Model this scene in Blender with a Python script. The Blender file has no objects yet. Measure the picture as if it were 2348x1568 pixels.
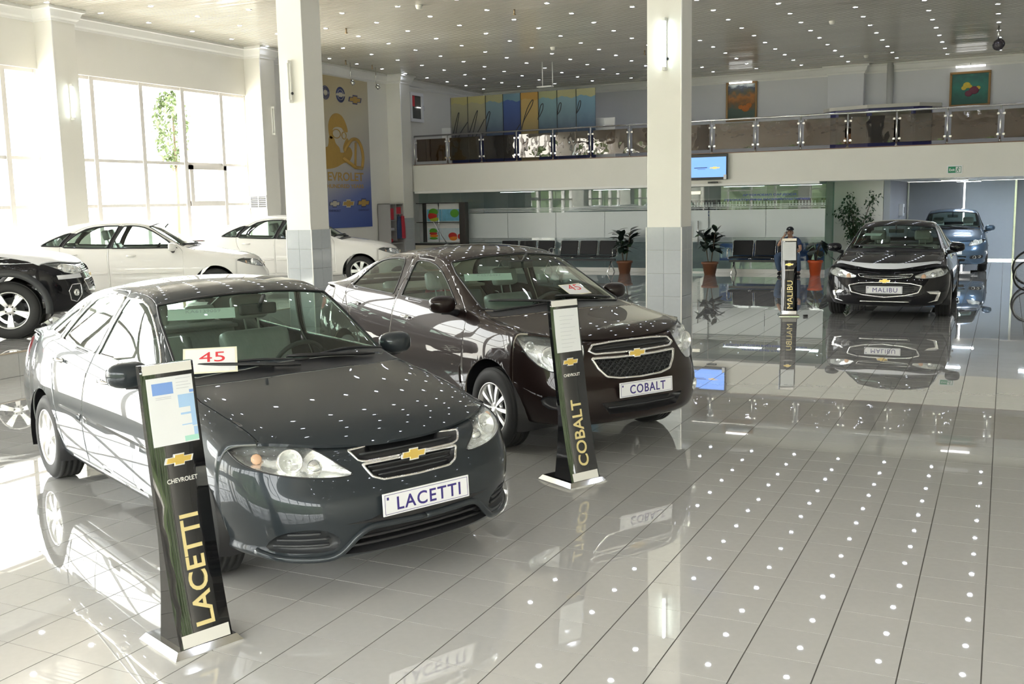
import bpy, bmesh, math, random
import numpy as np
from mathutils import Matrix, Vector
random.seed(7)
rng = np.random.default_rng(7)
SC = bpy.context.scene
COL = SC.collection
PI = math.pi

# ------------------------------------------------------------------ camera
CAM_H = 1.8917
cam_d = bpy.data.cameras.new('camera')
cam_d.sensor_width = 36.0
cam_d.lens = 36.0 * 2314.3 / 2348.0
cam_d.clip_end = 300
cam = bpy.data.objects.new('camera', cam_d)
COL.objects.link(cam)
_r = Vector((0.899602, 0.436259, -0.019865))
_u = Vector((-0.042008, 0.131721, 0.990396))
_f = Vector((-0.434686, 0.890128, -0.136822))
cam.matrix_world = Matrix(((_r.x, _u.x, -_f.x, 0), (_r.y, _u.y, -_f.y, 0), (_r.z, _u.z, -_f.z, CAM_H), (0, 0, 0, 1)))
SC.camera = cam

# ------------------------------------------------------------------ sky, exposure
W = bpy.data.worlds.new('sky'); SC.world = W; W.use_nodes = True
nt = W.node_tree; nt.nodes.clear()
_o = nt.nodes.new('ShaderNodeOutputWorld'); _b = nt.nodes.new('ShaderNodeBackground')
_sky = nt.nodes.new('ShaderNodeTexSky'); _sky.sky_type = 'NISHITA'
_sky.sun_disc = False; _sky.sun_elevation = math.radians(62); _sky.sun_rotation = math.radians(150)
_sky.air_density = 1.0; _sky.dust_density = 4.0; _sky.ozone_density = 1.0
_hz = nt.nodes.new('ShaderNodeMix'); _hz.data_type = 'RGBA'
_hz.inputs[0].default_value = 0.6
_hz.inputs[7].default_value = (1.0, 0.955, 0.87, 1)
_ms = nt.nodes.new('ShaderNodeVectorMath'); _ms.operation = 'SCALE'; _ms.inputs[3].default_value = 0.10
nt.links.new(_sky.outputs[0], _ms.inputs[0])
nt.links.new(_ms.outputs[0], _hz.inputs[6])
nt.links.new(_hz.outputs[2], _b.inputs[0])
_b.inputs[1].default_value = 9.0
nt.links.new(_b.outputs[0], _o.inputs[0])

SC.view_settings.view_transform = 'Standard'
SC.view_settings.look = 'None'
SC.view_settings.gamma = 1.0
SC.view_settings.use_curve_mapping = False
SC.view_settings.exposure = 1.15

# sun on the yard (high, it does not reach the hall floor)
_s = bpy.data.lights.new('sun', 'SUN'); _s.energy = 9.0; _s.angle = math.radians(0.6); _s.color = (1, 0.95, 0.86)
sun = bpy.data.objects.new('sun', _s); COL.objects.link(sun)
sun.rotation_euler = (math.radians(28), 0, math.radians(200))

# hall dimensions
XW = -15.65      # window wall
XR = 6.5         # right wall
YF = -5.0        # glazed front behind the camera
YB = 30.15       # upper back wall
ZC = 5.46        # ceiling
YBAL = 25.0      # balcony face

# daylight portals in the window openings
def portal(loc, rot, sx, sy):
    l = bpy.data.lights.new('daylight', 'AREA'); l.shape = 'RECTANGLE'; l.size = sx; l.size_y = sy
    l.cycles.is_portal = True
    o = bpy.data.objects.new('daylight', l); COL.objects.link(o); o.location = loc; o.rotation_euler = rot
for y0, y1 in ((-4.2, 1.8), (2.3, 7.3), (7.9, 12.9), (13.5, 18.5)):
    portal((XW - 0.25, (y0 + y1) / 2, 2.3), (0, -PI / 2, 0), 4.2, y1 - y0)
for x0, x1 in ((-15, -9.9), (-9.3, -3.9), (-3.3, 6.0)):
    portal(((x0 + x1) / 2, YF - 0.25, 2.3), (PI / 2, 0, 0), x1 - x0, 4.2)
# ------------------------------------------------------------------ helpers
def tag(o, label=None, cat=None, group=None, kind=None):
    if label: o['label'] = label
    if cat: o['category'] = cat
    if group: o['group'] = group
    if kind: o['kind'] = kind
    return o

def mat(name, col=(0.8, 0.8, 0.8), rough=0.5, metal=0.0, coat=0.0, emit=None, es=0.0, noise=0.0, nscale=8.0, bump=0.0, bscale=60.0, spec=0.5, coat_rough=0.03, sheen=0.0):
    m = bpy.data.materials.new(name); m.use_nodes = True
    t = m.node_tree; b = t.nodes['Principled BSDF']
    c = tuple(col) + (1,)
    b.inputs['Base Color'].default_value = c
    b.inputs['Roughness'].default_value = rough
    b.inputs['Metallic'].default_value = metal
    b.inputs['Specular IOR Level'].default_value = spec
    b.inputs['Coat Weight'].default_value = coat
    b.inputs['Coat Roughness'].default_value = coat_rough
    b.inputs['Sheen Weight'].default_value = sheen
    if emit:
        b.inputs['Emission Color'].default_value = tuple(emit) + (1,)
        b.inputs['Emission Strength'].default_value = es
    if noise > 0 or bump > 0:
        tc = t.nodes.new('ShaderNodeTexCoord')
    if noise > 0:
        n = t.nodes.new('ShaderNodeTexNoise'); n.inputs['Scale'].default_value = nscale; n.inputs['Detail'].default_value = 4
        r = t.nodes.new('ShaderNodeMapRange'); r.inputs[3].default_value = 1 - noise; r.inputs[4].default_value = 1 + noise
        x = t.nodes.new('ShaderNodeVectorMath'); x.operation = 'SCALE'; x.inputs[0].default_value = col
        t.links.new(tc.outputs['Object'], n.inputs['Vector']); t.links.new(n.outputs[0], r.inputs[0])
        t.links.new(r.outputs[0], x.inputs[3]); t.links.new(x.outputs[0], b.inputs['Base Color'])
    if bump > 0:
        n = t.nodes.new('ShaderNodeTexNoise'); n.inputs['Scale'].default_value = bscale; n.inputs['Detail'].default_value = 3
        bp = t.nodes.new('ShaderNodeBump'); bp.inputs['Strength'].default_value = bump; bp.inputs['Distance'].default_value = 0.01
        t.links.new(tc.outputs['Object'], n.inputs['Vector']); t.links.new(n.outputs[0], bp.inputs['Height']); t.links.new(bp.outputs[0], b.inputs['Normal'])
    return m

def mat_glass(name, tint=(0.8, 0.88, 0.84), ior=1.5, rough=0.0, tint_mix=None, gloss=(1, 1, 1)):
    """thin pane: tinted transparency plus a Fresnel mirror"""
    m = bpy.data.materials.new(name); m.use_nodes = True
    t = m.node_tree; t.nodes.clear()
    o = t.nodes.new('ShaderNodeOutputMaterial'); mx = t.nodes.new('ShaderNodeMixShader')
    tr = t.nodes.new('ShaderNodeBsdfTransparent'); tr.inputs[0].default_value = tuple(tint) + (1,)
    gl = t.nodes.new('ShaderNodeBsdfGlossy'); gl.inputs['Roughness'].default_value = rough; gl.inputs[0].default_value = tuple(gloss) + (1,)
    fr = t.nodes.new('ShaderNodeFresnel'); fr.inputs[0].default_value = ior
    # a pane seen from behind must not go to total reflection
    ge = t.nodes.new('ShaderNodeNewGeometry'); iv = t.nodes.new('ShaderNodeMath'); iv.operation = 'SUBTRACT'
    sel = t.nodes.new('ShaderNodeMix'); sel.data_type = 'FLOAT'; sel.inputs[2].default_value = ior; sel.inputs[3].default_value = 1.0 / ior
    t.links.new(ge.outputs['Backfacing'], sel.inputs[0]); t.links.new(sel.outputs[0], fr.inputs[0])
    t.links.new(fr.outputs[0], mx.inputs[0]); t.links.new(tr.outputs[0], mx.inputs[1]); t.links.new(gl.outputs[0], mx.inputs[2])
    t.links.new(mx.outputs[0], o.inputs[0])
    return m

class MB:
    """collects shapes, builds ONE mesh object"""
    def __init__(s): s.v = []; s.f = []; s.m = []; s.sm = []
    def add(s, vs, fs, mi=0, smooth=False, M=None):
        o = len(s.v)
        if M is not None: vs = [tuple(M @ Vector(v)) for v in vs]
        s.v += [tuple(v) for v in vs]
        for f in fs:
            s.f.append([i + o for i in f]); s.m.append(mi); s.sm.append(smooth)
        return s
    def box(s, lo, hi, mi=0, M=None):
        x0, y0, z0 = lo; x1, y1, z1 = hi
        vs = [(x0, y0, z0), (x1, y0, z0), (x1, y1, z0), (x0, y1, z0), (x0, y0, z1), (x1, y0, z1), (x1, y1, z1), (x0, y1, z1)]
        return s.add(vs, [(0, 3, 2, 1), (4, 5, 6, 7), (0, 1, 5, 4), (1, 2, 6, 5), (2, 3, 7, 6), (3, 0, 4, 7)], mi, False, M)
    def cbox(s, c, d, mi=0, M=None):
        return s.box([c[i] - d[i] / 2 for i in range(3)], [c[i] + d[i] / 2 for i in range(3)], mi, M)
    def bbox(s, lo, hi, b=0.01, mi=0, M=None):
        """box with chamfered edges"""
        bm = bmesh.new(); bmesh.ops.create_cube(bm, size=1)
        for v in bm.verts:
            v.co = Vector([lo[i] + (v.co[i] + 0.5) * (hi[i] - lo[i]) for i in range(3)])
        bmesh.ops.bevel(bm, geom=bm.edges[:], offset=b, segments=2, affect='EDGES', profile=0.6)
        bm.verts.index_update()
        s.add([v.co.copy() for v in bm.verts], [[v.index for v in f.verts] for f in bm.faces], mi, False, M); bm.free(); return s
    def tube(s, pts, r, n=8, mi=0, closed=False, caps=True, M=None):
        pts = [Vector(p) for p in pts]; k = len(pts)
        rs = r if isinstance(r, (list, tuple)) else [r] * k
        vs = []; up = None
        for i, p in enumerate(pts):
            a = pts[i - 1] if (i > 0 or closed) else p; b = pts[(i + 1) % k] if (i < k - 1 or closed) else p
            d = (b - a).normalized() if (b - a).length > 1e-9 else Vector((0, 0, 1))
            if up is None:
                up = Vector((0, 0, 1)) if abs(d.z) < 0.9 else Vector((1, 0, 0))
            u = (up - d * up.dot(d)); u = u.normalized() if u.length > 1e-6 else d.orthogonal().normalized()
            up = u; w = d.cross(u)
            for j in range(n):
                t = 2 * PI * j / n
                vs.append(p + (u * math.cos(t) + w * math.sin(t)) * rs[i])
        fs = []
        for i in range(k if closed else k - 1):
            for j in range(n):
                a = i * n + j; b = i * n + (j + 1) % n; i2 = (i + 1) % k
                fs.append((a, b, i2 * n + (j + 1) % n, i2 * n + j))
        if caps and not closed:
            fs.append(tuple(range(n - 1, -1, -1))); fs.append(tuple((k - 1) * n + j for j in range(n)))
        return s.add(vs, fs, mi, True, M)
    def cyl(s, p0, p1, r, n=12, mi=0, r1=None, M=None):
        return s.tube([p0, p1], [r, r if r1 is None else r1], n, mi, M=M)
    def lathe(s, prof, n=24, mi=0, M=None, smooth=True, closed=False):
        """profile (r, z) turned about z"""
        vs = []; k = len(prof)
        for r, z in prof:
            for j in range(n):
                t = 2 * PI * j / n; vs.append((r * math.cos(t), r * math.sin(t), z))
        fs = []
        for i in range(k if closed else k - 1):
            i2 = (i + 1) % k
            for j in range(n):
                fs.append((i * n + j, i * n + (j + 1) % n, i2 * n + (j + 1) % n, i2 * n + j))
        return s.add(vs, fs, mi, smooth, M)
    def prism(s, poly, h, mi=0, M=None, z0=0.0):
        n = len(poly); vs = [(x, y, z0) for x, y in poly] + [(x, y, z0 + h) for x, y in poly]
        fs = [tuple(range(n - 1, -1, -1)), tuple(range(n, 2 * n))] + [(i, (i + 1) % n, n + (i + 1) % n, n + i) for i in range(n)]
        return s.add(vs, fs, mi, False, M)
    def ball(s, c, r, mi=0, n=10, sc=(1, 1, 1), M=None):
        vs = [(c[0], c[1], c[2] - r * sc[2])]; m = n // 2 + 1
        for i in range(1, m):
            a = -PI / 2 + PI * i / m
            for j in range(n):
                t = 2 * PI * j / n
                vs.append((c[0] + r * sc[0] * math.cos(a) * math.cos(t), c[1] + r * sc[1] * math.cos(a) * math.sin(t), c[2] + r * sc[2] * math.sin(a)))
        vs.append((c[0], c[1], c[2] + r * sc[2])); L = len(vs) - 1; fs = []
        for j in range(n): fs.append((0, 1 + (j + 1) % n, 1 + j))
        for i in range(m - 2):
            for j in range(n):
                a = 1 + i * n; b = a + n
                fs.append((a + j, a + (j + 1) % n, b + (j + 1) % n, b + j))
        for j in range(n): fs.append((L, L - n + j, L - n + (j + 1) % n))
        return s.add(vs, fs, mi, True, M)
    def mesh(s, name, mats):
        me = bpy.data.meshes.new(name); me.from_pydata(s.v, [], s.f)
        for m in (mats if isinstance(mats, (list, tuple)) else [mats]): me.materials.append(m)
        me.polygons.foreach_set('material_index', s.m); me.polygons.foreach_set('use_smooth', s.sm)
        me.update(); return me
    def build(s, name, mats, parent=None, loc=None, rot=None, M=None):
        return obj(name, s.mesh(name, mats), parent, loc, rot, M)

def obj(name, me, parent=None, loc=None, rot=None, M=None):
    o = bpy.data.objects.new(name, me); COL.objects.link(o)
    if parent is not None: o.parent = parent
    if loc is not None: o.location = loc
    if rot is not None: o.rotation_euler = rot
    if M is not None: o.matrix_local = M
    return o

def empty(name, loc=(0, 0, 0), rz=0.0):
    o = bpy.data.objects.new(name, None); COL.objects.link(o); o.location = loc; o.rotation_euler = (0, 0, rz)
    o.empty_display_size = 0.2; return o

def copy_tree(o, parent=None):
    c = o.copy(); COL.objects.link(c); c.parent = parent
    for ch in o.children: copy_tree(ch, c)
    return c

def frame(origin, xax, yax):
    """matrix whose local x,y axes lie along xax,yax"""
    x = Vector(xax).normalized(); y = Vector(yax); y = (y - x * y.dot(x)).normalized(); z = x.cross(y)
    return Matrix(((x.x, y.x, z.x, origin[0]), (x.y, y.y, z.y, origin[1]), (x.z, y.z, z.z, origin[2]), (0, 0, 0, 1)))

def text_mesh(s, size=1.0, depth=0.002, bold=0.0, width=None, height=None, space=1.0, shear=0.0):
    cu = bpy.data.curves.new('lettering', 'FONT'); cu.body = s; cu.size = size; cu.extrude = depth; cu.offset = bold
    cu.align_x = 'CENTER'; cu.align_y = 'CENTER'; cu.space_character = space; cu.resolution_u = 4; cu.shear = shear
    o = bpy.data.objects.new('lettering', cu); COL.objects.link(o)
    bpy.context.view_layer.update()
    dg = bpy.context.evaluated_depsgraph_get()
    me = bpy.data.meshes.new_from_object(o.evaluated_get(dg)); bpy.data.objects.remove(o); bpy.data.curves.remove(cu)
    n = len(me.vertices); co = np.empty(n * 3); me.vertices.foreach_get('co', co); co = co.reshape(-1, 3)
    lo = co.min(0); hi = co.max(0)
    co[:, :2] -= ((lo + hi) / 2)[:2]
    sx = width / (hi[0] - lo[0]) if width else 1.0
    sy = height / (hi[1] - lo[1]) if height else (sx if width else 1.0)
    co[:, 0] *= sx; co[:, 1] *= sy
    me.vertices.foreach_set('co', co.ravel()); me.update(); return me

def lettering(s, m, parent, M, name='lettering', **kw):
    me = text_mesh(s, **kw); me.name = name; me.materials.append(m)
    return obj(name, me, parent, M=M)

def bspline_mat(n, per):
    """clamped uniform cubic B-spline sampling matrix, n control points, per samples per span"""
    k = 3; spans = n - k
    knots = [0] * (k + 1) + list(range(1, spans)) + [spans] * (k + 1)
    us = np.linspace(0, spans, spans * per + 1); us[-1] -= 1e-9
    B = np.zeros((len(us), n))
    for a, u in enumerate(us):
        N = [1.0 if knots[i] <= u < knots[i + 1] else 0.0 for i in range(len(knots) - 1)]
        for d in range(1, k + 1):
            M2 = []
            for i in range(len(knots) - d - 1):
                l = (u - knots[i]) / (knots[i + d] - knots[i]) * N[i] if knots[i + d] > knots[i] else 0.0
                r = (knots[i + d + 1] - u) / (knots[i + d + 1] - knots[i + 1]) * N[i + 1] if knots[i + d + 1] > knots[i + 1] else 0.0
                M2.append(l + r)
            N = M2
        B[a] = N[:n]
    return B

def smooth_line(pts, per=4):
    P = np.array(pts, float); n = len(P)
    if n < 4: return [tuple(p) for p in P]
    out = []
    for i in range(n - 1):
        p0 = P[max(i - 1, 0)]; p1 = P[i]; p2 = P[i + 1]; p3 = P[min(i + 2, n - 1)]
        for k in range(per):
            t = k / per
            out.append(tuple(0.5 * (2 * p1 + (p2 - p0) * t + (2 * p0 - 5 * p1 + 4 * p2 - p3) * t * t + (3 * p1 - p0 - 3 * p2 + p3) * t ** 3)))
    out.append(tuple(P[-1])); return out

def round_poly(pts, per=4):
    """closed smooth outline through the points"""
    P = np.array(pts, float); n = len(P); out = []
    for i in range(n):
        p0, p1, p2, p3 = P[i - 1], P[i], P[(i + 1) % n], P[(i + 2) % n]
        for k in range(per):
            t = k / per
            out.append(tuple(0.5 * (2 * p1 + (p2 - p0) * t + (2 * p0 - 5 * p1 + 4 * p2 - p3) * t * t + (3 * p1 - p0 - 3 * p2 + p3) * t ** 3)))
    return out

# ------------------------------------------------------------------ materials
M_WALL = mat('plaster_warm_white', (0.80, 0.78, 0.715), 0.55, noise=0.03, nscale=2, bump=0.05, bscale=90)
M_WALLG = mat('plaster_pale_grey', (0.70, 0.70, 0.71), 0.6, noise=0.03, nscale=2, bump=0.05, bscale=90)
M_TRIM = mat('white_plaster_trim', (0.84, 0.83, 0.79), 0.45, noise=0.02, nscale=3)
M_CEIL = mat('ceiling_slat_enamel', (0.42, 0.395, 0.34), 0.14, noise=0.02, nscale=1.5, spec=0.7)
M_CEILG = mat('ceiling_gap', (0.16, 0.155, 0.14), 0.5)
M_TILE = mat('polished_floor_tile', (0.56, 0.555, 0.535), 0.018, noise=0.05, nscale=26, spec=0.55, coat=1.0, coat_rough=0.012)
M_GROUT = mat('grout', (0.09, 0.085, 0.075), 0.8, noise=0.1, nscale=5)
M_CLAD = mat('grey_pillar_tile', (0.47, 0.495, 0.51), 0.09, noise=0.05, nscale=20, spec=0.6)
M_ALU = mat('window_frame_grey', (0.74, 0.71, 0.68), 0.45, metal=0.0, noise=0.03)  # lightened tone paints in the washed-out glare of the windows
M_CHROME = mat('chrome', (0.88, 0.88, 0.88), 0.06, metal=1.0, noise=0.01)
M_STEEL = mat('brushed_steel', (0.72, 0.71, 0.69), 0.2, metal=1.0, noise=0.03, nscale=30)
M_BLACK = mat('black_plastic', (0.018, 0.018, 0.02), 0.35, noise=0.05)
M_RUBBER = mat('tyre_rubber', (0.018, 0.018, 0.018), 0.62, noise=0.08, nscale=30, bump=0.05)
M_DARK = mat('dark_void', (0.008, 0.008, 0.009), 0.8, noise=0.05)
M_WHITE = mat('white_print', (0.85, 0.85, 0.86), 0.45, noise=0.01)
M_GOLD = mat('gold_foil', (0.83, 0.60, 0.17), 0.22, metal=1.0, noise=0.05, nscale=40)
M_GOLDP = mat('pale_gold_letters', (0.88, 0.74, 0.36), 0.35, metal=0.55, noise=0.03)
M_PANE = mat_glass('window_pane', (0.96, 0.98, 0.97))
M_TUBE = mat('fluorescent_tube', (0.9, 0.95, 0.95), 0.4, emit=(0.86, 1.0, 0.98), es=7)
M_TUBEOFF = mat('tube_off', (0.80, 0.80, 0.74), 0.3, noise=0.01)
M_LED = mat('led_spot', (0.9, 0.9, 1.0), 0.4, emit=(0.80, 0.86, 1.0), es=26)
# ------------------------------------------------------------------ floor: grout bed + polished tiles
TS = 0.30; TX0 = -0.01026; TY0 = 0.1405
mb = MB(); mb.box((XW - 0.2, YF, -0.12), (XR, 36, -0.0015)); floor = tag(mb.build('floor', M_GROUT), kind='structure')
gx, gy = 0.0055, 0.0035
def tile_geo(hx, hy):
    d = 0.0016
    vs = [(-hx, -hy, -d), (hx, -hy, -d), (hx, hy, -d), (-hx, hy, -d), (-hx, -hy, 0), (hx, -hy, 0), (hx, hy, 0), (-hx, hy, 0)]
    return vs, [(0, 1, 5, 4), (1, 2, 6, 5), (2, 3, 7, 6), (3, 0, 4, 7), (4, 5, 6, 7)]
tv, tf = tile_geo(TS / 2 - gx / 2, TS / 2 - gy / 2)
mb = MB(); mb.add(tv, tf); tile_me = mb.mesh('floor_tile', M_TILE)
cells = []
for i in range(-53, 22):
    for j in range(-18, 120):
        cx = TX0 + (i + 0.5) * TS; cy = TY0 + (j + 0.5) * TS
        cells.append((cx, cy))
def in_view(x, y, z=0.0, m=0.0):
    v = Vector((x, y, z - CAM_H)); d = v.dot(_f)
    if d < 0.5: return None
    px = 1174 + 2314.3 * v.dot(_r) / d; py = 784 - 2314.3 * v.dot(_u) / d
    return (px, py, d) if (-m < px < 2348 + m and -m < py < 1568 + m) else None
seen = sorted([(in_view(x, y, 0, 30)[2], x, y) for x, y in cells if in_view(x, y, 0, 30)])
near = set((x, y) for d, x, y in seen[:300])
rest = MB()
for x, y in cells:
    a, b = rng.normal(0, 0.00035, 2)
    if (x, y) in near:
        o = obj('floor_tile', tile_me, floor, (x, y, 0), (a, b, 0))
    else:
        M = Matrix.Translation((x, y, 0)) @ Matrix.Rotation(a, 4, 'X') @ Matrix.Rotation(b, 4, 'Y')
        rest.add(tv, tf, M=M)
o = rest.build('far_floor_tiles', M_TILE, floor); o['kind'] = 'stuff'

# ------------------------------------------------------------------ ceiling: enamelled metal slats along x
mb = MB(); mb.box((XW - 0.3, YF - 0.3, ZC + 0.03), (XR + 0.3, YB + 0.3, ZC + 0.2)); ceiling = tag(mb.build('ceiling', M_CEILG), kind='structure')
mb = MB(); y = YF
while y < YB:
    a = rng.normal(0, 0.0009)
    prof = [(-0.0425, 0.03), (-0.0425, 0.006), (-0.037, 0.0), (0.037, 0.0), (0.0425, 0.006), (0.0425, 0.03)]
    vs = []
    for xx in (XW, XR):
        for py, pz in prof: vs.append((xx, y + 0.05 + py, ZC + pz + a * py * 20))
    n = len(prof)
    mb.add(vs, [(k, k + 1, n + k + 1, n + k) for k in range(n - 1)]); y += 0.1
o = mb.build('ceiling_slats', M_CEIL, ceiling); o['kind'] = 'stuff'

# ------------------------------------------------------------------ window wall (left) and glazed front
PIL_Y = [12.97, 18.51, 24.4]           # front faces of the wall pilasters in view
def wall_part(name, lo, hi, m=M_WALL, parent=None):
    mb = MB(); mb.box(lo, hi); o = mb.build(name, m, parent)
    if parent is None: tag(o, kind='structure')
    return o
wl = MB()
wl.box((XW - 0.3, YF - 0.3, 4.42), (XW, 18.55, ZC + 0.03))            # lintel over the windows
wl.box((XW - 0.3, YF - 0.3, -0.1), (XW, 18.55, 0.22))
wl.box((XW - 0.3, 18.55, -0.1), (XW, YB + 0.3, ZC + 0.03))
wall_left = tag(wl.build('wall_left', M_WALL), kind='structure')
# pilasters
def pilaster(y0, name='pilaster', clad=False):
    mb = MB(); mb.bbox((XW - 0.02, y0, -0.02), (-15.2, y0 + 0.5, ZC), 0.006); p = mb.build(name, M_WALL, wall_left)
    mb = MB(); mb.cyl((-15.2, y0, 0), (-15.2, y0, ZC - 0.22), 0.012, 8); mb.build('corner_bead', M_TRIM, p)
    if clad:
        for k in range(5):
            mb = MB(); mb.bbox((XW, y0 - 0.012, 0.02 + k * 0.3), (-15.188, y0 + 0.512, 0.02 + k * 0.3 + 0.297), 0.002); mb.build('cladding_tile', M_CLAD, p)
    return p
for i, y0 in enumerate((-3.9, 1.85, 7.35, 12.97, 18.51, 24.4)):
    pilaster(y0, clad=(i == 5))
# cornice on the window wall, stepping round each pilaster
def cornice(path, parent, inward, name='cornice'):
    """moulding swept along a wall path; inward = normals per segment"""
    prof = [(0.0, -0.24), (0.02, -0.24), (0.025, -0.20), (0.06, -0.17), (0.085, -0.10), (0.10, -0.06), (0.14, -0.05), (0.14, 0.0), (0.0, 0.0)]
    mb = MB(); n = len(prof); P = [Vector(p) for p in path]; ns = [Vector(v) for v in inward]
    rows = []
    for i, p in enumerate(P):
        if i == 0: off = ns[0]
        elif i == len(P) - 1: off = ns[-1]
        else: off = ns[i - 1] + ns[i] if abs(ns[i - 1].dot(ns[i])) < 0.5 else ns[i]
        rows.append([(p.x + off.x * a, p.y + off.y * a, ZC + b) for a, b in prof])
    vs = [v for r in rows for v in r]
    fs = []
    for i in range(len(P) - 1):
        for k in range(n - 1): fs.append((i * n + k, i * n + k + 1, (i + 1) * n + k + 1, (i + 1) * n + k))
    mb.add(vs, fs); return mb.build(name, M_TRIM, parent)
path = [(XW, YF)]; nrm = []
for y0 in (-3.9, 1.85, 7.35, 12.97, 18.51, 24.4):
    path += [(XW, y0), (-15.2, y0), (-15.2, y0 + 0.5), (XW, y0 + 0.5)]
    nrm += [(1, 0), (0, -1), (1, 0), (0, 1)]
path.append((XW, YB)); nrm.append((1, 0))
cornice([(a, b, 0) for a, b in path], wall_left, [(a, b, 0) for a, b in nrm])
# windows
def window_bay(n, fr, mull, zs, sash=None, z0=0.22, z1=4.42, w=0.0):
    """fr maps (along, depth, z) to world; one window of the hall with its own frame bars and panes"""
    a0, a1 = w
    root = tag(empty('window_%d' % n), kind='structure')
    b = MB()
    def bar(lo, hi):
        c = [fr(*lo), fr(*hi)]
        b.box([min(c[0][k], c[1][k]) for k in range(3)], [max(c[0][k], c[1][k]) for k in range(3)])
    for a in [a0] + mull + [a1]: bar((a - 0.048, -0.07, z0), (a + 0.048, 0.06, z1))
    for z in [z0 + 0.03] + zs + [z1 - 0.03]: bar((a0, -0.05, z - 0.03), (a1, 0.04, z + 0.03))
    if sash:
        s0, s1, t0, t1 = sash
        for lo, hi in (((s0, -0.02, t0), (s1, 0.055, t0 + 0.10)), ((s0, -0.02, t1 - 0.09), (s1, 0.075, t1)), ((s0, -0.02, t0), (s0 + 0.1, 0.075, t1)), ((s1 - 0.1, -0.02, t0), (s1, 0.075, t1))): bar(lo, hi)
    b.build('window_frame', M_ALU, root)
    aa = [a0] + mull + [a1]; zz = [z0] + zs + [z1]
    for i in range(len(aa) - 1):
        for k in range(len(zz) - 1):
            p = MB(); p.add([fr(aa[i], -0.01, zz[k]), fr(aa[i + 1], -0.01, zz[k]), fr(aa[i + 1], -0.01, zz[k + 1]), fr(aa[i], -0.01, zz[k + 1])], [(0, 1, 2, 3)])
            p.build('pane', M_PANE, root)
    return root
frL = lambda a, d, z: (XW - 0.12 + d, a, z)
window_bay(1, frL, [14.21, 15.43, 16.58, 17.76], [1.98, 2.85], (16.66, 17.80, 1.96, 2.82), w=(13.4, 18.55))
window_bay(2, frL, [8.9, 10.1, 11.3, 12.3], [1.98, 2.85], w=(7.8, 13.0))
window_bay(3, frL, [3.6, 4.8, 6.0, 6.8], [1.98, 2.85], w=(2.3, 7.4))
window_bay(4, frL, [-2.1, -0.9, 0.3, 1.2], [1.98, 2.85], w=(-3.4, 1.9))
# glazed front behind the camera
wf = MB(); wf.box((XW - 0.3, YF - 0.3, 4.42), (XR + 0.3, YF, ZC + 0.03)); wf.box((XW - 0.3, YF - 0.3, -0.1), (XR + 0.3, YF, 0.12))
for x in (-15.6, -9.8, -3.83, 6.2): wf.box((x - 0.3, YF - 0.3, 0), (x + 0.3, YF + 0.15, ZC))
wall_front = tag(wf.build('wall_front', M_WALL), kind='structure')
frF = lambda a, d, z: (a, YF - 0.12 + d, z)
window_bay(5, frF, [-14.0, -12.7, -11.4], [2.3, 3.4], w=(-15.3, -10.1), z0=0.12)
window_bay(6, frF, [-8.2, -6.8, -5.4], [2.3, 3.4], w=(-9.5, -4.13), z0=0.12)
window_bay(7, frF, [-2.2, -0.8, 0.6, 2.0, 3.4, 4.8], [2.3, 3.4], w=(-3.53, 5.9), z0=0.12)
# right wall (beyond the frame)
wall_part('wall_right', (XR, YF - 0.3, -0.1), (XR + 0.3, 36, ZC + 0.03))

# ------------------------------------------------------------------ free-standing pillars
def pillar(n, x0, x1, y0, y1, cols):
    mb = MB(); mb.bbox((x0, y0, -0.02), (x1, y1, ZC), 0.008); p = tag(mb.build('pillar_%d' % n, M_WALL), kind='structure')
    t = 0.014; rows = 5; hgt = 1.53 / rows
    for r in range(rows):
        for side in range(4):
            for c in range(2):
                g = 0.0015
                z0 = 0.0 + r * hgt + g; z1 = (r + 1) * hgt - g
                m = MB()
                if side in (0, 2):
                    w = (x1 - x0) / 2; a = x0 + c * w + g; b = x0 + (c + 1) * w - g
                    yy = (y0 - t, y0) if side == 0 else (y1, y1 + t)
                    m.bbox((a, yy[0], z0), (b, yy[1], z1), 0.0015)
                else:
                    w = (y1 - y0) / 2; a = y0 + c * w + g; b = y0 + (c + 1) * w - g
                    xx = (x0 - t, x0) if side == 3 else (x1, x1 + t)
                    m.bbox((xx[0], a, z0), (xx[1], b, z1), 0.0015)
                m.build('cladding_tile', M_CLAD, p)
    for cx, cy in ((x0, y0), (x1, y0), (x1, y1), (x0, y1)):
        m = MB(); e = t
        m.cbox((cx + (e / 2 + 0.002) * (1 if cx > (x0 + x1) / 2 else -1), cy + (e / 2 + 0.002) * (1 if cy > (y0 + y1) / 2 else -1), 1.53 / 2), (e, e, 1.53))
        m.build('corner_trim', M_TRIM, p)
    m = MB(); m.cyl((x1, y0, 1.54), (x1, y0, ZC), 0.01, 8); m.build('corner_bead', M_TRIM, p)
    return p
pillar(1, -10.27, -9.8, 12.96, 13.44, 2)
pillar(2, -4.29, -3.827, 12.96, 13.44, 2)

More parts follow.
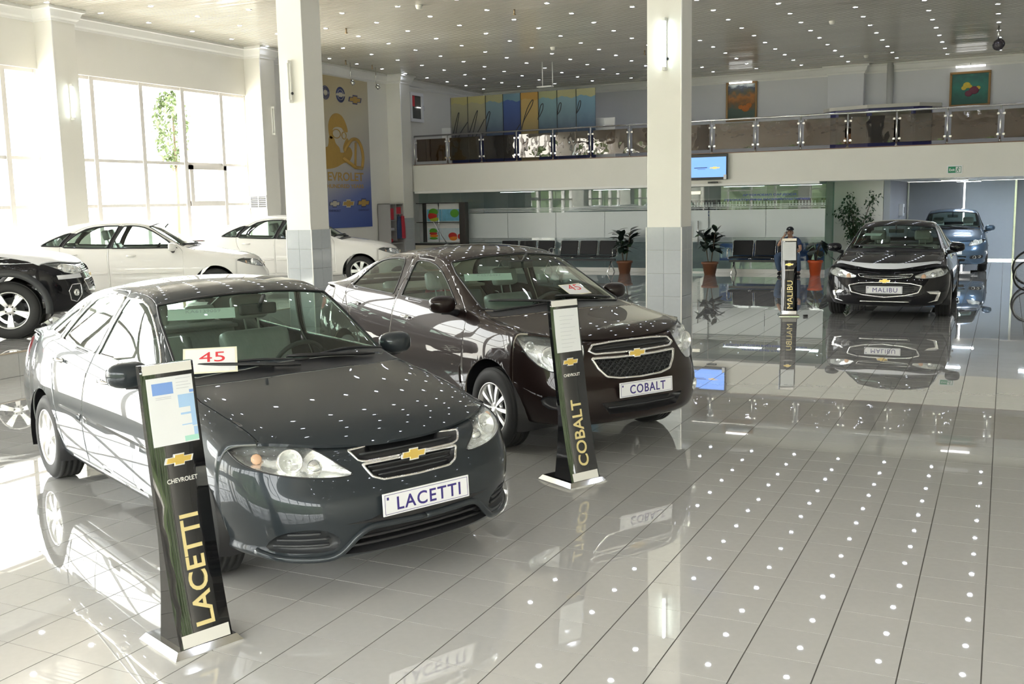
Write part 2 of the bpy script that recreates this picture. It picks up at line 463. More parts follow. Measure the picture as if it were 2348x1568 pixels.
# fluorescent tubes on the pillars
def tube_lamp(x, y, z0, z1, nrm, on, label):
    root = empty('tube_lamp', (x, y, z0))
    n = Vector(nrm); s = Vector((-n.y, n.x, 0)); L = z1 - z0
    M = Matrix(((s.x, n.x, 0, 0), (s.y, n.y, 0, 0), (0, 0, 1, 0), (0, 0, 0, 1)))
    mb = MB(); mb.bbox((-0.02, 0, 0), (0.02, 0.035, L), 0.004, M=M); mb.build('batten', M_TRIM, root)
    mb = MB(); mb.cyl((0, 0.065, 0.03), (0, 0.065, L - 0.03), 0.017, 10, M=M); mb.build('tube', M_TUBE if on else M_TUBEOFF, root)
    for z in (0.0, L - 0.045):
        mb = MB(); mb.bbox((-0.022, 0.02, z), (0.022, 0.09, z + 0.045), 0.005, M=M); mb.build('end_cap', M_TRIM, root)
    mb = MB(); mb.ball((0.032, 0.03, L * 0.22), 0.022, n=8, M=M); mb.build('starter', M_BLACK, root)
    return tag(root, label, 'lamp')
tube_lamp(-15.2, 13.25, 3.52, 4.15, (1, 0, 0), True, 'lit fluorescent tube on the wall pilaster beside the big window')
tube_lamp(-15.2, 18.84, 3.53, 4.17, (1, 0, 0), False, 'unlit fluorescent tube on the wall pilaster behind the left pillar')
tube_lamp(-10.045, 12.96, 3.49, 4.13, (0, -1, 0), False, 'unlit fluorescent tube mounted on the left free-standing pillar')
tube_lamp(-4.04, 12.96, 3.54, 4.2, (0, -1, 0), True, 'glowing fluorescent tube mounted on the centre free-standing pillar')

# ------------------------------------------------------------------ recessed LED spots in the slatted ceiling
mb = MB(); mb.lathe([(0.052, 0.0), (0.055, -0.006), (0.047, -0.01), (0.040, -0.006)], 14, 0)
mb.add([(0.041 * math.cos(2 * PI * k / 14), 0.041 * math.sin(2 * PI * k / 14), -0.0065) for k in range(14)], [tuple(range(13, -1, -1))], 1)
led_me = mb.mesh('led_spot', [M_STEEL, M_LED])
far_leds = MB()
for k in range(-3, 13):
    for m in range(0, 26):
        x = -0.30 - 1.2235 * k; y = 29.0 - 1.163 * m
        if x < XW + 0.3: continue
        if -0.2 < y - 12.96 < 0.7 and (abs(x + 10.03) < 0.4 or abs(x + 4.06) < 0.4): continue
        if in_view(x, y, ZC, 12):
            o = obj('led_spot', led_me, None, (x, y, ZC))
            tag(o, 'small round bluish-white LED spot set in the slatted ceiling', 'ceiling light', 'LED spots in the slatted ceiling')
        else:
            n = 14; c = [(x + 0.041 * math.cos(2 * PI * q / n), y + 0.041 * math.sin(2 * PI * q / n), ZC - 0.0065) for q in range(n)]
            far_leds.add(c, [tuple(range(n - 1, -1, -1))])
o = far_leds.build('overhead_led_spots', M_LED)
tag(o, 'rows of LED spots overhead, mirrored in the cars and floor', 'ceiling light', kind='stuff')
# ------------------------------------------------------------------ car bodies: lofted B-spline sheets, panels cut out of them
def hit(G, ku, kv, u, v, want=None, cond=None):
    """point of the gridded sheet G whose coords (ku,kv) equal (u,v); want=(axis,'max'/'min') picks among several"""
    a = G[:-1, :-1].reshape(-1, G.shape[2]); b = G[1:, :-1].reshape(-1, G.shape[2]); c = G[1:, 1:].reshape(-1, G.shape[2]); d = G[:-1, 1:].reshape(-1, G.shape[2])
    best = None
    for p, q, r in ((a, b, c), (a, c, d)):
        e1 = q - p; e2 = r - p
        det = e1[:, ku] * e2[:, kv] - e2[:, ku] * e1[:, kv]
        det = np.where(np.abs(det) < 1e-12, 1e-12, det)
        du = u - p[:, ku]; dv = v - p[:, kv]
        s = (du * e2[:, kv] - e2[:, ku] * dv) / det; t = (e1[:, ku] * dv - du * e1[:, kv]) / det
        ok = (s >= -1e-4) & (t >= -1e-4) & (s + t <= 1 + 2e-4)
        for i in np.nonzero(ok)[0]:
            P = p[i] + s[i] * e1[i] + t[i] * e2[i]
            if cond and not cond(P): continue
            if best is None or (want and ((P[want[0]] > best[0][want[0]]) == (want[1] == 'max'))):
                n = np.cross(e1[i][:3], e2[i][:3]); n /= (np.linalg.norm(n) + 1e-12)
                best = (P, n)
    return best

def inside(poly, x, y):
    c = False; n = len(poly); j = n - 1
    for i in range(n):
        if (poly[i][1] > y) != (poly[j][1] > y) and x < (poly[j][0] - poly[i][0]) * (y - poly[i][1]) / (poly[j][1] - poly[i][1]) + poly[i][0]: c = not c
        j = i
    return c

class Sheet:
    def __init__(s, G, flip=False):
        """G (m,n,4): x,y,z and arc length"""
        s.G = G; m, n = G.shape[:2]
        s.A = [tuple(v) for v in G.reshape(-1, G.shape[2])]
        s.F = []
        for i in range(m - 1):
            for j in range(n - 1):
                f = (i * n + j, (i + 1) * n + j, (i + 1) * n + j + 1, i * n + j + 1)
                s.F.append(f[::-1] if flip else f)
    def take(s, poly, key, cond=None):
        """knife the sheet along the outline and remove the faces inside it; returns them"""
        ku, kv = {'xz': (0, 2), 'yz': (1, 2), 'xy': (0, 1), 'az': (3, 2)}[key]
        px = [p[0] for p in poly]; py = [p[1] for p in poly]; x0, x1, y0, y1 = min(px), max(px), min(py), max(py)
        A = s.A; cand = []; rest = []
        for f in s.F:
            us = [A[i][ku] for i in f]; vs = [A[i][kv] for i in f]
            if max(us) < x0 or min(us) > x1 or max(vs) < y0 or min(vs) > y1: rest.append(f); continue
            if cond:
                c = [sum(A[i][k] for i in f) / len(f) for k in range(3)]
                if not cond(*c): rest.append(f); continue
            cand.append(f)
        n = len(poly); cache = {}
        for e in range(n):
            ax, ay = poly[e]; bx, by = poly[(e + 1) % n]
            dx, dy = bx - ax, by - ay; L = math.hypot(dx, dy)
            if L < 1e-6: continue
            ex0, ex1, ey0, ey1 = min(ax, bx), max(ax, bx), min(ay, by), max(ay, by); out = []
            for f in cand:
                us = [A[i][ku] for i in f]; vs = [A[i][kv] for i in f]
                if max(us) < ex0 - 1e-4 or min(us) > ex1 + 1e-4 or max(vs) < ey0 - 1e-4 or min(vs) > ey1 + 1e-4: out.append(f); continue
                ds = [((u - ax) * dy - (v - ay) * dx) / L for u, v in zip(us, vs)]
                if min(ds) > -1e-5 or max(ds) < 1e-5: out.append(f); continue
                P, N = [], []; m = len(f)
                for k in range(m):
                    i, j = f[k], f[(k + 1) % m]; d0, d1 = ds[k], ds[(k + 1) % m]
                    if abs(d0) <= 1e-5: P.append(i); N.append(i)
                    elif d0 > 0: P.append(i)
                    else: N.append(i)
                    if (d0 > 1e-5 and d1 < -1e-5) or (d0 < -1e-5 and d1 > 1e-5):
                        kk = (min(i, j), max(i, j), e)
                        if kk not in cache:
                            t = d0 / (d0 - d1); A.append(tuple(A[i][q] + t * (A[j][q] - A[i][q]) for q in range(len(A[i])))); cache[kk] = len(A) - 1
                        P.append(cache[kk]); N.append(cache[kk])
                if len(P) > 2: out.append(tuple(P))
                if len(N) > 2: out.append(tuple(N))
            cand = out
        got = []
        for f in cand:
            cx = sum(A[i][ku] for i in f) / len(f); cy = sum(A[i][kv] for i in f) / len(f)
            (got if inside(poly, cx, cy) else rest).append(f)
        s.F = rest
        return got
    def geo(s, faces):
        """vertices and faces of a patch, welded, with T-junctions closed"""
        idx = {}; key = {}; vs = []; fs = []
        for f in faces:
            g = []
            for i in f:
                if i not in idx:
                    v = s.A[i][:3]; k = (round(v[0], 4), round(v[1], 4), round(v[2], 4))
                    if k not in key: key[k] = len(vs); vs.append(v)
                    idx[i] = key[k]
                if not g or g[-1] != idx[i]: g.append(idx[i])
            if len(g) > 1 and g[0] == g[-1]: g.pop()
            if len(g) > 2: fs.append(g)
        V = np.array(vs, float).reshape(-1, 3)
        for _ in range(2):
            de = set((f[k], f[(k + 1) % len(f)]) for f in fs for k in range(len(f)))
            be = [e for e in de if (e[1], e[0]) not in de]
            if not be: break
            bv = np.array(sorted(set(i for e in be for i in e))); B = V[bv]; ins = {}
            for a, b in be:
                d = V[b] - V[a]; L = np.linalg.norm(d)
                if L < 4e-4: continue
                t = (B - V[a]) @ d / (L * L); r = np.linalg.norm(B - V[a] - t[:, None] * d, axis=1)
                m = np.nonzero((t > 1e-3) & (t < 1 - 1e-3) & (r < 3e-4))[0]
                if len(m): ins[(a, b)] = [int(bv[q]) for q in m[np.argsort(t[m])]]
            if not ins: break
            for n, f in enumerate(fs):
                g = []
                for k in range(len(f)):
                    g.append(f[k]); g += [q for q in ins.get((f[k], f[(k + 1) % len(f)]), []) if q not in f]
                fs[n] = g
        return V, [tuple(f) for f in fs]
    def loops(s, faces):
        """boundary polylines (3-D)"""
        cnt = {}; V, faces = s.geo(faces)
        for f in faces:
            for k in range(len(f)):
                a, b = f[k], f[(k + 1) % len(f)]
                cnt[(a, b)] = cnt.get((a, b), 0) + 1
        nxt = {}
        for (a, b) in cnt:
            if (b, a) not in cnt: nxt[a] = b
        out = []
        while nxt:
            a, b = next(iter(nxt.items())); L = [a]; del nxt[a]
            while b in nxt:
                L.append(b); b2 = nxt[b]; del nxt[b]; b = b2
            if len(L) > 5: out.append([tuple(V[i]) for i in L])
        out.sort(key=len, reverse=True); return out

def vnormals(vs, fs):
    N = np.zeros_like(vs)
    for f in fs:
        n = np.cross(vs[f[1]] - vs[f[0]], vs[f[2]] - vs[f[0]])
        for i in f: N[i] += n
    return N / (np.linalg.norm(N, axis=1, keepdims=True) + 1e-12)

def mk(name, vs, fs, mats, parent, groove=0.0, solid=0.0, smooth=True, depth=0.007):
    me = bpy.data.meshes.new(name); me.from_pydata([tuple(v) for v in vs], [], fs)
    for m in (mats if isinstance(mats, (list, tuple)) else [mats]): me.materials.append(m)
    if groove > 0:
        bm = bmesh.new(); bm.from_mesh(me); bm.normal_update()
        bmesh.ops.remove_doubles(bm, verts=bm.verts[:], dist=1.5e-3)
        bmesh.ops.dissolve_degenerate(bm, dist=1.5e-3, edges=bm.edges[:])
        bm.normal_update()
        bv = set(v for e in bm.edges if e.is_boundary for v in e.verts)
        r = bmesh.ops.inset_region(bm, faces=bm.faces[:], thickness=groove, depth=0.0, use_boundary=True, use_even_offset=False)
        bm.normal_update(); rim = set(r['faces'])
        for e in bm.edges:
            if len(e.link_faces) == 2 and ((e.link_faces[0] in rim) != (e.link_faces[1] in rim)): e.smooth = False
        nn = {v: v.normal.copy() for v in bm.verts}
        for e in bm.edges:
            if e.is_boundary:
                for v in e.verts:
                    if v in nn: v.co -= nn.pop(v) * depth
        bm.to_mesh(me); bm.free()
    me.polygons.foreach_set('use_smooth', [smooth] * len(me.polygons)); me.update()
    o = obj(name, me, parent)
    if solid > 0:
        md = o.modifiers.new('thickness', 'SOLIDIFY'); md.thickness = solid; md.offset = -1; md.use_even_offset = False
        if len(me.materials) > 1: md.material_offset = 1; md.material_offset_rim = 1
    return o

def resample(loop, step=0.02, closed=True):
    P = [Vector(p) for p in loop]; 
    if closed: P.append(P[0])
    out = [P[0]]; acc = 0.0
    for i in range(1, len(P)):
        seg = (P[i] - P[i - 1]).length; 
        while acc + seg >= step:
            t = (step - acc) / seg; q = P[i - 1].lerp(P[i], t); out.append(q); P[i - 1] = q; seg = (P[i] - q).length; acc = 0.0
        acc += seg
    return out

BOW = [(-.43, .10), (-.18, .10), (-.16, .19), (.20, .19), (.18, .10), (.50, .10), (.43, -.10), (.18, -.10), (.16, -.19), (-.20, -.19), (-.18, -.10), (-.50, -.10)]
def badge(parent, M, w, name='badge'):
    b = MB(); b.prism([(x * w, y * w) for x, y in BOW], 0.008); o = b.build(name, M_CHROME, parent, M=M)
    b = MB(); b.prism([(x * w * .86, y * w * .78) for x, y in BOW], 0.004, z0=0.0075); b.build('gold_inlay', M_GOLD, o)
    return o

M_LENS = mat_glass('lamp_lens', (0.93, 0.95, 0.96), 1.45)
M_CARGLASS = mat_glass('car_window_glass', (0.60, 0.70, 0.655), 1.52)
M_WINDSHIELD = mat_glass('windshield_glass', (0.55, 0.66, 0.60), 1.52)
M_REFL = mat('lamp_reflector', (0.92, 0.92, 0.90), 0.22, metal=0.75, bump=0.5, bscale=30)
M_AMBER = mat('amber_lens', (0.82, 0.50, 0.32), 0.2, noise=0.05)
M_INT = mat('interior_plastic', (0.22, 0.23, 0.22), 0.6, noise=0.05)
M_INTD = mat('interior_dark_plastic', (0.05, 0.052, 0.052), 0.6, noise=0.05)
M_SEAT = mat('seat_fabric_in_film', (0.40, 0.41, 0.39), 0.35, noise=0.12, nscale=14, bump=0.25, bscale=18)
M_NAVY = mat('navy_print', (0.045, 0.03, 0.20), 0.5, noise=0.02)
M_RED = mat('red_print', (0.72, 0.05, 0.06), 0.5, noise=0.02)
M_RIM = mat('alloy_silver', (0.72, 0.72, 0.71), 0.28, metal=0.85, noise=0.03, nscale=20)
M_GREYP = mat('grey_trim_plastic', (0.035, 0.037, 0.04), 0.45, noise=0.05)
M_REDLENS = mat('red_lamp_lens', (0.45, 0.02, 0.03), 0.1, coat=1.0, noise=0.03)
def paint(name, col, metal=0.55, rough=0.34, coat=1.0):
    m = mat(name, col, rough, metal, coat=coat, coat_rough=0.012, noise=0.015, nscale=200, spec=0.05)
    m.node_tree.nodes['Principled BSDF'].inputs['Coat IOR'].default_value = 1.36; return m

def wheel_mesh(R, wd, rr, style, rim_mat=None):
    """rim with a tyre child; axis along y, outer face towards +y"""
    M = Matrix.Rotation(-PI / 2, 4, 'X'); h = wd / 2
    t = MB()
    side = [(rr * .97, h * .78), (rr * 1.04, h * .93), (rr + (R - rr) * .35, h * 1.0), (rr + (R - rr) * .7, h * .97), (R - .012, h * .84), (R - .003, h * .70)]
    tread = []
    for k in range(4):
        c = h * (.6 - .4 * k)
        tread += [(R, c + h * .14), (R, c - h * .14), (R - .009, c - h * .155), (R - .009, c - h * .245)]
    tread = tread[:-2]
    prof = side + tread + [(r, -z) for r, z in reversed(side)]
    t.lathe(prof, 48, M=M)
    w = MB()
    w.lathe([(rr * .97, h * .80), (rr * 1.035, h * .88), (rr * 1.02, h * .95), (rr * .985, h * .93), (rr * .95, h * .80), (rr * .90, h * .3), (rr * .86, -h * .6), (rr * .95, -h * .8)], 40, M=M)
    w.lathe([(0.001, -h * .1), (rr * .68, -h * .1), (rr * .68, -h * .2), (0.001, -h * .2)], 28, mi=1, M=M)      # brake disc
    def spoke(a, wi, wo, zi, zo, r0=.16, r1=.97, th=.022):
        Mr = M @ Matrix.Rotation(a, 4, 'Z')
        vs = []; n = 5
        for i in range(n):
            s = i / (n - 1); r = rr * (r0 + (r1 - r0) * s); hw = wi + (wo - wi) * s; z = zi + (zo - zi) * s + .006 * math.sin(PI * s)
            vs += [(r, -hw, z - th), (r, -hw * .72, z), (r, hw * .72, z), (r, hw, z - th)]
        fs = []
        for i in range(n - 1):
            for k in range(3): fs.append((i * 4 + k, (i + 1) * 4 + k, (i + 1) * 4 + k + 1, i * 4 + k + 1))
        w.add(vs, fs, 0, False, Mr)
    nut = 5; zr = h * .80
    if style == 'cap7':
        for k in range(7): spoke(2 * PI * k / 7, .030, .047, h * .78, zr)
        w.lathe([(0.001, h * .90), (.045, h * .86), (.062, h * .74), (.062, h * .4)], 24, M=M); nut = 0
    elif style == 'thin10':
        for k in range(10):
            for d in (-.075, .075): spoke(2 * PI * k / 10 + d * .55, .009, .0135, h * .70, zr)
        w.lathe([(0.001, h * .74), (.034, h * .73), (.05, h * .66), (.066, h * .56), (.07, h * .3)], 24, M=M); nut = 4
    elif style == 'five':
        for k in range(5):
            for d in (-.15, .15): spoke(2 * PI * k / 5 + .3 + d * .7, .020, .027, h * .62, zr)
        w.lathe([(0.001, h * .70), (.04, h * .69), (.06, h * .60), (.075, h * .5), (.08, h * .2)], 24, M=M)
    else:
        for k in range(5): spoke(2 * PI * k / 5 + .3, .036, .04, h * .62, zr)
        w.lathe([(0.001, h * .70), (.04, h * .69), (.07, h * .5)], 24, M=M)
    for k in range(nut):
        a = 2 * PI * k / nut + .3; w.cyl((.052 * math.cos(a), .052 * math.sin(a), h * .5), (.052 * math.cos(a), .052 * math.sin(a), h * .72), .011, 8, 1, M=M)
    return w.mesh('wheel', [rim_mat or M_RIM, M_INTD]), t.mesh('tyre', [M_RUBBER])

def soft_box(lo, hi, b=.04, bend=None):
    m = MB(); m.bbox(lo, hi, b); m.sm = [True] * len(m.f); return m

def make_seat(parent, x, y, seatm, w=.5, back=1.08, lean=.28):
    m = soft_box((-.27, -w / 2, 0), (.25, w / 2, .16), .05)
    s = m.build('seat', seatm, parent, (x, y, .36))
    m = soft_box((-.07, -w / 2, 0), (.07, w / 2, .60), .05)
    b = m.build('seat_back', seatm, s, (-.22, 0, .10), (0, -lean, 0))
    m = soft_box((-.05, -.13, 0), (.05, .13, .17), .04); m.cyl((0, -.05, -.08), (0, -.05, .03), .007, 6); m.cyl((0, .05, -.08), (0, .05, .03), .007, 6)
    m.build('headrest', seatm, s, (-.22 - math.sin(lean) * .68, 0, .10 + math.cos(lean) * .68), (0, -lean, 0))
    return s

def plate(parent, M, txt, name='license_plate'):
    m = MB(); m.bbox((-.26, -.056, 0), (.26, .056, .008), .003); p = m.build(name, M_WHITE, parent, M=M)
    m = MB(); e = .0022
    for lo, hi in (((-.25, .046, .0082), (.25, .046 + e, .0088)), ((-.25, -.046 - e, .0082), (.25, -.046, .0088)), ((-.25, -.046, .0082), (-.25 + e, .046, .0088)), ((.25 - e, -.046, .0082), (.25, .046, .0088))): m.box(lo, hi)
    m.box((-.238, .022, .0082), (-.226, .036, .0088)); m.build('plate_border', M_NAVY, p)
    lettering(txt, M_NAVY, p, Matrix.Translation((.012, -.002, .0085)), name='plate_lettering', size=.1, depth=.0006, bold=.0 if 'M' in txt else .0013, width=.385 if len(txt) > 6 else .35, height=.066, space=1.15)
    return p

def build_car(sp):
    root = empty('car', (sp['loc'][0], sp['loc'][1], 0), sp['yaw'])
    P = sp['paint']; inner = sp.get('inner', M_INT)
    # ---------------- shell
    st = sp['stations']; rows = []
    for s in st:
        xs, w, zs, (y4, z4), (y5, z5), x6, y6, z6, zc, bow = s
        zm = sp.get('zmid', .62)
        r = [(xs, w - .13, zs - .01), (xs, w - .055, zs), (xs, w - .03, zs + .06), (xs, w - .006, zm - .16), (xs, w, zm), (xs, y4, z4), (xs, y5, z5)]
        g = .16
        r.append((xs + (x6 - xs) * g, y5 + (y6 - y5) * g - .006, z5 + (z6 - z5) * g))
        r.append((x6, y6, z6))
        for fr in (.90, .62, .31, 0.0):
            k = 1 - fr ** 2.4
            r.append((x6 + bow * (1 - fr * fr), y6 * fr, z6 + (zc - z6) * k))
        rows.append(r)
    nose = sp['nose']                 # 7 points from the fender corner to the centre of the hood edge
    s = st[-1]; xj = sp['xj']; wj = sp['wj']; zs = s[2]; zm = sp.get('zmid', .62)
    r = [(xj, wj - .13, zs - .01), (xj, wj - .055, zs), (xj, wj - .03, zs + .06), (xj, wj - .004, zm - .16), (xj, wj, zm - .04), (xj, wj - .012, nose[0][2] - .05)] + [tuple(p) for p in nose]
    rows.append(r)
    H = np.array(rows, float)                         # (S, 13, 3) left half
    R = H[:, :-1].copy(); R[:, :, 1] *= -1
    C = np.concatenate([R, H[:, ::-1]], axis=1)       # right sill ... centre ... left sill
    Bs = bspline_mat(C.shape[0], sp.get('per', 7)); Br = bspline_mat(C.shape[1], 4)
    G = np.einsum('ab,bcd,ec->aed', Bs, C, Br)
    G = np.concatenate([G, np.zeros(G.shape[:2] + (1,))], 2)
    S = Sheet(G)
    # ---------------- front and rear fascias
    def fascia(levels, edge, xj, sgn):
        jc = G[-1 if sgn > 0 else 0]; jc = jc[jc[:, 1] > .4]; jc = jc[np.argsort(jc[:, 2])]; zt = edge[0][2]; jc = jc[jc[:, 2] <= zt + .01]
        yf = np.array([1, .985, .93, .80, .62, .36, 0.0])
        ctrl = []
        ctrl.append([(p[0] - sgn * .10, p[1] * .97, p[2] - .02) for p in edge])
        ctrl.append([tuple(p) for p in edge])
        for (z, xf, w, zside) in levels:
            row = []; w = float(np.interp(zside, jc[:, 2], jc[:, 1])) if zside > jc[0, 2] else w
            for i, f in enumerate(yf):
                gx = ([0, .20, .445, .695, .885, .975, 1.0] if sgn > 0 else [0, .36, .74, .86, .94, .985, 1.0])[i]
                row.append((xj + (xf - xj) * gx, w * f, zside + (z - zside) * gx))
            ctrl.append(row)
        Hh = np.array(ctrl, float); Rr = Hh[:, :-1].copy(); Rr[:, :, 1] *= -1
        Cc = np.concatenate([Rr, Hh[:, ::-1]], 1)
        B1 = bspline_mat(Cc.shape[0], 7); B2 = bspline_mat(Cc.shape[1], 7)
        g = np.einsum('ab,bcd,ec->aed', B1, Cc, B2)
        d = np.linalg.norm(np.diff(g[:, :, :2], axis=1), axis=2); a = np.concatenate([np.zeros((g.shape[0], 1)), np.cumsum(d, 1)], 1)
        a = a - a[:, [a.shape[1] // 2]]
        return np.concatenate([g, a[:, :, None]], 2)
    Fg = fascia(sp['front'], nose, xj, 1); F = Sheet(Fg)
    tail = [(p[0], p[1], p[2]) for p in [rows[0][6], rows[0][7], rows[0][8], rows[0][9], rows[0][10], rows[0][11], rows[0][12]]]
    Rg = fascia(sp['rear'], tail, st[0][0], -1); Rr = Sheet(Rg, flip=True)
    side = lambda sg: (lambda x, y, z: sg * y > .35)
    # wheel arches
    for xw in (sp['wb'] / 2, -sp['wb'] / 2):
        ra = sp['arch']
        poly = [(xw + ra * math.cos(t), sp['R'] + .01 + ra * .98 * math.sin(t)) for t in np.linspace(-.6, PI + .6, 34)]
        for sg in (1, -1):
            S.take(poly, 'xz', side(sg))
            F.take(poly, 'xz', side(sg)); Rr.take(poly, 'xz', side(sg))
            b = MB(); n = 18
            vs = []
            for t in np.linspace(-.35, PI + .35, n):
                for yy, rr2 in ((sp['w'] - .014, ra + .001), (sp['w'] - .06, ra + .02), (.46, ra + .01)): vs.append((xw + rr2 * math.cos(t), sg * yy, sp['R'] + .01 + rr2 * .98 * math.sin(t)))
            fs = []
            for i in range(n - 1):
                for k in range(2): fs.append((i * 3 + k, i * 3 + k + 1, i * 3 + k + 4, i * 3 + k + 3))
            b.add(vs, fs, 0, True); b.build('wheel_arch_liner', M_BLACK, root)
            if sp.get('cladding'):
                b = MB(); vs = []
                for t in np.linspace(-.15, PI + .15, n):
                    for yy, rr2 in ((sp['w'] + .002, ra - .004), (sp['w'] + .016, ra + .005), (sp['w'] + .014, ra + .07), (sp['w'] - .02, ra + .085)): vs.append((xw + rr2 * math.cos(t), sg * yy, sp['R'] + .01 + rr2 * .98 * math.sin(t)))
                fs = [(i * 4 + k, i * 4 + k + 1, i * 4 + k + 5, i * 4 + k + 4) for i in range(n - 1) for k in range(3)]
                b.add(vs, fs, 0, True); b.build('arch_cladding', M_GREYP, root)
    # glass
    ws = S.take(sp['windshield'], 'xy', lambda x, y, z: z > .8 and x > 0)
    vs, fs = S.geo(ws); N = vnormals(vs, fs); mk('windshield', vs - N * .004, fs, M_WINDSHIELD, root)
    L = S.loops(ws)
    if L:
        b = MB(); b.tube(resample(L[0], .03), .008, 6, closed=True); b.build('windshield_seal', M_BLACK, root)
    rw = S.take(sp['backlight'], 'xy', lambda x, y, z: z > .8 and x < 0)
    vs, fs = S.geo(rw); N = vnormals(vs, fs); mk('rear_window', vs - N * .004, fs, M_CARGLASS, root)
    doors = {}
    glass = {}
    for sg in (1, -1):
        for k, (nm, poly) in enumerate(sp['windows']):
            fcs = S.take(poly, 'xz', lambda x, y, z: sg * y > .3 and z > .8)
            glass[(sg, k)] = (nm, fcs, S.loops(fcs))
    for poly in sp.get('blackouts', []):
        for sg in (1, -1):
            vs, fs = S.geo(S.take(poly, 'xz', lambda x, y, z: sg * y > .3 and z > .8))
            if len(fs): mk('pillar_trim', vs, fs, M_BLACK, root)
    # panels
    for sg in (1, -1):
        for k, (nm, poly) in enumerate(sp['doors']):
            fcs = S.take(poly, 'xz', side(sg)); vs, fs = S.geo(fcs)
            d = mk(nm, vs, fs, [P, inner], root, groove=.0045, depth=.010); doors[(sg, nm)] = d
    for (sg, k), (nm, fcs, L) in glass.items():
        vs, fs = S.geo(fcs); N = vnormals(vs, fs)
        par = doors.get((sg, nm), root)
        mk('side_window' if par is not root else 'quarter_window', vs - N * .005, fs, M_CARGLASS, par)
        if L:
            b = MB(); b.tube(resample(L[0], .025), sp.get('trim_r', .007), 6, closed=True); b.build('window_trim', sp.get('trim', M_CHROME), par)
    hf = S.take(sp['hood'], 'xy', lambda x, y, z: z > .55 and x > .3)
    vs, fs = S.geo(hf)
    hood = mk('hood', vs, fs, [sp.get('hood_mat', P)], root, groove=.006, depth=.014)
    cw = S.take(sp['cowl_poly'], 'xy', lambda x, y, z: z > .8 and x > .3)
    vs, fs = S.geo(cw); mk('cowl_panel', vs - np.array([0, 0, .004]), fs, M_BLACK, root)
    vs, fs = S.geo(S.F); shell = mk('body_shell', vs, fs, [P, inner], root, solid=.012)
    # underbody + cabin floor
    b = MB(); w = sp['w']; zf = sp['stations'][4][2]
    b.bbox((-sp['wb'] / 2 - .55, -.5, zf), (sp['wb'] / 2 + .55, .5, zf + .08), .02); b.bbox((-sp['wb'] / 2 + .4, -w + .09, zf), (sp['wb'] / 2 - .4, w - .09, zf + .07), .02)
    b.build('underbody', M_BLACK, root)
    # ---------------- lamps
    for sg in (1, -1):
        poly = [(sg * a, z) for a, z in sp['headlamp']]
        fcs = F.take(poly, 'az'); vs, fs = F.geo(fcs)
        if not len(fs): continue
        N = vnormals(vs, fs)
        lp = mk('headlamp', vs, fs, M_LENS, root)
        L = F.loops(fcs)
        bl = np.array(L[0]); dist = np.min(np.linalg.norm(vs[:, None, :] - bl[None], axis=2), axis=1)
        dep = np.minimum(dist * 1.1, .045)
        mk('lamp_housing', vs - N * (dep[:, None] + .003), fs, M_REFL, lp)
        b = MB(); b.tube(resample(L[0], .02), .004, 5, closed=True); b.build('lamp_seal', M_BLACK, lp)
        for kind, a, z, rr in sp['bulbs']:
            h = hit(Fg, 3, 2, sg * a, z)
            if h is None: continue
            Pp, n = h; nn = Vector(n); nn = nn if nn.x > 0 else -nn
            ax = (nn * .5 + Vector((.7, 0, 0))).normalized()
            Mx = frame(Vector(Pp[:3]) - ax * .055, ax.orthogonal(), ax.cross(ax.orthogonal()))
            b = MB()
            if kind == 'bowl':
                b.lathe([(.012, -.01), (.02, .0), (rr * .7, .012), (rr * .96, .036), (rr, .04), (rr * 1.05, .036), (rr * 1.05, .0)], 20, M=Mx); b.ball((0, 0, .02), .016, n=8, M=Mx)
                b.build('reflector_bowl', M_REFL, lp)
            elif kind == 'lens':
                b.ball((0, 0, .0), rr, n=14, sc=(1, 1, .6), M=Mx); b.build('projector_lens', M_CHROME, lp)
            else:
                b.ball((0, 0, .02), rr, n=10, sc=(1, 1, .35), M=Mx); b.build('indicator', M_AMBER, lp)
    for sg in (1, -1):
        fcs = Rr.take([(sg * a, z) for a, z in sp['taillamp']], 'az'); vs, fs = Rr.geo(fcs)
        if len(fs): mk('tail_lamp', vs, fs, M_REDLENS, root)
    # ---------------- front bumper openings
    bump_parts = []
    for op in sp['openings']:
        for sg in ((1, -1) if op.get('mirror') else (1,)):
            poly = [(sg * a, z) for a, z in op['poly']]
            fcs = F.take(poly, 'az'); vs, fs = F.geo(fcs)
            if not len(fs): continue
            N = vnormals(vs, fs); L = F.loops(fcs)
            bl = np.array(L[0]); dist = np.min(np.linalg.norm(vs[:, None, :] - bl[None], axis=2), axis=1)
            dep = np.minimum(dist * 6.0, op.get('depth', .05))
            g = mk(op['name'], vs - N * dep[:, None], fs, op.get('mat', M_BLACK), root)
            bump_parts.append((op, g, sg))
            if op.get('chrome'):
                b = MB(); b.tube(resample(L[0], .015), op['chrome'], 7, closed=True)
                b.build('chrome_frame', op.get('chrome_mat', M_CHROME), g)
            for z, hw in op.get('bars', []):
                pts = []
                a0, a1 = op.get('span', (-hw, hw)) if not op.get('mirror') else hw
                for a in np.linspace(a0, a1, 14):
                    h = hit(Fg, 3, 2, sg * a, z)
                    if h is not None: pts.append(h[0][:3] - np.array([.018, 0, 0]))
                if len(pts) > 2:
                    b = MB(); b.tube(pts, op.get('bar_r', .006), 6); b.build('grille_bar', op.get('bar_mat', M_GREYP), g)
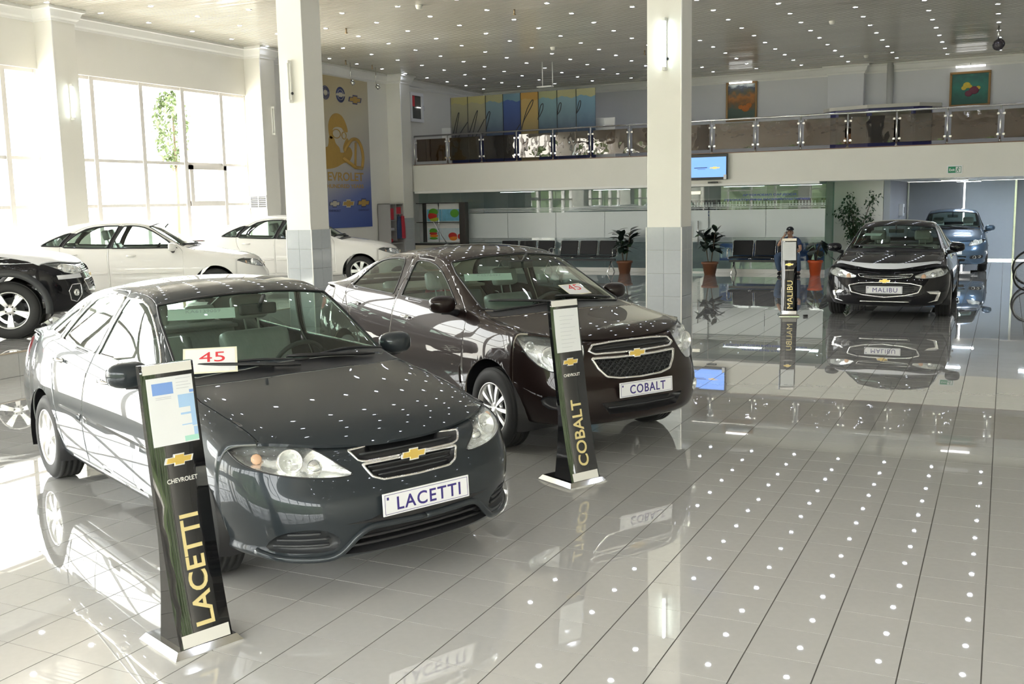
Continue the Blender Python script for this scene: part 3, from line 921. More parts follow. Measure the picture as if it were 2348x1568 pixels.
            if op.get('mesh'):
                b = MB(); za, zb, hw, pitch = op['mesh']; row = 0; z = za
                while z < zb:
                    a = -hw + (pitch / 2 if row % 2 else 0)
                    while a < hw:
                        if inside(op['poly'], a, z):
                            h = hit(Fg, 3, 2, a, z)
                            if h is not None:
                                c = h[0][:3] - np.array([.02, 0, 0]); q = pitch * .50; v = pitch * .34
                                ring = [(c[0], c[1] + yy, c[2] + zz) for yy, zz in ((q, 0), (q * .6, v), (-q * .6, v), (-q, 0), (-q * .6, -v), (q * .6, -v))]
                                b.tube(ring, .0035, 4, closed=True)
                        a += pitch
                    z += pitch * .36; row += 1
                b.build('grille_mesh', M_GREYP, g)
    vs, fs = F.geo(F.F); fb = mk('front_bumper', vs, fs, [P], root)
    vs, fs = Rr.geo(Rr.F); rb = mk('rear_bumper', vs, fs, [P], root)
    # badge + plate + lip
    def on_front(a, z, off, tilt=0.0):
        h = hit(Fg, 3, 2, a, z); p = Vector(h[0][:3]) + Vector((off, 0, 0))
        return frame(p, (0, 1, 0), (-math.sin(tilt), 0, math.cos(tilt)))
    if 'badge' in sp: badge(root, on_front(0, sp['badge'][0], sp['badge'][2], .2), sp['badge'][1])
    if 'plate' in sp: plate(root, on_front(0, sp['plate'][1], .018, sp['plate'][2] if len(sp['plate']) > 2 else .05), sp['plate'][0])
    if 'lip' in sp:
        b = MB()
        for sg in (1, -1):
            pts = []
            for a, z in smooth_line(sp['lip'], 4):
                h = hit(Fg, 3, 2, sg * a, z)
                if h is not None: pts.append(h[0][:3] + np.array([.006, 0, -.004]))
            if len(pts) > 3: b.tube(pts, .017, 8)
        b.build('chin_lip', P, root)
    # fog lamps
    for a, z, r in sp.get('fogs', []):
        for sg in (1, -1):
            h = hit(Fg, 3, 2, sg * a, z)
            if h is None: continue
            n = Vector(h[1]); n = n if n.x > 0 else -n; n = (n + Vector((.6, 0, 0))).normalized()
            Mx = frame(Vector(h[0][:3]) - n * .02, n.orthogonal(), n.cross(n.orthogonal()))
            b = MB(); b.lathe([(.004, -.02), (r * .6, -.012), (r * .92, .012), (r, .022), (r * 1.12, .02), (r * 1.12, -.01)], 22, M=Mx); f = b.build('fog_lamp', M_REFL, root)
            b = MB(); b.lathe([(.001, .026), (r * .6, .024), (r * .97, .018)], 22, M=Mx); b.build('fog_lens', M_LENS, f)
    # ---------------- doors: handles, mirrors, rub strips
    for sg in (1, -1):
        for nm, hx, hz in sp['handles']:
            h = hit(S.G, 0, 2, hx, hz, (1, 'max' if sg > 0 else 'min'))
            if h is None: continue
            p = Vector(h[0][:3]); par = doors.get((sg, nm), root)
            b = MB(); b.ball((p.x, p.y - sg * .002, p.z), .055, n=12, sc=(1, .12, .48)); hb = b.build('handle_recess', sp.get('recess', M_CHROME), par)
            b = MB(); b.tube([(p.x - .075, p.y + sg * .004, p.z + .012), (p.x - .05, p.y + sg * .026, p.z + .014), (p.x + .04, p.y + sg * .028, p.z + .014), (p.x + .075, p.y + sg * .004, p.z + .012)], [.009, .012, .012, .009], 8)
            b.build('door_handle', sp.get('handle', M_CHROME), par)
        mx, my, mz = sp['mirror']
        par = doors.get((sg, 'front_door'), root)
        b = MB(); b.ball((0, 0, 0), 1.0, n=18)
        vs = []
        for v in b.v:
            x, y, z = v; q = lambda t: math.copysign(abs(t) ** .72, t)
            x2 = q(x) * .085 if x > 0 else q(x) * .03
            vs.append((mx + x2 - .02 * abs(y), sg * (my + .085 + q(y) * .115), mz + q(z) * .072))
        b.v = vs; b.build('door_mirror', sp.get('mirror_mat', P), par)
        b = MB(); b.bbox((mx - .034, min(sg * my, sg * (my + .17)) , mz - .055), (mx - .029, max(sg * (my + .005), sg * (my + .185)), mz + .055), .002); b.build('mirror_glass', M_CHROME, par)
        b = MB(); b.tube([(mx + .02, sg * (my - .06), mz - .085), (mx + .02, sg * (my + .03), mz - .06), (mx + .01, sg * (my + .10), mz - .05)], [.035, .026, .03], 10); b.build('mirror_foot', M_BLACK, par)
        for nm, x0, x1, z0, z1 in sp.get('strips', []):
            pts = []
            for t in np.linspace(0, 1, 12):
                x = x0 + (x1 - x0) * t; z = z0 + (z1 - z0) * t
                h = hit(S.G, 0, 2, x, z, (1, 'max' if sg > 0 else 'min'))
                if h is not None: pts.append((h[0][0], h[0][1] + sg * .002, h[0][2]))
            if len(pts) > 2:
                vs = []
                for qi, q in enumerate(pts):
                    e = .15 if qi in (0, len(pts) - 1) else 1.0
                    for dy, dz in ((-.004, .022), (.012, .015), (.014, -.010), (-.004, -.022)): vs.append((q[0], q[1] + sg * dy * e, q[2] + dz))
                n = len(pts); fs = [(i * 4 + k, i * 4 + k + 1, i * 4 + k + 5, i * 4 + k + 4) for i in range(n - 1) for k in range(3)]
                fs += [(0, 1, 2, 3), tuple((n - 1) * 4 + k for k in range(4))]
                b = MB(); b.add(vs, fs); b.build('rub_strip', P, doors.get((sg, nm), root))
    # ---------------- wheels
    wm, tm = wheel_mesh(sp['R'], sp.get('tw', .195), sp['rim'], sp['wheel'], sp.get('rim_mat'))
    for xw in (1, -1):
        for sg in (1, -1):
            wo = obj('wheel', wm, root, (xw * sp['wb'] / 2, sg * (sp['w'] - sp.get('tw', .195) / 2 - .022), sp['R']), (0, .5 * xw + sg, 0 if sg > 0 else PI))
            wo.rotation_euler = (0, 0, 0 if sg > 0 else PI)
            if xw > 0: wo.rotation_euler.z += sp.get('steer', 0)
            obj('tyre', tm, wo)
    # ---------------- cabin
    cow = sp['cowl']                                   # (x, z) of the windshield foot in the middle
    seatm = sp.get('seat', M_SEAT)
    b = soft_box((cow[0] - .62, -.66, cow[1] - .30), (cow[0] - .02, .66, cow[1] - .055), .05); dash = b.build('dashboard', sp.get('dash', M_INTD), root)
    b = soft_box((cow[0] - .67, .16, cow[1] - .16), (cow[0] - .30, .56, cow[1] - .02), .04); b.build('instrument_hood', sp.get('dash', M_INTD), dash)
    swc = Vector((cow[0] - .78, .36, cow[1] - .10))
    Ms = Matrix.Translation(swc) @ Matrix.Rotation(math.radians(-63), 4, 'Y')
    b = MB(); ring = [(.185 * math.cos(t), .185 * math.sin(t), 0) for t in np.linspace(0, 2 * PI, 29)[:-1]]
    b.tube(ring, .015, 8, closed=True, M=Ms); b.tube([(0, -.18, 0), (0, 0, -.01), (0, .18, 0)], .018, 6, M=Ms); b.tube([(-.18, 0, 0), (0, 0, -.01)], .018, 6, M=Ms); b.ball((0, 0, 0), .06, sc=(1, 1, .5), M=Ms)
    b.build('steering_wheel', M_INTD, root)
    sx = cow[0] - 1.05
    for y in (.36, -.36): make_seat(root, sx, y, seatm)
    b = soft_box((-.25, -.62, 0), (.25, .62, .17), .05); rs = b.build('rear_seat', seatm, root, (sx - .86, 0, .36))
    b = soft_box((-.07, -.6, 0), (.07, .6, .58), .05); b.build('seat_back', seatm, rs, (-.22, 0, .1), (0, -.35, 0))
    for y in (.36, -.36):
        b = soft_box((-.05, -.12, 0), (.05, .12, .13), .04); b.build('headrest', seatm, rs, (-.43, y, .66), (0, -.35, 0))
    bx = sp['shelf']
    b = MB(); b.bbox((bx - .25, -.6, sp['shelfz'] - .03), (sx - 1.15, .6, sp['shelfz']), .01); b.build('parcel_shelf', inner, root)
    # rear-view mirror
    rm = sp['rvm']; b = soft_box((rm[0] - .02, -.12, rm[1] - .035), (rm[0] + .02, .12, rm[1] + .035), .015); b.cyl((rm[0], 0, rm[1]), (rm[0] + .09, 0, rm[1] + .09), .012, 8); b.build('rear_view_mirror', M_INTD, root)
    # wipers
    for y0, y1, dz in sp.get('wipers', []):
        pts = []
        for t in np.linspace(0, 1, 9):
            y = y0 + (y1 - y0) * t
            xx = sp['wiper_x'] - .16 * (y / .6) ** 2 - .10 * t
            h = hit(S.G, 0, 1, xx, y, (2, 'max'))
            if h is not None: pts.append((h[0][0], h[0][1], h[0][2] + .014 + .006 * math.sin(PI * t)))
        if len(pts) > 3:
            b = MB(); b.tube(pts, [.006] + [.011] * (len(pts) - 2) + [.006], 6); b.tube([(q[0] - .016, q[1], q[2] - .006) for q in pts[2:]], .006, 4); b.build('wiper', M_BLACK, root)
    root['_'] = 0; del root['_']
    return dict(root=root, S=S, Fg=Fg, Rg=Rg, doors=doors, bumper=fb, hood=hood, shell=shell)
# ------------------------------------------------------------------ compact sedan (grey one in front, two white ones by the window)
def arc_poly(pts, per=3): return round_poly(pts, per)
def sym_xy(pts): return [(x, y) for x, y in pts] + [(x, -y) for x, y in reversed(pts)]

def lacetti_spec():
    return dict(
        w=.8625, wb=2.60, R=.300, rim=.195, arch=.352, wheel='cap7', zmid=.62,
        #  xs    w     zs    (y4,z4)      (y5,z5)       x6    y6   z6    zc    bow
        stations=[
            (-1.72, .825, .25, (.78, .86), (.715, .985), -2.15, .66, .985, 1.005, -.10),
            (-1.62, .840, .24, (.80, .88), (.735, 1.005), -2.0, .675, 1.015, 1.035, -.10),
            (-1.48, .852, .23, (.81, .89), (.745, 1.015), -1.76, .64, 1.035, 1.055, -.07),
            (-1.28, .860, .22, (.815, .885), (.750, 1.012), -1.40, .60, 1.195, 1.24, -.07),
            (-1.02, .8625, .22, (.82, .875), (.750, 1.00), -1.06, .585, 1.305, 1.365, -.04),
            (-.68, .8625, .22, (.82, .865), (.748, .985), -.70, .58, 1.372, 1.43, 0),
            (-.30, .8625, .22, (.82, .855), (.746, .972), -.30, .58, 1.398, 1.455, 0),
            (.02, .8625, .22, (.82, .85), (.745, .965), .02, .58, 1.388, 1.448, .03),
            (.27, .8625, .22, (.82, .848), (.745, .958), .27, .585, 1.345, 1.405, .08),
            (.54, .8625, .22, (.82, .845), (.745, .95), .52, .630, 1.175, 1.225, .13),
            (.80, .862, .22, (.82, .83), (.750, .918), .80, .685, .962, .99, .20),
            (.97, .862, .23, (.82, .82), (.755, .895), 1.02, .70, .922, .952, .14),
            (1.18, .862, .24, (.82, .81), (.755, .865), 1.34, .69, .880, .908, .12),
            (1.38, .860, .25, (.82, .78), (.765, .835), 1.62, .675, .83, .855, .13),
            (1.55, .854, .25, (.82, .74), (.775, .785), 1.78, .665, .79, .806, .20)],
        nose=[(1.665, .795, .735), (1.72, .762, .757), (1.82, .68, .765), (1.905, .575, .755), (1.985, .42, .735), (2.045, .22, .722), (2.065, 0, .718)],
        xj=1.665, wj=.845,
        front=[(.685, 2.085, .835, .69), (.62, 2.105, .845, .63), (.555, 2.15, .85, .56), (.50, 2.195, .85, .50), (.42, 2.205, .845, .42), (.34, 2.195, .84, .34), (.27, 2.185, .835, .28), (.215, 2.185, .82, .235), (.18, 2.12, .76, .22), (.18, 1.98, .70, .22)],
        rear=[(.90, -2.285, .79, .90), (.76, -2.30, .82, .76), (.62, -2.325, .84, .62), (.48, -2.325, .84, .48), (.34, -2.28, .83, .34), (.25, -2.22, .80, .25), (.24, -2.05, .70, .24)],
        windshield=sym_xy(smooth_line([(.375, 0.0), (.355, .25), (.31, .48), (.27, .565)], 4) + [(.40, .60), (.80, .665)] + smooth_line([(.90, .60), (.965, .35), (.985, 0.0)], 4)[1:-1][:-1] + [(.985, .02)]),
        backlight=sym_xy([(-1.05, .0), (-1.07, .3), (-1.09, .52), (-1.40, .55), (-1.68, .57), (-1.76, .45), (-1.80, .2), (-1.81, 0.0)][::-1]),
        windows=[
            ('front_door', [(-.335, .985), (-.29, 1.09), (-.235, 1.19), (-.165, 1.295), (-.125, 1.342), (-.02, 1.347), (.10, 1.337), (.20, 1.312), (.30, 1.262), (.42, 1.183), (.55, 1.085), (.66, .985), (.655, .966), (.4, .972), (0, .98)]),
            ('rear_door', [(-1.08, 1.03), (-1.03, 1.10), (-.95, 1.17), (-.85, 1.24), (-.72, 1.305), (-.60, 1.332), (-.40, 1.35), (-.205, 1.348), (-.25, 1.26), (-.33, 1.13), (-.40, .99), (-.7, 1.0), (-1.07, 1.018)]),
            ('quarter', [(-1.42, 1.05), (-1.32, 1.11), (-1.18, 1.175), (-1.05, 1.225), (-.96, 1.245), (-1.02, 1.18), (-1.09, 1.11), (-1.135, 1.036), (-1.3, 1.043)])],
        doors=[
            ('front_door', smooth_line([(-.365, .30), (-.37, .60), (-.375, .97), (-.30, 1.15), (-.20, 1.30), (-.15, 1.372), (-.02, 1.378), (.12, 1.366), (.24, 1.334), (.36, 1.265), (.50, 1.16), (.64, 1.045), (.76, .955), (.80, .85), (.80, .6), (.80, .30)], 2) + [(.3, .285)]),
            ('rear_door', smooth_line([(-.38, .30), (-.385, .6), (-.39, .97), (-.32, 1.15), (-.21, 1.32), (-.185, 1.376), (-.4, 1.382), (-.62, 1.365), (-.80, 1.31), (-.92, 1.245), (-1.03, 1.16), (-1.10, 1.07), (-1.13, 1.0), (-1.10, .85), (-1.02, .72), (-.95, .55), (-.89, .40), (-.86, .30)], 2))],
        cowl_poly=sym_xy([(.985, .02), (.965, .35), (.90, .60), (.84, .66), (.95, .688), (1.01, .585), (1.09, .355), (1.122, .02)]),
        hood=sym_xy(smooth_line([(1.135, 0.0), (1.10, .35), (1.02, .585), (.97, .695)], 3) + smooth_line([(1.2, .715), (1.45, .705), (1.65, .69), (1.77, .685)], 3) + [(1.84, .72), (2.2, .6), (2.2, .01)]),
        headlamp=arc_poly([(.345, .605), (.45, .602), (.60, .618), (.74, .642), (.86, .675), (.925, .715), (.90, .75), (.80, .772), (.65, .772), (.54, .75), (.47, .712), (.40, .655)], 3),
        bulbs=[('bowl', .62, .69, .058), ('lens', .50, .655, .040), ('amber', .78, .705, .027)],
        taillamp=arc_poly([(.55, .80), (.75, .78), (.95, .80), (.97, .90), (.85, .95), (.6, .93)], 3),
        openings=[
            dict(name='upper_grille', poly=[(-.335, .708), (-.30, .66), (-.26, .652), (.26, .652), (.30, .66), (.335, .708), (.2, .712), (0, .713), (-.2, .712)], depth=.035, chrome=.0065, bars=[(.682, .28)]),
            dict(name='lower_grille', poly=[(-.285, .640), (-.25, .58), (-.20, .560), (0, .555), (.20, .560), (.25, .58), (.285, .640), (0, .641)], depth=.045, chrome=.008, bars=[(.620, .25), (.598, .235), (.578, .21)]),
            dict(name='lower_intake', poly=[(-.46, .235), (-.40, .30), (-.34, .345), (-.28, .355), (0, .345), (.28, .355), (.34, .345), (.40, .30), (.46, .235), (.3, .222), (0, .218), (-.3, .222)], depth=.09, bars=[(.30, .38), (.265, .40)], bar_r=.009, bar_mat=M_BLACK),
            dict(name='plate_panel', poly=[(-.44, .385), (-.30, .372), (0, .362), (.30, .372), (.44, .385), (.3, .392), (.25, .41), (-.25, .41), (-.3, .392)], depth=.006, mat=M_BLACK),
            dict(name='fog_bezel', mirror=True, poly=arc_poly([(.49, .262), (.62, .256), (.76, .262), (.82, .285), (.76, .345), (.66, .372), (.56, .372), (.49, .345), (.455, .30)], 2), depth=.03, mat=M_GREYP, bars=[(.29, (.50, .77)), (.32, (.50, .75)), (.348, (.54, .70))], bar_r=.008)],
        lip=[(.88, .262), (.76, .238), (.60, .226), (.49, .232), (.43, .268), (.37, .325), (.31, .356), (.20, .358), (0, .352)], badge=(.648, .155, .012), plate=('LACETTI', .455, .05),
        handles=[('front_door', -.02, .845), ('rear_door', -.93, .885)],
        mirror=(.62, .80, .985),
        strips=[('rear_door', -.86, -.41, .585, .58), ('front_door', -.34, .78, .58, .565)],
        wipers=[(-.05, -.60, 0), (.52, -.08, 0)], wiper_x=1.06,
        cowl=(1.03, .95), shelf=-1.55, shelfz=1.0, rvm=(.44, 1.27),
        trim=M_CHROME)
CLAC = paint('graphite_grey_paint', (0.032, 0.039, 0.045), .3, .36)
sp = lacetti_spec(); sp.update(loc=(-4.558, 5.102), yaw=-0.4224, paint=CLAC, steer=-.05)
LAC = build_car(sp)
tag(LAC['root'], 'dark grey sedan with a LACETTI plate in the foreground', 'car', 'sedans on the showroom floor')
# ------------------------------------------------------------------ brown sedan
CCOB = paint('dark_brown_metallic_paint', (0.016, 0.0095, 0.0085), .25, .36)
M_BEIGE = mat('beige_trim', (0.42, 0.38, 0.31), 0.6, noise=0.05)
sp = dict(
    w=.8675, wb=2.62, R=.317, rim=.197, arch=.385, wheel='thin10', zmid=.66, inner=M_BEIGE, dash=M_BEIGE,
    stations=[
        (-1.76, .830, .27, (.79, .93), (.735, 1.085), -2.16, .665, 1.095, 1.115, -.10),
        (-1.64, .845, .26, (.80, .95), (.750, 1.10), -2.02, .67, 1.115, 1.14, -.10),
        (-1.50, .855, .25, (.81, .95), (.758, 1.105), -1.78, .63, 1.135, 1.16, -.06),
        (-1.30, .862, .25, (.82, .95), (.762, 1.10), -1.45, .60, 1.26, 1.31, -.06),
        (-1.02, .866, .24, (.825, .94), (.763, 1.09), -1.08, .59, 1.375, 1.43, -.04),
        (-.68, .8675, .24, (.825, .93), (.763, 1.08), -.70, .59, 1.44, 1.495, 0),
        (-.30, .8675, .24, (.825, .92), (.763, 1.07), -.30, .59, 1.468, 1.525, 0),
        (.05, .8675, .24, (.825, .915), (.762, 1.062), .05, .59, 1.455, 1.515, .03),
        (.31, .8675, .24, (.825, .91), (.762, 1.056), .31, .60, 1.405, 1.465, .08),
        (.62, .8675, .24, (.825, .905), (.762, 1.048), .63, .645, 1.235, 1.285, .15),
        (.96, .866, .25, (.825, .90), (.765, 1.028), 1.0, .705, 1.03, 1.06, .20),
        (1.10, .866, .26, (.83, .89), (.77, 1.01), 1.18, .72, .992, 1.022, .14),
        (1.25, .866, .27, (.83, .875), (.778, .985), 1.38, .705, .96, .995, .12),
        (1.40, .864, .28, (.83, .86), (.788, .96), 1.59, .69, .935, .965, .13),
        (1.52, .858, .28, (.825, .85), (.795, .94), 1.72, .675, .918, .935, .19)],
    nose=[(1.62, .80, .93), (1.67, .77, .932), (1.76, .685, .92), (1.845, .58, .903), (1.92, .42, .882), (1.965, .22, .872), (1.98, 0, .869)],
    xj=1.62, wj=.85,
    front=[(.83, 2.00, .84, .86), (.76, 2.03, .84, .78), (.68, 2.06, .85, .70), (.60, 2.085, .85, .61), (.53, 2.13, .85, .53), (.45, 2.155, .85, .45), (.36, 2.15, .84, .37), (.28, 2.14, .83, .30), (.235, 2.06, .78, .26), (.235, 1.92, .70, .26)],
    rear=[(1.0, -2.30, .79, 1.0), (.86, -2.33, .82, .86), (.70, -2.36, .84, .70), (.52, -2.36, .84, .52), (.36, -2.30, .83, .36), (.27, -2.24, .80, .27), (.26, -2.05, .70, .26)],
    windshield=sym_xy(smooth_line([(.40, 0.0), (.385, .25), (.345, .48), (.31, .575)], 4) + [(.45, .615), (.975, .69)] + smooth_line([(1.07, .62), (1.145, .35), (1.165, .02)], 4)),
    backlight=sym_xy([(-1.10, .0), (-1.11, .3), (-1.13, .52), (-1.45, .55), (-1.70, .57), (-1.79, .45), (-1.82, .2), (-1.83, 0.0)][::-1]),
    windows=[
        ('front_door', [(-.285, 1.085), (-.27, 1.2), (-.245, 1.33), (-.225, 1.385), (-.17, 1.40), (0, 1.392), (.12, 1.37), (.24, 1.325), (.38, 1.245), (.52, 1.155), (.66, 1.07), (.63, 1.062), (.3, 1.07), (0, 1.077)]),
        ('rear_door', [(-1.35, 1.118), (-1.29, 1.19), (-1.20, 1.265), (-1.09, 1.325), (-.95, 1.37), (-.8, 1.392), (-.6, 1.405), (-.46, 1.40), (-.43, 1.36), (-.425, 1.2), (-.44, 1.09), (-.8, 1.10)])],
    doors=[
        ('front_door', smooth_line([(-.345, .36), (-.35, .70), (-.355, 1.06), (-.325, 1.25), (-.30, 1.40), (-.28, 1.442), (-.05, 1.44), (.13, 1.415), (.27, 1.365), (.42, 1.28), (.58, 1.175), (.74, 1.08), (.86, 1.0), (.895, .9), (.895, .65), (.89, .36)], 2) + [(.3, .34)]),
        ('rear_door', smooth_line([(-.36, .36), (-.365, .7), (-.37, 1.06), (-.345, 1.25), (-.32, 1.40), (-.31, 1.442), (-.6, 1.445), (-.85, 1.42), (-1.02, 1.375), (-1.18, 1.305), (-1.32, 1.215), (-1.42, 1.12), (-1.40, 1.02), (-1.25, .86), (-1.08, .75), (-.98, .62), (-.93, .45), (-.91, .36)], 2))],
    cowl_poly=sym_xy([(1.165, .02), (1.145, .35), (1.07, .62), (1.01, .69), (1.13, .708), (1.20, .60), (1.26, .36), (1.285, .02)]),
    hood=sym_xy(smooth_line([(1.30, 0.0), (1.27, .36), (1.21, .60), (1.15, .72)], 3) + smooth_line([(1.25, .745), (1.38, .74), (1.52, .735), (1.62, .73)], 3) + [(1.72, .76), (2.2, .6), (2.2, .01)]),
    headlamp=[(.50, .70), (.455, .78), (.44, .84), (.52, .96), (.97, .97), (.955, .915), (.93, .84), (.885, .765), (.82, .705), (.74, .665), (.63, .645), (.55, .655)],
    bulbs=[('bowl', .70, .77, .07), ('lens', .57, .74, .045), ('bowl', .84, .85, .03)],
    taillamp=arc_poly([(.6, .85), (.75, .83), (.95, .85), (.97, .98), (.85, 1.03), (.62, 1.0)], 3),
    openings=[
        dict(name='upper_grille', poly=[(-.415, .795), (-.37, .772), (0, .765), (.37, .772), (.415, .795), (.37, .835), (.2, .846), (0, .848), (-.2, .846), (-.37, .835)], depth=.035, chrome=.010, bars=[(.80, .34)]),
        dict(name='lower_grille', poly=[(-.405, .742), (-.37, .67), (-.31, .605), (-.2, .585), (0, .578), (.2, .585), (.31, .605), (.37, .67), (.405, .742), (.2, .735), (0, .733), (-.2, .735)], depth=.05, chrome=.012, mesh=(.59, .735, .38, .055)),
        dict(name='lower_intake', poly=[(-.40, .425), (-.33, .335), (0, .325), (.33, .335), (.40, .425), (0, .43)], depth=.07, bars=[(.38, .33)], bar_r=.008),
        dict(name='fog_bezel', mirror=True, poly=arc_poly([(.62, .385), (.80, .39), (.86, .45), (.80, .485), (.66, .475), (.59, .43)], 2), depth=.02, mat=M_BLACK)],
    badge=(.752, .17, .014), plate=('COBALT', .505, .04), fogs=[(.685, .432, .045)],
    handles=[('front_door', -.10, .905), ('rear_door', -1.12, .955)],
    mirror=(.70, .815, 1.085), mirror_mat=CCOB, recess=M_CHROME, handle=M_CHROME,
    wipers=[(-.05, -.60, 0), (.55, -.05, 0)], wiper_x=1.20,
    cowl=(1.19, 1.02), shelf=-1.55, shelfz=1.08, rvm=(.52, 1.36), trim=M_BLACK, trim_r=.006,
    loc=(-4.23, 8.206), yaw=-0.5256, paint=CCOB, steer=0.0)
COB = build_car(sp)
tag(COB['root'], 'dark brown sedan with a COBALT plate behind the grey sedan', 'car', 'sedans on the showroom floor')
b = MB(); h = hit(COB['S'].G, 0, 1, -.72, 0, (2, 'max'))[0]
b.ball((h[0], 0, h[2]), .05, sc=(1.3, .5, .4)); b.tube([(h[0], 0, h[2] + .01), (h[0] - .12, 0, h[2] + .10), (h[0] - .28, 0, h[2] + .24)], [.006, .004, .0025], 6); b.build('roof_aerial', M_BLACK, COB['root'])
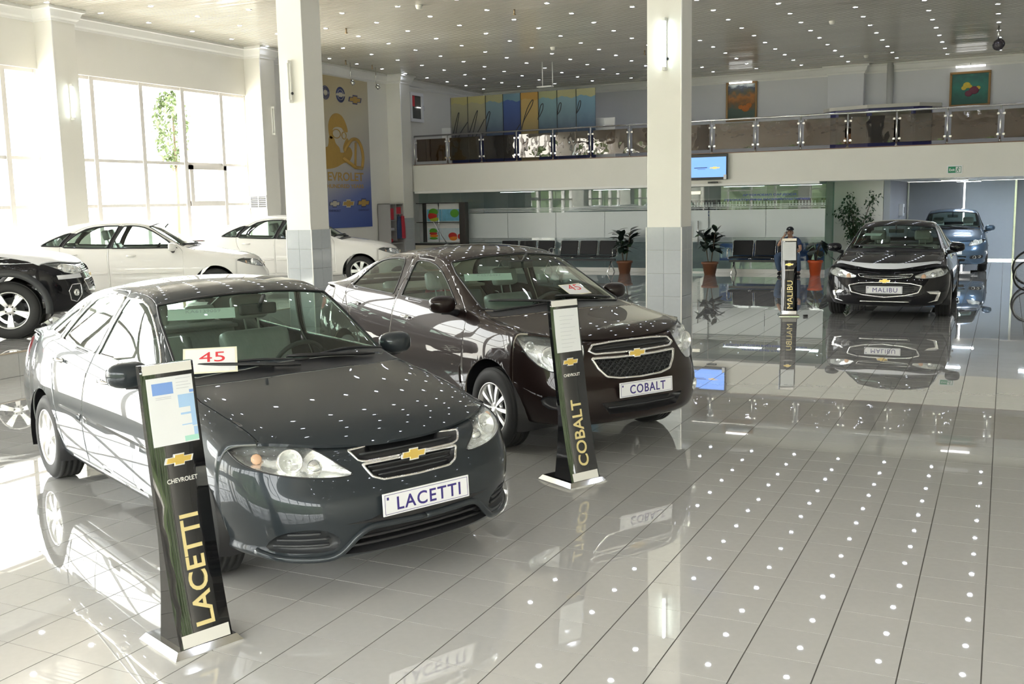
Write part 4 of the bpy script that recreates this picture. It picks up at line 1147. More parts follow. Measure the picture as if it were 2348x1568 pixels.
# ------------------------------------------------------------------ large black sedan
CMAL = paint('black_paint', (0.010, 0.010, 0.012), .1, .25)
M_FILM = mat('white_protective_film', (0.80, 0.81, 0.84), 0.30, noise=0.03, nscale=6)
sp = dict(
    w=.927, wb=2.829, R=.335, rim=.225, arch=.385, wheel='five', zmid=.62, tw=.225, inner=M_INTD,
    stations=[
        (-1.86, .880, .24, (.83, .86), (.74, 1.0), -2.3, .62, 1.0, 1.02, -.10),
        (-1.75, .900, .23, (.845, .87), (.76, 1.015), -2.15, .65, 1.03, 1.05, -.10),
        (-1.60, .915, .22, (.86, .88), (.775, 1.02), -1.85, .65, 1.06, 1.085, -.06),
        (-1.35, .923, .21, (.87, .875), (.785, 1.015), -1.45, .61, 1.21, 1.26, -.06),
        (-1.00, .927, .21, (.875, .87), (.79, 1.005), -1.05, .59, 1.32, 1.38, -.04),
        (-.60, .927, .21, (.875, .86), (.79, .995), -.6, .585, 1.395, 1.455, 0),
        (-.20, .927, .21, (.875, .85), (.79, .985), -.2, .585, 1.42, 1.478, 0),
        (.08, .927, .21, (.875, .845), (.79, .98), .05, .59, 1.40, 1.465, .04),
        (.32, .927, .21, (.875, .84), (.79, .975), .28, .605, 1.35, 1.41, .09),
        (.62, .927, .21, (.875, .835), (.79, .965), .62, .665, 1.19, 1.235, .15),
        (.95, .926, .21, (.875, .83), (.80, .955), .95, .735, 1.01, 1.035, .22),
        (1.10, .926, .22, (.875, .825), (.805, .945), 1.18, .75, .97, .995, .15),
        (1.30, .925, .23, (.875, .81), (.81, .925), 1.5, .74, .93, .96, .13),
        (1.50, .922, .24, (.87, .79), (.82, .885), 1.8, .73, .88, .905, .14),
        (1.68, .915, .25, (.865, .765), (.83, .835), 1.98, .72, .825, .845, .19)],
    nose=[(1.80, .85, .795), (1.87, .81, .805), (1.98, .72, .80), (2.07, .60, .787), (2.15, .43, .772), (2.2, .22, .763), (2.215, 0, .76)],
    xj=1.80, wj=.905,
    front=[(.70, 2.235, .9, .72), (.63, 2.26, .9, .65), (.55, 2.29, .9, .57), (.46, 2.315, .9, .48), (.38, 2.325, .9, .39), (.30, 2.31, .89, .30), (.235, 2.29, .87, .25), (.20, 2.2, .82, .235), (.20, 2.05, .74, .235)],
    rear=[(.92, -2.41, .84, .92), (.76, -2.45, .87, .76), (.60, -2.49, .9, .60), (.46, -2.48, .9, .46), (.33, -2.45, .89, .33), (.25, -2.38, .86, .25), (.24, -2.2, .78, .24)],
    windshield=sym_xy(smooth_line([(.385, 0.0), (.37, .25), (.33, .48), (.285, .58)], 4) + [(.45, .625), (.93, .72)] + smooth_line([(1.04, .64), (1.125, .35), (1.15, .02)], 4)),
    backlight=sym_xy([(-1.05, .0), (-1.06, .3), (-1.08, .52), (-1.45, .56), (-1.80, .58), (-1.88, .45), (-1.91, .2), (-1.92, 0.0)][::-1]),
    windows=[
        ('front_door', [(-.33, .995), (-.30, 1.13), (-.27, 1.29), (-.24, 1.345), (-.05, 1.35), (.12, 1.325), (.28, 1.265), (.44, 1.175), (.60, 1.075), (.72, .985), (.3, .985)]),
        ('rear_door', [(-1.25, 1.025), (-1.15, 1.13), (-1.0, 1.225), (-.85, 1.295), (-.65, 1.34), (-.42, 1.353), (-.42, 1.2), (-.43, 1.0), (-.8, 1.01)]),
        ('quarter', [(-1.62, 1.045), (-1.45, 1.115), (-1.28, 1.185), (-1.12, 1.235), (-1.22, 1.13), (-1.30, 1.035)])],
    doors=[
        ('front_door', [(-.37, .32), (-.37, 1.0), (-.32, 1.25), (-.29, 1.385), (0, 1.39), (.2, 1.345), (.4, 1.255), (.62, 1.12), (.82, .985), (.92, .88), (.93, .32)]),
        ('rear_door', [(-.385, .32), (-.385, 1.0), (-.34, 1.25), (-.31, 1.385), (-.65, 1.385), (-.9, 1.325), (-1.1, 1.235), (-1.24, 1.13), (-1.32, 1.0), (-1.22, .8), (-1.08, .66), (-1.0, .45), (-.98, .32)])],
    cowl_poly=sym_xy([(1.15, .02), (1.125, .35), (1.04, .64), (.97, .72), (1.09, .74), (1.17, .62), (1.235, .36), (1.26, .02)]),
    hood=sym_xy(smooth_line([(1.275, 0.0), (1.25, .36), (1.18, .62), (1.10, .76)], 3) + smooth_line([(1.3, .785), (1.55, .78), (1.75, .775), (1.85, .775)], 3) + [(1.93, .82), (2.4, .7), (2.4, .01)]),
    headlamp=[(.43, .645), (.55, .635), (.70, .645), (.85, .67), (.97, .705), (1.02, .74), (.98, .785), (.9, .79), (.75, .775), (.62, .745), (.50, .71), (.42, .68)],
    bulbs=[('amber', .55, .675, .035), ('lens', .70, .695, .045), ('bowl', .84, .72, .036)],
    taillamp=arc_poly([(.6, .82), (.8, .8), (1.0, .82), (1.02, .92), (.9, .96), (.65, .94)], 3),
    openings=[
        dict(name='upper_grille', poly=[(-.40, .705), (-.36, .66), (-.2, .642), (0, .636), (.2, .642), (.36, .66), (.40, .705), (.2, .697), (0, .694), (-.2, .697)], depth=.03, chrome=.0045, bars=[(.668, .34)], bar_mat=M_CHROME, bar_r=.004),
        dict(name='lower_grille', poly=[(-.525, .53), (-.48, .43), (-.30, .388), (0, .358), (.30, .388), (.48, .43), (.525, .53), (.37, .565), (.2, .575), (0, .578), (-.2, .575), (-.37, .565)], depth=.04, chrome=.012, bars=[(.53, .40), (.50, .42), (.47, .42), (.44, .40)]),
        dict(name='lower_intake', poly=[(-.40, .325), (-.36, .25), (.36, .25), (.40, .325)], depth=.07, bars=[(.288, .36)], bar_r=.012, bar_mat=M_STEEL),
        dict(name='fog_bezel', mirror=True, poly=[(.60, .45), (.80, .452), (.845, .43), (.80, .30), (.62, .275), (.74, .31), (.78, .40), (.66, .41)], depth=.012, mat=M_CHROME)],
    badge=(.60, .17, .014), plate=('MALIBU', .47, .03),
    handles=[('front_door', -.15, .86), ('rear_door', -1.05, .89)],
    mirror=(.80, .86, 1.045), mirror_mat=CMAL,
    wipers=[(-.05, -.62, 0), (.60, -.05, 0)], wiper_x=1.19,
    cowl=(1.19, .98), shelf=-1.6, shelfz=1.02, rvm=(.52, 1.30), trim=M_CHROME, recess=CMAL, handle=M_CHROME,
    loc=(-1.625, 18.488), yaw=-1.5637, paint=CMAL)
MAL = build_car(sp)
tag(MAL['root'], 'black sedan with a MALIBU plate parked near the back wall', 'car', 'sedans on the showroom floor')
# white protective film along the hood edge
fg = MAL['S'].G; pts = []
b = MB(); vs = []; cols = np.linspace(-.76, .76, 33)
for y in cols:
    nose = hit(MAL['Fg'], 1, 2, y, .76 + .04 * (abs(y) / .76) ** 1.6 - .012, (0, 'max'))
    xf = (2.205 - .20 * (abs(y) / .6) ** 2.3)
    for d in (0.0, .05, .10):
        x = xf - d
        h = hit(fg, 0, 1, x, y, (2, 'max'))
        if h is None: h = (np.array([x, y, .77]), None)
        vs.append((h[0][0], h[0][1], h[0][2] + .009))
n = len(cols); fs = [(i * 3 + k, i * 3 + k + 1, i * 3 + k + 4, i * 3 + k + 3) for i in range(n - 1) for k in range(2)]
b.add(vs, fs, 0, True); b.build('protective_film', M_FILM, MAL['hood'])
for sg in (1, -1):
    b = MB(); vs = []
    for t in np.linspace(0, 1, 14):
        x = .20 + .70 * t; y = .585 + .14 * t + .01
        for dy in (-.018, .028):
            h = hit(fg, 0, 1, x, sg * (y + dy), (2, 'max')); vs.append((h[0][0], h[0][1], h[0][2] + .004))
    b.add(vs, [(i * 2, i * 2 + 1, i * 2 + 3, i * 2 + 2) for i in range(13)], 0, True); b.build('pillar_film', M_FILM, MAL['root'])
# ------------------------------------------------------------------ scaled bodies: blue compact, black SUV; white copies of the compact sedan
def scaled(sp, sx, sy, sz):
    def X(v): return v * sx
    o = dict(sp)
    o['stations'] = [(a * sx, w * sy, zs * sz, (y4 * sy, z4 * sz), (y5 * sy, z5 * sz), x6 * sx, y6 * sy, z6 * sz, zc * sz, bw * sx) for a, w, zs, (y4, z4), (y5, z5), x6, y6, z6, zc, bw in sp['stations']]
    o['nose'] = [(a * sx, b * sy, c * sz) for a, b, c in sp['nose']]
    o['xj'] = sp['xj'] * sx; o['wj'] = sp['wj'] * sy; o['w'] = sp['w'] * sy; o['wb'] = sp['wb'] * sx; o['zmid'] = sp['zmid'] * sz
    for k in ('front', 'rear'): o[k] = [(z * sz, x * sx, w * sy, zs * sz) for z, x, w, zs in sp[k]]
    for k in ('windshield', 'backlight', 'cowl_poly', 'hood'): o[k] = [(a * sx, b * sy) for a, b in sp[k]]
    for k in ('windows', 'doors'): o[k] = [(n, [(a * sx, b * sz) for a, b in p]) for n, p in sp[k]]
    o['headlamp'] = [(a * sy, z * sz) for a, z in sp['headlamp']]; o['taillamp'] = [(a * sy, z * sz) for a, z in sp['taillamp']]
    o['bulbs'] = [(k, a * sy, z * sz, r) for k, a, z, r in sp['bulbs']]
    o['handles'] = [(n, a * sx, z * sz) for n, a, z in sp['handles']]; m = sp['mirror']; o['mirror'] = (m[0] * sx, m[1] * sy, m[2] * sz)
    o['strips'] = [(n, a * sx, b * sx, c * sz, d * sz) for n, a, b, c, d in sp.get('strips', [])]
    o['wiper_x'] = sp['wiper_x'] * sx; o['cowl'] = (sp['cowl'][0] * sx, sp['cowl'][1] * sz); o['shelf'] = sp['shelf'] * sx; o['shelfz'] = sp['shelfz'] * sz
    o['rvm'] = (sp['rvm'][0] * sx, sp['rvm'][1] * sz)
    return o
CWHT = paint('white_paint', (0.78, 0.77, 0.73), 0.0, .35)
PZ = 0.285      # podium height
for k, (x, y, yaw, lab) in enumerate(((-13.53, 12.98, math.radians(39.6), 'white sedan on the podium in front of the big window'),
                                      (-13.20, 16.98, math.radians(32.6), 'white sedan on the podium partly hidden behind the left pillar'))):
    if k == 0:
        sp = lacetti_spec(); sp.update(loc=(x, y), yaw=yaw, paint=CWHT, trim=M_BLACK, trim_r=.012, handle=CWHT, recess=CWHT, mirror_mat=CWHT, inner=M_INT)
        del sp['plate']; sp['blackouts'] = [[(-.40, .985), (-.33, 1.13), (-.25, 1.26), (-.205, 1.35), (-.125, 1.345), (-.165, 1.295), (-.235, 1.19), (-.29, 1.09), (-.335, .98)], [(-1.135, 1.034), (-1.09, 1.11), (-1.02, 1.18), (-.96, 1.247), (-.85, 1.24), (-.95, 1.17), (-1.03, 1.10), (-1.08, 1.028)], [(.655, .97), (.55, 1.085), (.52, 1.13), (.60, 1.06), (.72, .955)]]
        WH1 = build_car(sp); r = WH1['root']
    else:
        r = copy_tree(WH1['root']); r.location = (x, y, 0); r.rotation_euler = (0, 0, yaw)
    r.location.z = PZ
    tag(r, lab, 'car', 'white sedans on the podium')
# blue compact sedan by the rear gate
CBLU = paint('steel_blue_paint', (0.085, 0.135, 0.20), .55, .32)
sp = scaled(lacetti_spec(), .955, .98, 1.045)
sp.update(R=.29, rim=.185, arch=.345, loc=(-1.22, 28.62), yaw=math.radians(-88.5), paint=CBLU, mirror_mat=CBLU, trim=M_BLACK, handle=CBLU, recess=CBLU, inner=M_INTD)
sp['openings'] = [
    dict(name='grille', poly=[(-.24, .72), (-.22, .60), (0, .585), (.22, .60), (.24, .72), (0, .745)], depth=.04, chrome=.012, bars=[(.66, .22)], bar_mat=M_CHROME, bar_r=.012),
    dict(name='lower_intake', poly=[(-.36, .40), (-.32, .28), (.32, .28), (.36, .40)], depth=.05, bars=[(.34, .30)]),
    dict(name='fog_bezel', mirror=True, poly=[(.45, .33), (.78, .345), (.82, .38), (.78, .425), (.47, .415), (.43, .37)], depth=.02, mat=M_BLACK)]
sp['headlamp'] = [(.40, .64), (.52, .645), (.66, .68), (.80, .73), (.90, .79), (.88, .83), (.74, .835), (.60, .81), (.48, .76), (.42, .70)]
sp['bulbs'] = [('bowl', .57, .735, .06), ('bowl', .70, .765, .045), ('amber', .82, .79, .04)]
sp['badge'] = (.665, .16, .03); sp['plate'] = ('NEXIA', .50); del sp['plate']; sp['fogs'] = [(.55, .372, .035), (.68, .385, .03)]
BLU = build_car(sp)
tag(BLU['root'], 'steel blue sedan half hidden behind the black sedan by the rear gate', 'car', 'sedans on the showroom floor')
b = MB(); b.bbox((-.26, -.056, 0), (.26, .056, .01), .003)
h = hit(BLU['Fg'], 3, 2, 0, .50); b.build('license_plate', M_WHITE, BLU['root'], M=frame((h[0][0] + .015, 0, .50), (0, 1, 0), (0, 0, 1)))
# black SUV at the left edge
sp = scaled(lacetti_spec(), 1.041, 1.072, 1.20)
sp['nose'] = [(a * 1.0, b, c + .055) for a, b, c in sp['nose']]
sp['stations'] = [s if i < 11 else s[:3] + ((s[3][0], s[3][1] + .02 * (i - 10) / 2), (s[4][0], s[4][1] + .03 * (i - 10) / 3)) + s[5:7] + (s[7] + .05 * (i - 10) / 4, s[8] + .05 * (i - 10) / 4, s[9]) for i, s in enumerate(sp['stations'])]
sp['front'] = [(.86, 2.20, .9, .90), (.78, 2.22, .9, .80), (.70, 2.26, .9, .70), (.60, 2.29, .9, .60), (.50, 2.30, .9, .50), (.40, 2.28, .9, .42), (.33, 2.24, .88, .36), (.28, 2.12, .8, .33), (.28, 1.98, .7, .33)]
sp.update(R=.368, rim=.232, arch=.435, tw=.235, wheel='five', cladding=True, loc=(-12.976, 8.446), yaw=math.radians(43), paint=CMAL, mirror_mat=CMAL, trim=M_CHROME, inner=M_INTD, hood_mat=M_FILM, strips=[])
sp['headlamp'] = [(.36, .80), (.50, .785), (.66, .79), (.80, .82), (.92, .90), (1.02, .99), (.96, 1.01), (.80, .985), (.62, .945), (.48, .915), (.36, .895)]
sp['bulbs'] = [('lens', .48, .845, .04), ('lens', .60, .855, .04), ('bowl', .75, .885, .045)]
sp['openings'] = [
    dict(name='upper_grille', poly=[(-.34, .885), (-.34, .80), (0, .79), (.34, .80), (.34, .885), (0, .895)], depth=.03, bars=[(.82, .31), (.85, .31), (.87, .31)], bar_mat=M_CHROME),
    dict(name='lower_grille', poly=[(-.46, .70), (-.40, .56), (0, .54), (.40, .56), (.46, .70), (0, .71)], depth=.04, chrome=.008, bars=[(.60, .38), (.64, .40), (.67, .41)]),
    dict(name='fog_bezel', mirror=True, poly=[(.60, .66), (.76, .66), (.83, .58), (.80, .46), (.70, .43), (.62, .52)], depth=.03, mat=M_GREYP, chrome=.006)]
sp['badge'] = (.75, .16, .014); del sp['plate']; sp['fogs'] = [(.70, .55, .04)]
sp['hood'] = sym_xy([(1.18, .01), (1.14, .38), (1.06, .63), (.99, .77), (1.3, .815), (1.6, .83), (1.72, .86), (1.9, .86), (2.4, .7), (2.4, .01)])
SUV = build_car(sp); SUV['root'].location.z = PZ
tag(SUV['root'], 'black SUV with a film-covered white hood at the left edge', 'car')
# strips of film on its fender and bumper
b = MB(); vs = []
for x in np.linspace(.75, 1.66, 14):
    for z in (.955, 1.03):
        h = hit(SUV['S'].G, 0, 2, x, z - .0 * x, (1, 'min')); vs.append((h[0][0], h[0][1] - .004, h[0][2]) if h is not None else vs[-1])
n = 14; b.add(vs, [(i * 2, i * 2 + 1, i * 2 + 3, i * 2 + 2) for i in range(n - 1)], 0, True); b.build('protective_film', M_FILM, SUV['root'])
b = MB(); vs = []
for a in np.linspace(-.93, -.5, 8):
    for z in (.735, .79):
        h = hit(SUV['Fg'], 3, 2, a, z); n_ = h[1] if h[1][0] > 0 else -h[1]; vs.append(tuple(h[0][:3] + n_ * .006))
b.add(vs, [(i * 2, i * 2 + 1, i * 2 + 3, i * 2 + 2) for i in range(7)], 0, True); b.build('protective_film', M_FILM, SUV['root'])
# ------------------------------------------------------------------ podium under the window row
mb = MB(); mb.box((XW, -4.9, -0.004), (-10.292, 20.2, PZ - 0.0015)); podium = tag(mb.build('podium', M_GROUT), 'low tiled podium along the window wall', 'podium')
podium['kind'] = 'structure'
pt = MB(); nearp = []
for i in range(-52, -34):
    for j in range(-17, 67):
        x = TX0 + (i + .5) * TS; y = TY0 + (j + .5) * TS
        if y > 20.1: continue
        a, b = rng.normal(0, .00035, 2)
        if x > -10.40:
            n_, m_ = tile_geo(.103, TS / 2 - gy / 2); pt.add(n_, m_, M=Matrix.Translation((-10.405, y, PZ))); continue
        pt.add(tv, tf, M=Matrix.Translation((x, y, PZ)) @ Matrix.Rotation(a, 4, 'X') @ Matrix.Rotation(b, 4, 'Y'))
o = pt.build('podium_tiles', M_TILE, podium); o['kind'] = 'stuff'
M_EDGE = mat('tan_edge_trim', (0.50, 0.42, 0.32), 0.4, noise=0.05)
mb = MB(); mb.bbox((-10.30, -4.9, PZ - .012), (-10.272, 20.2, PZ + .004), .003); mb.build('edge_strip', M_EDGE, podium)
ft = MB(); ft.bbox((-10.291, -.1485, .002), (-10.282, .1485, PZ - .014), .0015); fme = ft.mesh('riser_tile', M_TILE)
for j in range(-16, 66): obj('riser_tile', fme, podium, (0, TY0 + (j + .5) * TS, 0))

# ------------------------------------------------------------------ price stands
M_ACR = mat('black_acrylic', (0.006, 0.006, 0.007), 0.03, noise=0.05, spec=0.75)
M_PBLUE = mat('print_reflection_blue', (0.22, 0.38, 0.78), 0.5, noise=0.02)
M_PLBLUE = mat('print_reflection_pale_blue', (0.42, 0.62, 0.88), 0.5, noise=0.02)
M_PGREEN = mat('print_green', (0.45, 0.78, 0.66), 0.5, noise=0.02)
M_PGREY = mat('print_grey', (0.60, 0.60, 0.64), 0.5, noise=0.02)
SPROF = [(0, .022), (.03, .028), (.15, .062), (.30, .097), (.45, .127), (.60, .153), (.80, .182), (1.0, .212), (1.24, .240)]
def sd(z): return float(np.interp(z, [a for a, _ in SPROF], [b for _, b in SPROF]))
def price_stand(corner, ang, word, label, full):
    c = Vector((math.cos(ang), math.sin(ang), 0))
    root = empty('price_stand', (corner[0] + c.x * .16, corner[1] + c.y * .16, 0), ang)
    mb = MB(); w, d, h = .16, .345, .034
    vs = [(-w, 0, 0), (w, 0, 0), (w, d, 0), (-w, d, 0), (-w, 0, .006), (w, 0, .006), (w, d, .006), (-w, d, .006), (-w + .022, .022, h), (w - .022, .022, h), (w - .022, d - .022, h), (-w + .022, d - .022, h)]
    mb.add(vs, [(0, 3, 2, 1), (0, 1, 5, 4), (1, 2, 6, 5), (2, 3, 7, 6), (3, 0, 4, 7), (4, 5, 9, 8), (5, 6, 10, 9), (6, 7, 11, 10), (7, 4, 8, 11), (8, 9, 10, 11)]); base = mb.build('base_plate', M_CHROME, root)
    zs = [.03 + k * 1.205 / 30 for k in range(31)]
    front = [(sd(z), z) for z in zs]; back = [(sd(z) + .03 + .17 * max(0, 1 - z / .55) ** 1.6, z) for z in zs]
    hw = .1225; mb = MB(); n = len(zs); vs = []
    for x in (-hw, hw):
        vs += [(x, y, z) for y, z in front] + [(x, y, z) for y, z in back]
    N = 2 * n; fs = []
    for k in range(n - 1):
        fs.append((k, N + k, N + k + 1, k + 1)); fs.append((n + k, n + k + 1, N + n + k + 1, N + n + k))
        fs.append((k, k + 1, n + k + 1, n + k)); fs.append((N + k, N + n + k, N + n + k + 1, N + k + 1))
    fs.append((n - 1, N + n - 1, N + 2 * n - 1, 2 * n - 1)); mb.add(vs, fs, 0, False)
    panel = mb.build('panel', M_ACR, root)
    for p_ in panel.data.polygons: p_.use_smooth = abs(p_.normal.x) < .5
    def strip(z0, z1, x0, x1, off, m, name, parent=root, th=.003):
        k = max(2, int((z1 - z0) / .04) + 1); b = MB(); vs = []
        for z in np.linspace(z0, z1, k):
            y = sd(z)
            vs += [(x0, y - off, z), (x1, y - off, z), (x1, y - off + th, z), (x0, y - off + th, z)]
        fs = [(0, 1, 2, 3), tuple((k - 1) * 4 + q for q in (3, 2, 1, 0))]
        for i in range(k - 1):
            for q in range(4): fs.append((i * 4 + q, i * 4 + (q + 1) % 4, (i + 1) * 4 + (q + 1) % 4, (i + 1) * 4 + q))
        b.add(vs, fs); return b.build(name, m, parent)
    strip(1.195, 1.235, -.112, .112, .004, M_CHROME, 'top_strip'); strip(.036, .088, -.108, .112, .004, M_CHROME, 'bottom_strip')
    sheet = strip(.888, 1.178, -.103, .105, .010, M_WHITE, 'price_sheet')
    if full:
        pr = lambda x0, x1, z0, z1, m: strip(z0, z1, x0, x1, .0112, m, 'print_reflection_block', sheet, .001)
        pr(-.082, .012, 1.105, 1.155, M_PBLUE); pr(.085, .104, 1.10, 1.112, M_PBLUE)  # blue cells are print mixed with painted reflection
        pr(.03, .104, 1.04, 1.095, M_PLBLUE); pr(.082, .104, .955, 1.04, M_PLBLUE); pr(.035, .082, 1.008, 1.016, M_PLBLUE); pr(.035, .082, .962, .966, M_PLBLUE); pr(.086, .104, .915, .95, M_PLBLUE); pr(.04, .104, .893, .915, M_PGREEN)
        for k, z in enumerate((1.165, 1.148, 1.135, 1.122)): pr(.028, .095 - .01 * (k % 2), z, z + .002, M_PGREY)
        for z in (1.092, 1.085): pr(-.07, .0, z, z + .002, M_PGREY)
    else:
        for k in range(9): strip(.92 + k * .026, .922 + k * .026, -.06, .03 + .02 * (k % 3), .0112, M_PGREY, 'printed_line', sheet, .001)
    fr = MB(); y0, y1 = sd(.885) - .012, sd(1.18) - .012
    mb = MB(); mb.add([(-.108, y0, .884), (.110, y0, .884), (.110, y1, 1.182), (-.108, y1, 1.182)], [(0, 1, 2, 3)]); mb.build('acrylic_pocket', mat_glass('acrylic', (.97, .98, .98), 1.35) if not bpy.data.materials.get('acrylic') else bpy.data.materials['acrylic'], root)
    # badge, maker name, model name up the panel
    def up(z): return Vector((0, sd(z + .02) - sd(z - .02), .04)).normalized()
    badge(root, frame((0, sd(.82) - .002, .82), (1, 0, 0), up(.82)), .135)
    M = frame((.006, sd(.732) - .001, .732), (1, 0, 0), up(.732))
    lettering('CHEVROLET', M_CHROME, root, M, name='maker_lettering', size=.03, depth=.002, bold=.0005, width=.14, height=.020)
    me = text_mesh(word, size=.1, depth=.0015, bold=0 if 'M' in word else .0015, width=.475 if len(word) > 6 else .44, height=.088)
    co = np.empty(len(me.vertices) * 3); me.vertices.foreach_get('co', co); co = co.reshape(-1, 3).copy()
    zc = .345; out = np.stack([-co[:, 1] + .012, np.array([sd(zc + v) for v in co[:, 0]]) - .0015 - co[:, 2], zc + co[:, 0]], 1)
    me.vertices.foreach_set('co', out.ravel()); me.update(); me.materials.append(M_GOLDP); obj('model_lettering', me, root)
    return tag(root, label, 'price stand', 'price stands')
price_stand((-3.058, 2.981), math.radians(70.6), 'LACETTI', 'black price stand with gold LACETTI lettering in the foreground', True)
price_stand((-2.516, 5.989), math.radians(62.4), 'COBALT', 'black price stand with gold COBALT lettering beside the brown sedan', False)
price_stand((-3.19, 16.27), math.radians(15.7), 'MALIBU', 'black price stand with gold MALIBU lettering left of the black sedan', False)
mb = MB(); mb.bbox((-.035, -.015, 0), (.035, .015, .03), .004); tag(mb.build('door_wedge', M_BLACK, None, (-2.80, 16.40, 0.001), (0, 0, .7)), 'small black block on the floor beside the MALIBU stand', 'block')

# ------------------------------------------------------------------ cards and notices on the cars
M_CARD = mat('cream_card', (0.86, 0.83, 0.66), 0.5, noise=0.03)
def card(car, c, xax, yax, w, h, label, txt, mtxt, edge=True, off=.012, name='number_card', tw=.14, th=.085):
    root = car['root']; bpy.context.view_layer.update()
    h0 = hit(car['S'].G, 0, 1, c[0], c[1], (2, 'max'))[0]; h1 = hit(car['S'].G, 0, 1, c[0] - .07, c[1], (2, 'max'))[0]
    ha = hit(car['S'].G, 0, 1, c[0], c[1] - .12, (2, 'max'))[0]; hb = hit(car['S'].G, 0, 1, c[0], c[1] + .12, (2, 'max'))[0]
    n = np.cross(h0[:3] - h1[:3], hb[:3] - ha[:3]); n = n if n[2] > 0 else -n
    xax = (-n[1] / n[0], 1, 0); yax = tuple(np.cross(n, xax)); c = (c[0], c[1], h0[2])      # level edge along the glass
    M = root.matrix_world @ frame(c, xax, yax)
    M = M @ Matrix.Translation((0, 0, off))
    mb = MB(); mb.bbox((-w / 2, -h / 2, 0), (w / 2, h / 2, .0025), .0008)
    o = obj(name, mb.mesh(name, M_CARD if edge else M_NOTE)); o.matrix_world = M
    if edge:
        mb = MB(); mb.box((-w / 2 + .012, -h / 2 + .012, .0025), (w / 2 - .012, h / 2 - .012, .0032)); mb.build('card_face', M_WHITE, o)
    if txt: lettering(txt, mtxt, o, Matrix.Translation((.01, .026, .0035)), name='card_number', size=.1, depth=.0004, bold=0, width=tw, height=th)
    return tag(o, label, 'card' if edge else 'paper')
M_NOTE = mat('pale_paper', (0.80, 0.88, 0.84), 0.5, noise=0.03)
card(LAC, (.826, -.49, 1.035), (.03, 1, -.01), (-.19, .03, .115), .295, .215, 'white card with a red 45 under the wiper of the grey sedan', '45', M_RED, off=.016)
card(COB, (1.02, .20, 1.083), (0, 1, 0), (-.132, 0, .087), .26, .165, 'white card with a red 45 on the windshield of the brown sedan', '45', M_RED, off=.016)
card(LAC, (.468, -.375, 1.262), (-.02, 1, .01), (-.09, 0, .056), .385, .105, 'pale paper notice KA6139059 inside the windshield of the grey sedan', 'KA6139059', M_PGREY, False, -.02, 'windshield_notice', .2, .03)
card(COB, (.648, -.42, 1.33), (-.02, 1, .01), (-.088, 0, .058), .40, .105, 'pale paper notice KE576497 inside the windshield of the brown sedan', 'KE576497', M_PGREY, False, -.02, 'windshield_notice', .2, .03)
card(MAL, (.63, -.36, 1.205), (-.03, 1, .01), (-.09, 0, .050), .30, .085, 'pale paper strip inside the windshield of the black sedan', None, None, False, -.02, 'windshield_notice')
# ------------------------------------------------------------------ balcony
YG = 25.7        # glass partition
XG1 = -3.96      # its right end
mb = MB(); mb.box((XW, YBAL, 2.25), (XR, YB + .3, 3.0)); mb.box((-2.76, YB + .3, 2.25), (XR + .3, 32.0, 2.6)); balcony = tag(mb.build('wall_balcony', M_WALL), kind='structure')
mb = MB(); mb.bbox((-15.2, YBAL - .02, 2.195), (XG1 - .05, YBAL + .10, 2.262), .006); mb.build('soffit_trim', M_TRIM, balcony)
M_BROWN = mat('brown_floor_edge', (0.22, 0.13, 0.09), 0.4, noise=0.1)
mb = MB(); mb.bbox((-15.2, YBAL - .012, 2.985), (XR, YBAL + .3, 3.008), .003); mb.build('edge_strip', M_BROWN, balcony)
mb = MB(); mb.box((XW, YB, 2.9), (XR + .3, YB + .3, ZC + .03)); mb.box((XW, YB, -.1), (-2.75, YB + .3, 2.9)); wall_back = tag(mb.build('wall_back', M_WALLG), kind='structure')
mb = MB(); mb.bbox((-4.62, YB - .28, 3.0), (-3.66, YB, ZC), .008); mb.build('pilaster', M_WALLG, wall_back)
cornice([(XW, YB, 0), (-4.62, YB, 0), (-4.62, YB - .28, 0), (-3.66, YB - .28, 0), (-3.66, YB, 0), (XR, YB, 0)], wall_back, [(0, -1, 0), (-1, 0, 0), (0, -1, 0), (1, 0, 0), (0, -1, 0)])
M_PIPE = mat('painted_pipe', (0.55, 0.55, 0.53), 0.35, noise=0.03)
mb = MB(); mb.cyl((-3.0, YB - .105, 3.0), (-3.0, YB - .105, ZC), .085, 16); mb.lathe([(.085, 4.1), (.1, 4.1), (.1, 4.16), (.085, 4.16)], 16, M=Matrix.Translation((-3.0, YB - .105, 0)))
tag(mb.build('downpipe', M_PIPE), 'grey vertical pipe on the balcony back wall', 'pipe')

# railing with bronze glass
M_BRONZE = mat_glass('bronze_glass', (0.30, 0.215, 0.145), 1.75)
_t = M_BRONZE.node_tree; _n = _t.nodes.new('ShaderNodeTexNoise'); _n.inputs['Scale'].default_value = 2.2; _bp = _t.nodes.new('ShaderNodeBump'); _bp.inputs['Strength'].default_value = .12; _bp.inputs['Distance'].default_value = .05
_tc = _t.nodes.new('ShaderNodeTexCoord'); _t.links.new(_tc.outputs['Object'], _n.inputs['Vector']); _t.links.new(_n.outputs[0], _bp.inputs['Height'])
for nd in _t.nodes:
    if nd.type == 'BSDF_GLOSSY': _t.links.new(_bp.outputs[0], nd.inputs['Normal'])
rail = empty('railing', (0, YBAL + .06, 3.0)); tag(rail, 'steel railing with bronze glass panels along the balcony edge', 'railing')
mb = MB(); mb.cyl((-15.2, 0, .80), (XR, 0, .80), .024, 12); mb.build('handrail', M_STEEL, rail)
mb = MB(); mb.cyl((0, 0, 0), (0, 0, .79), .02, 12); mb.lathe([(.045, 0), (.045, .012), (.022, .03)], 14); post_me = mb.mesh('post', M_STEEL)
mb = MB(); mb.bbox((-.47, -.004, 0), (.47, .004, .62), .0015); pan_me = mb.mesh('glass_panel', M_BRONZE)
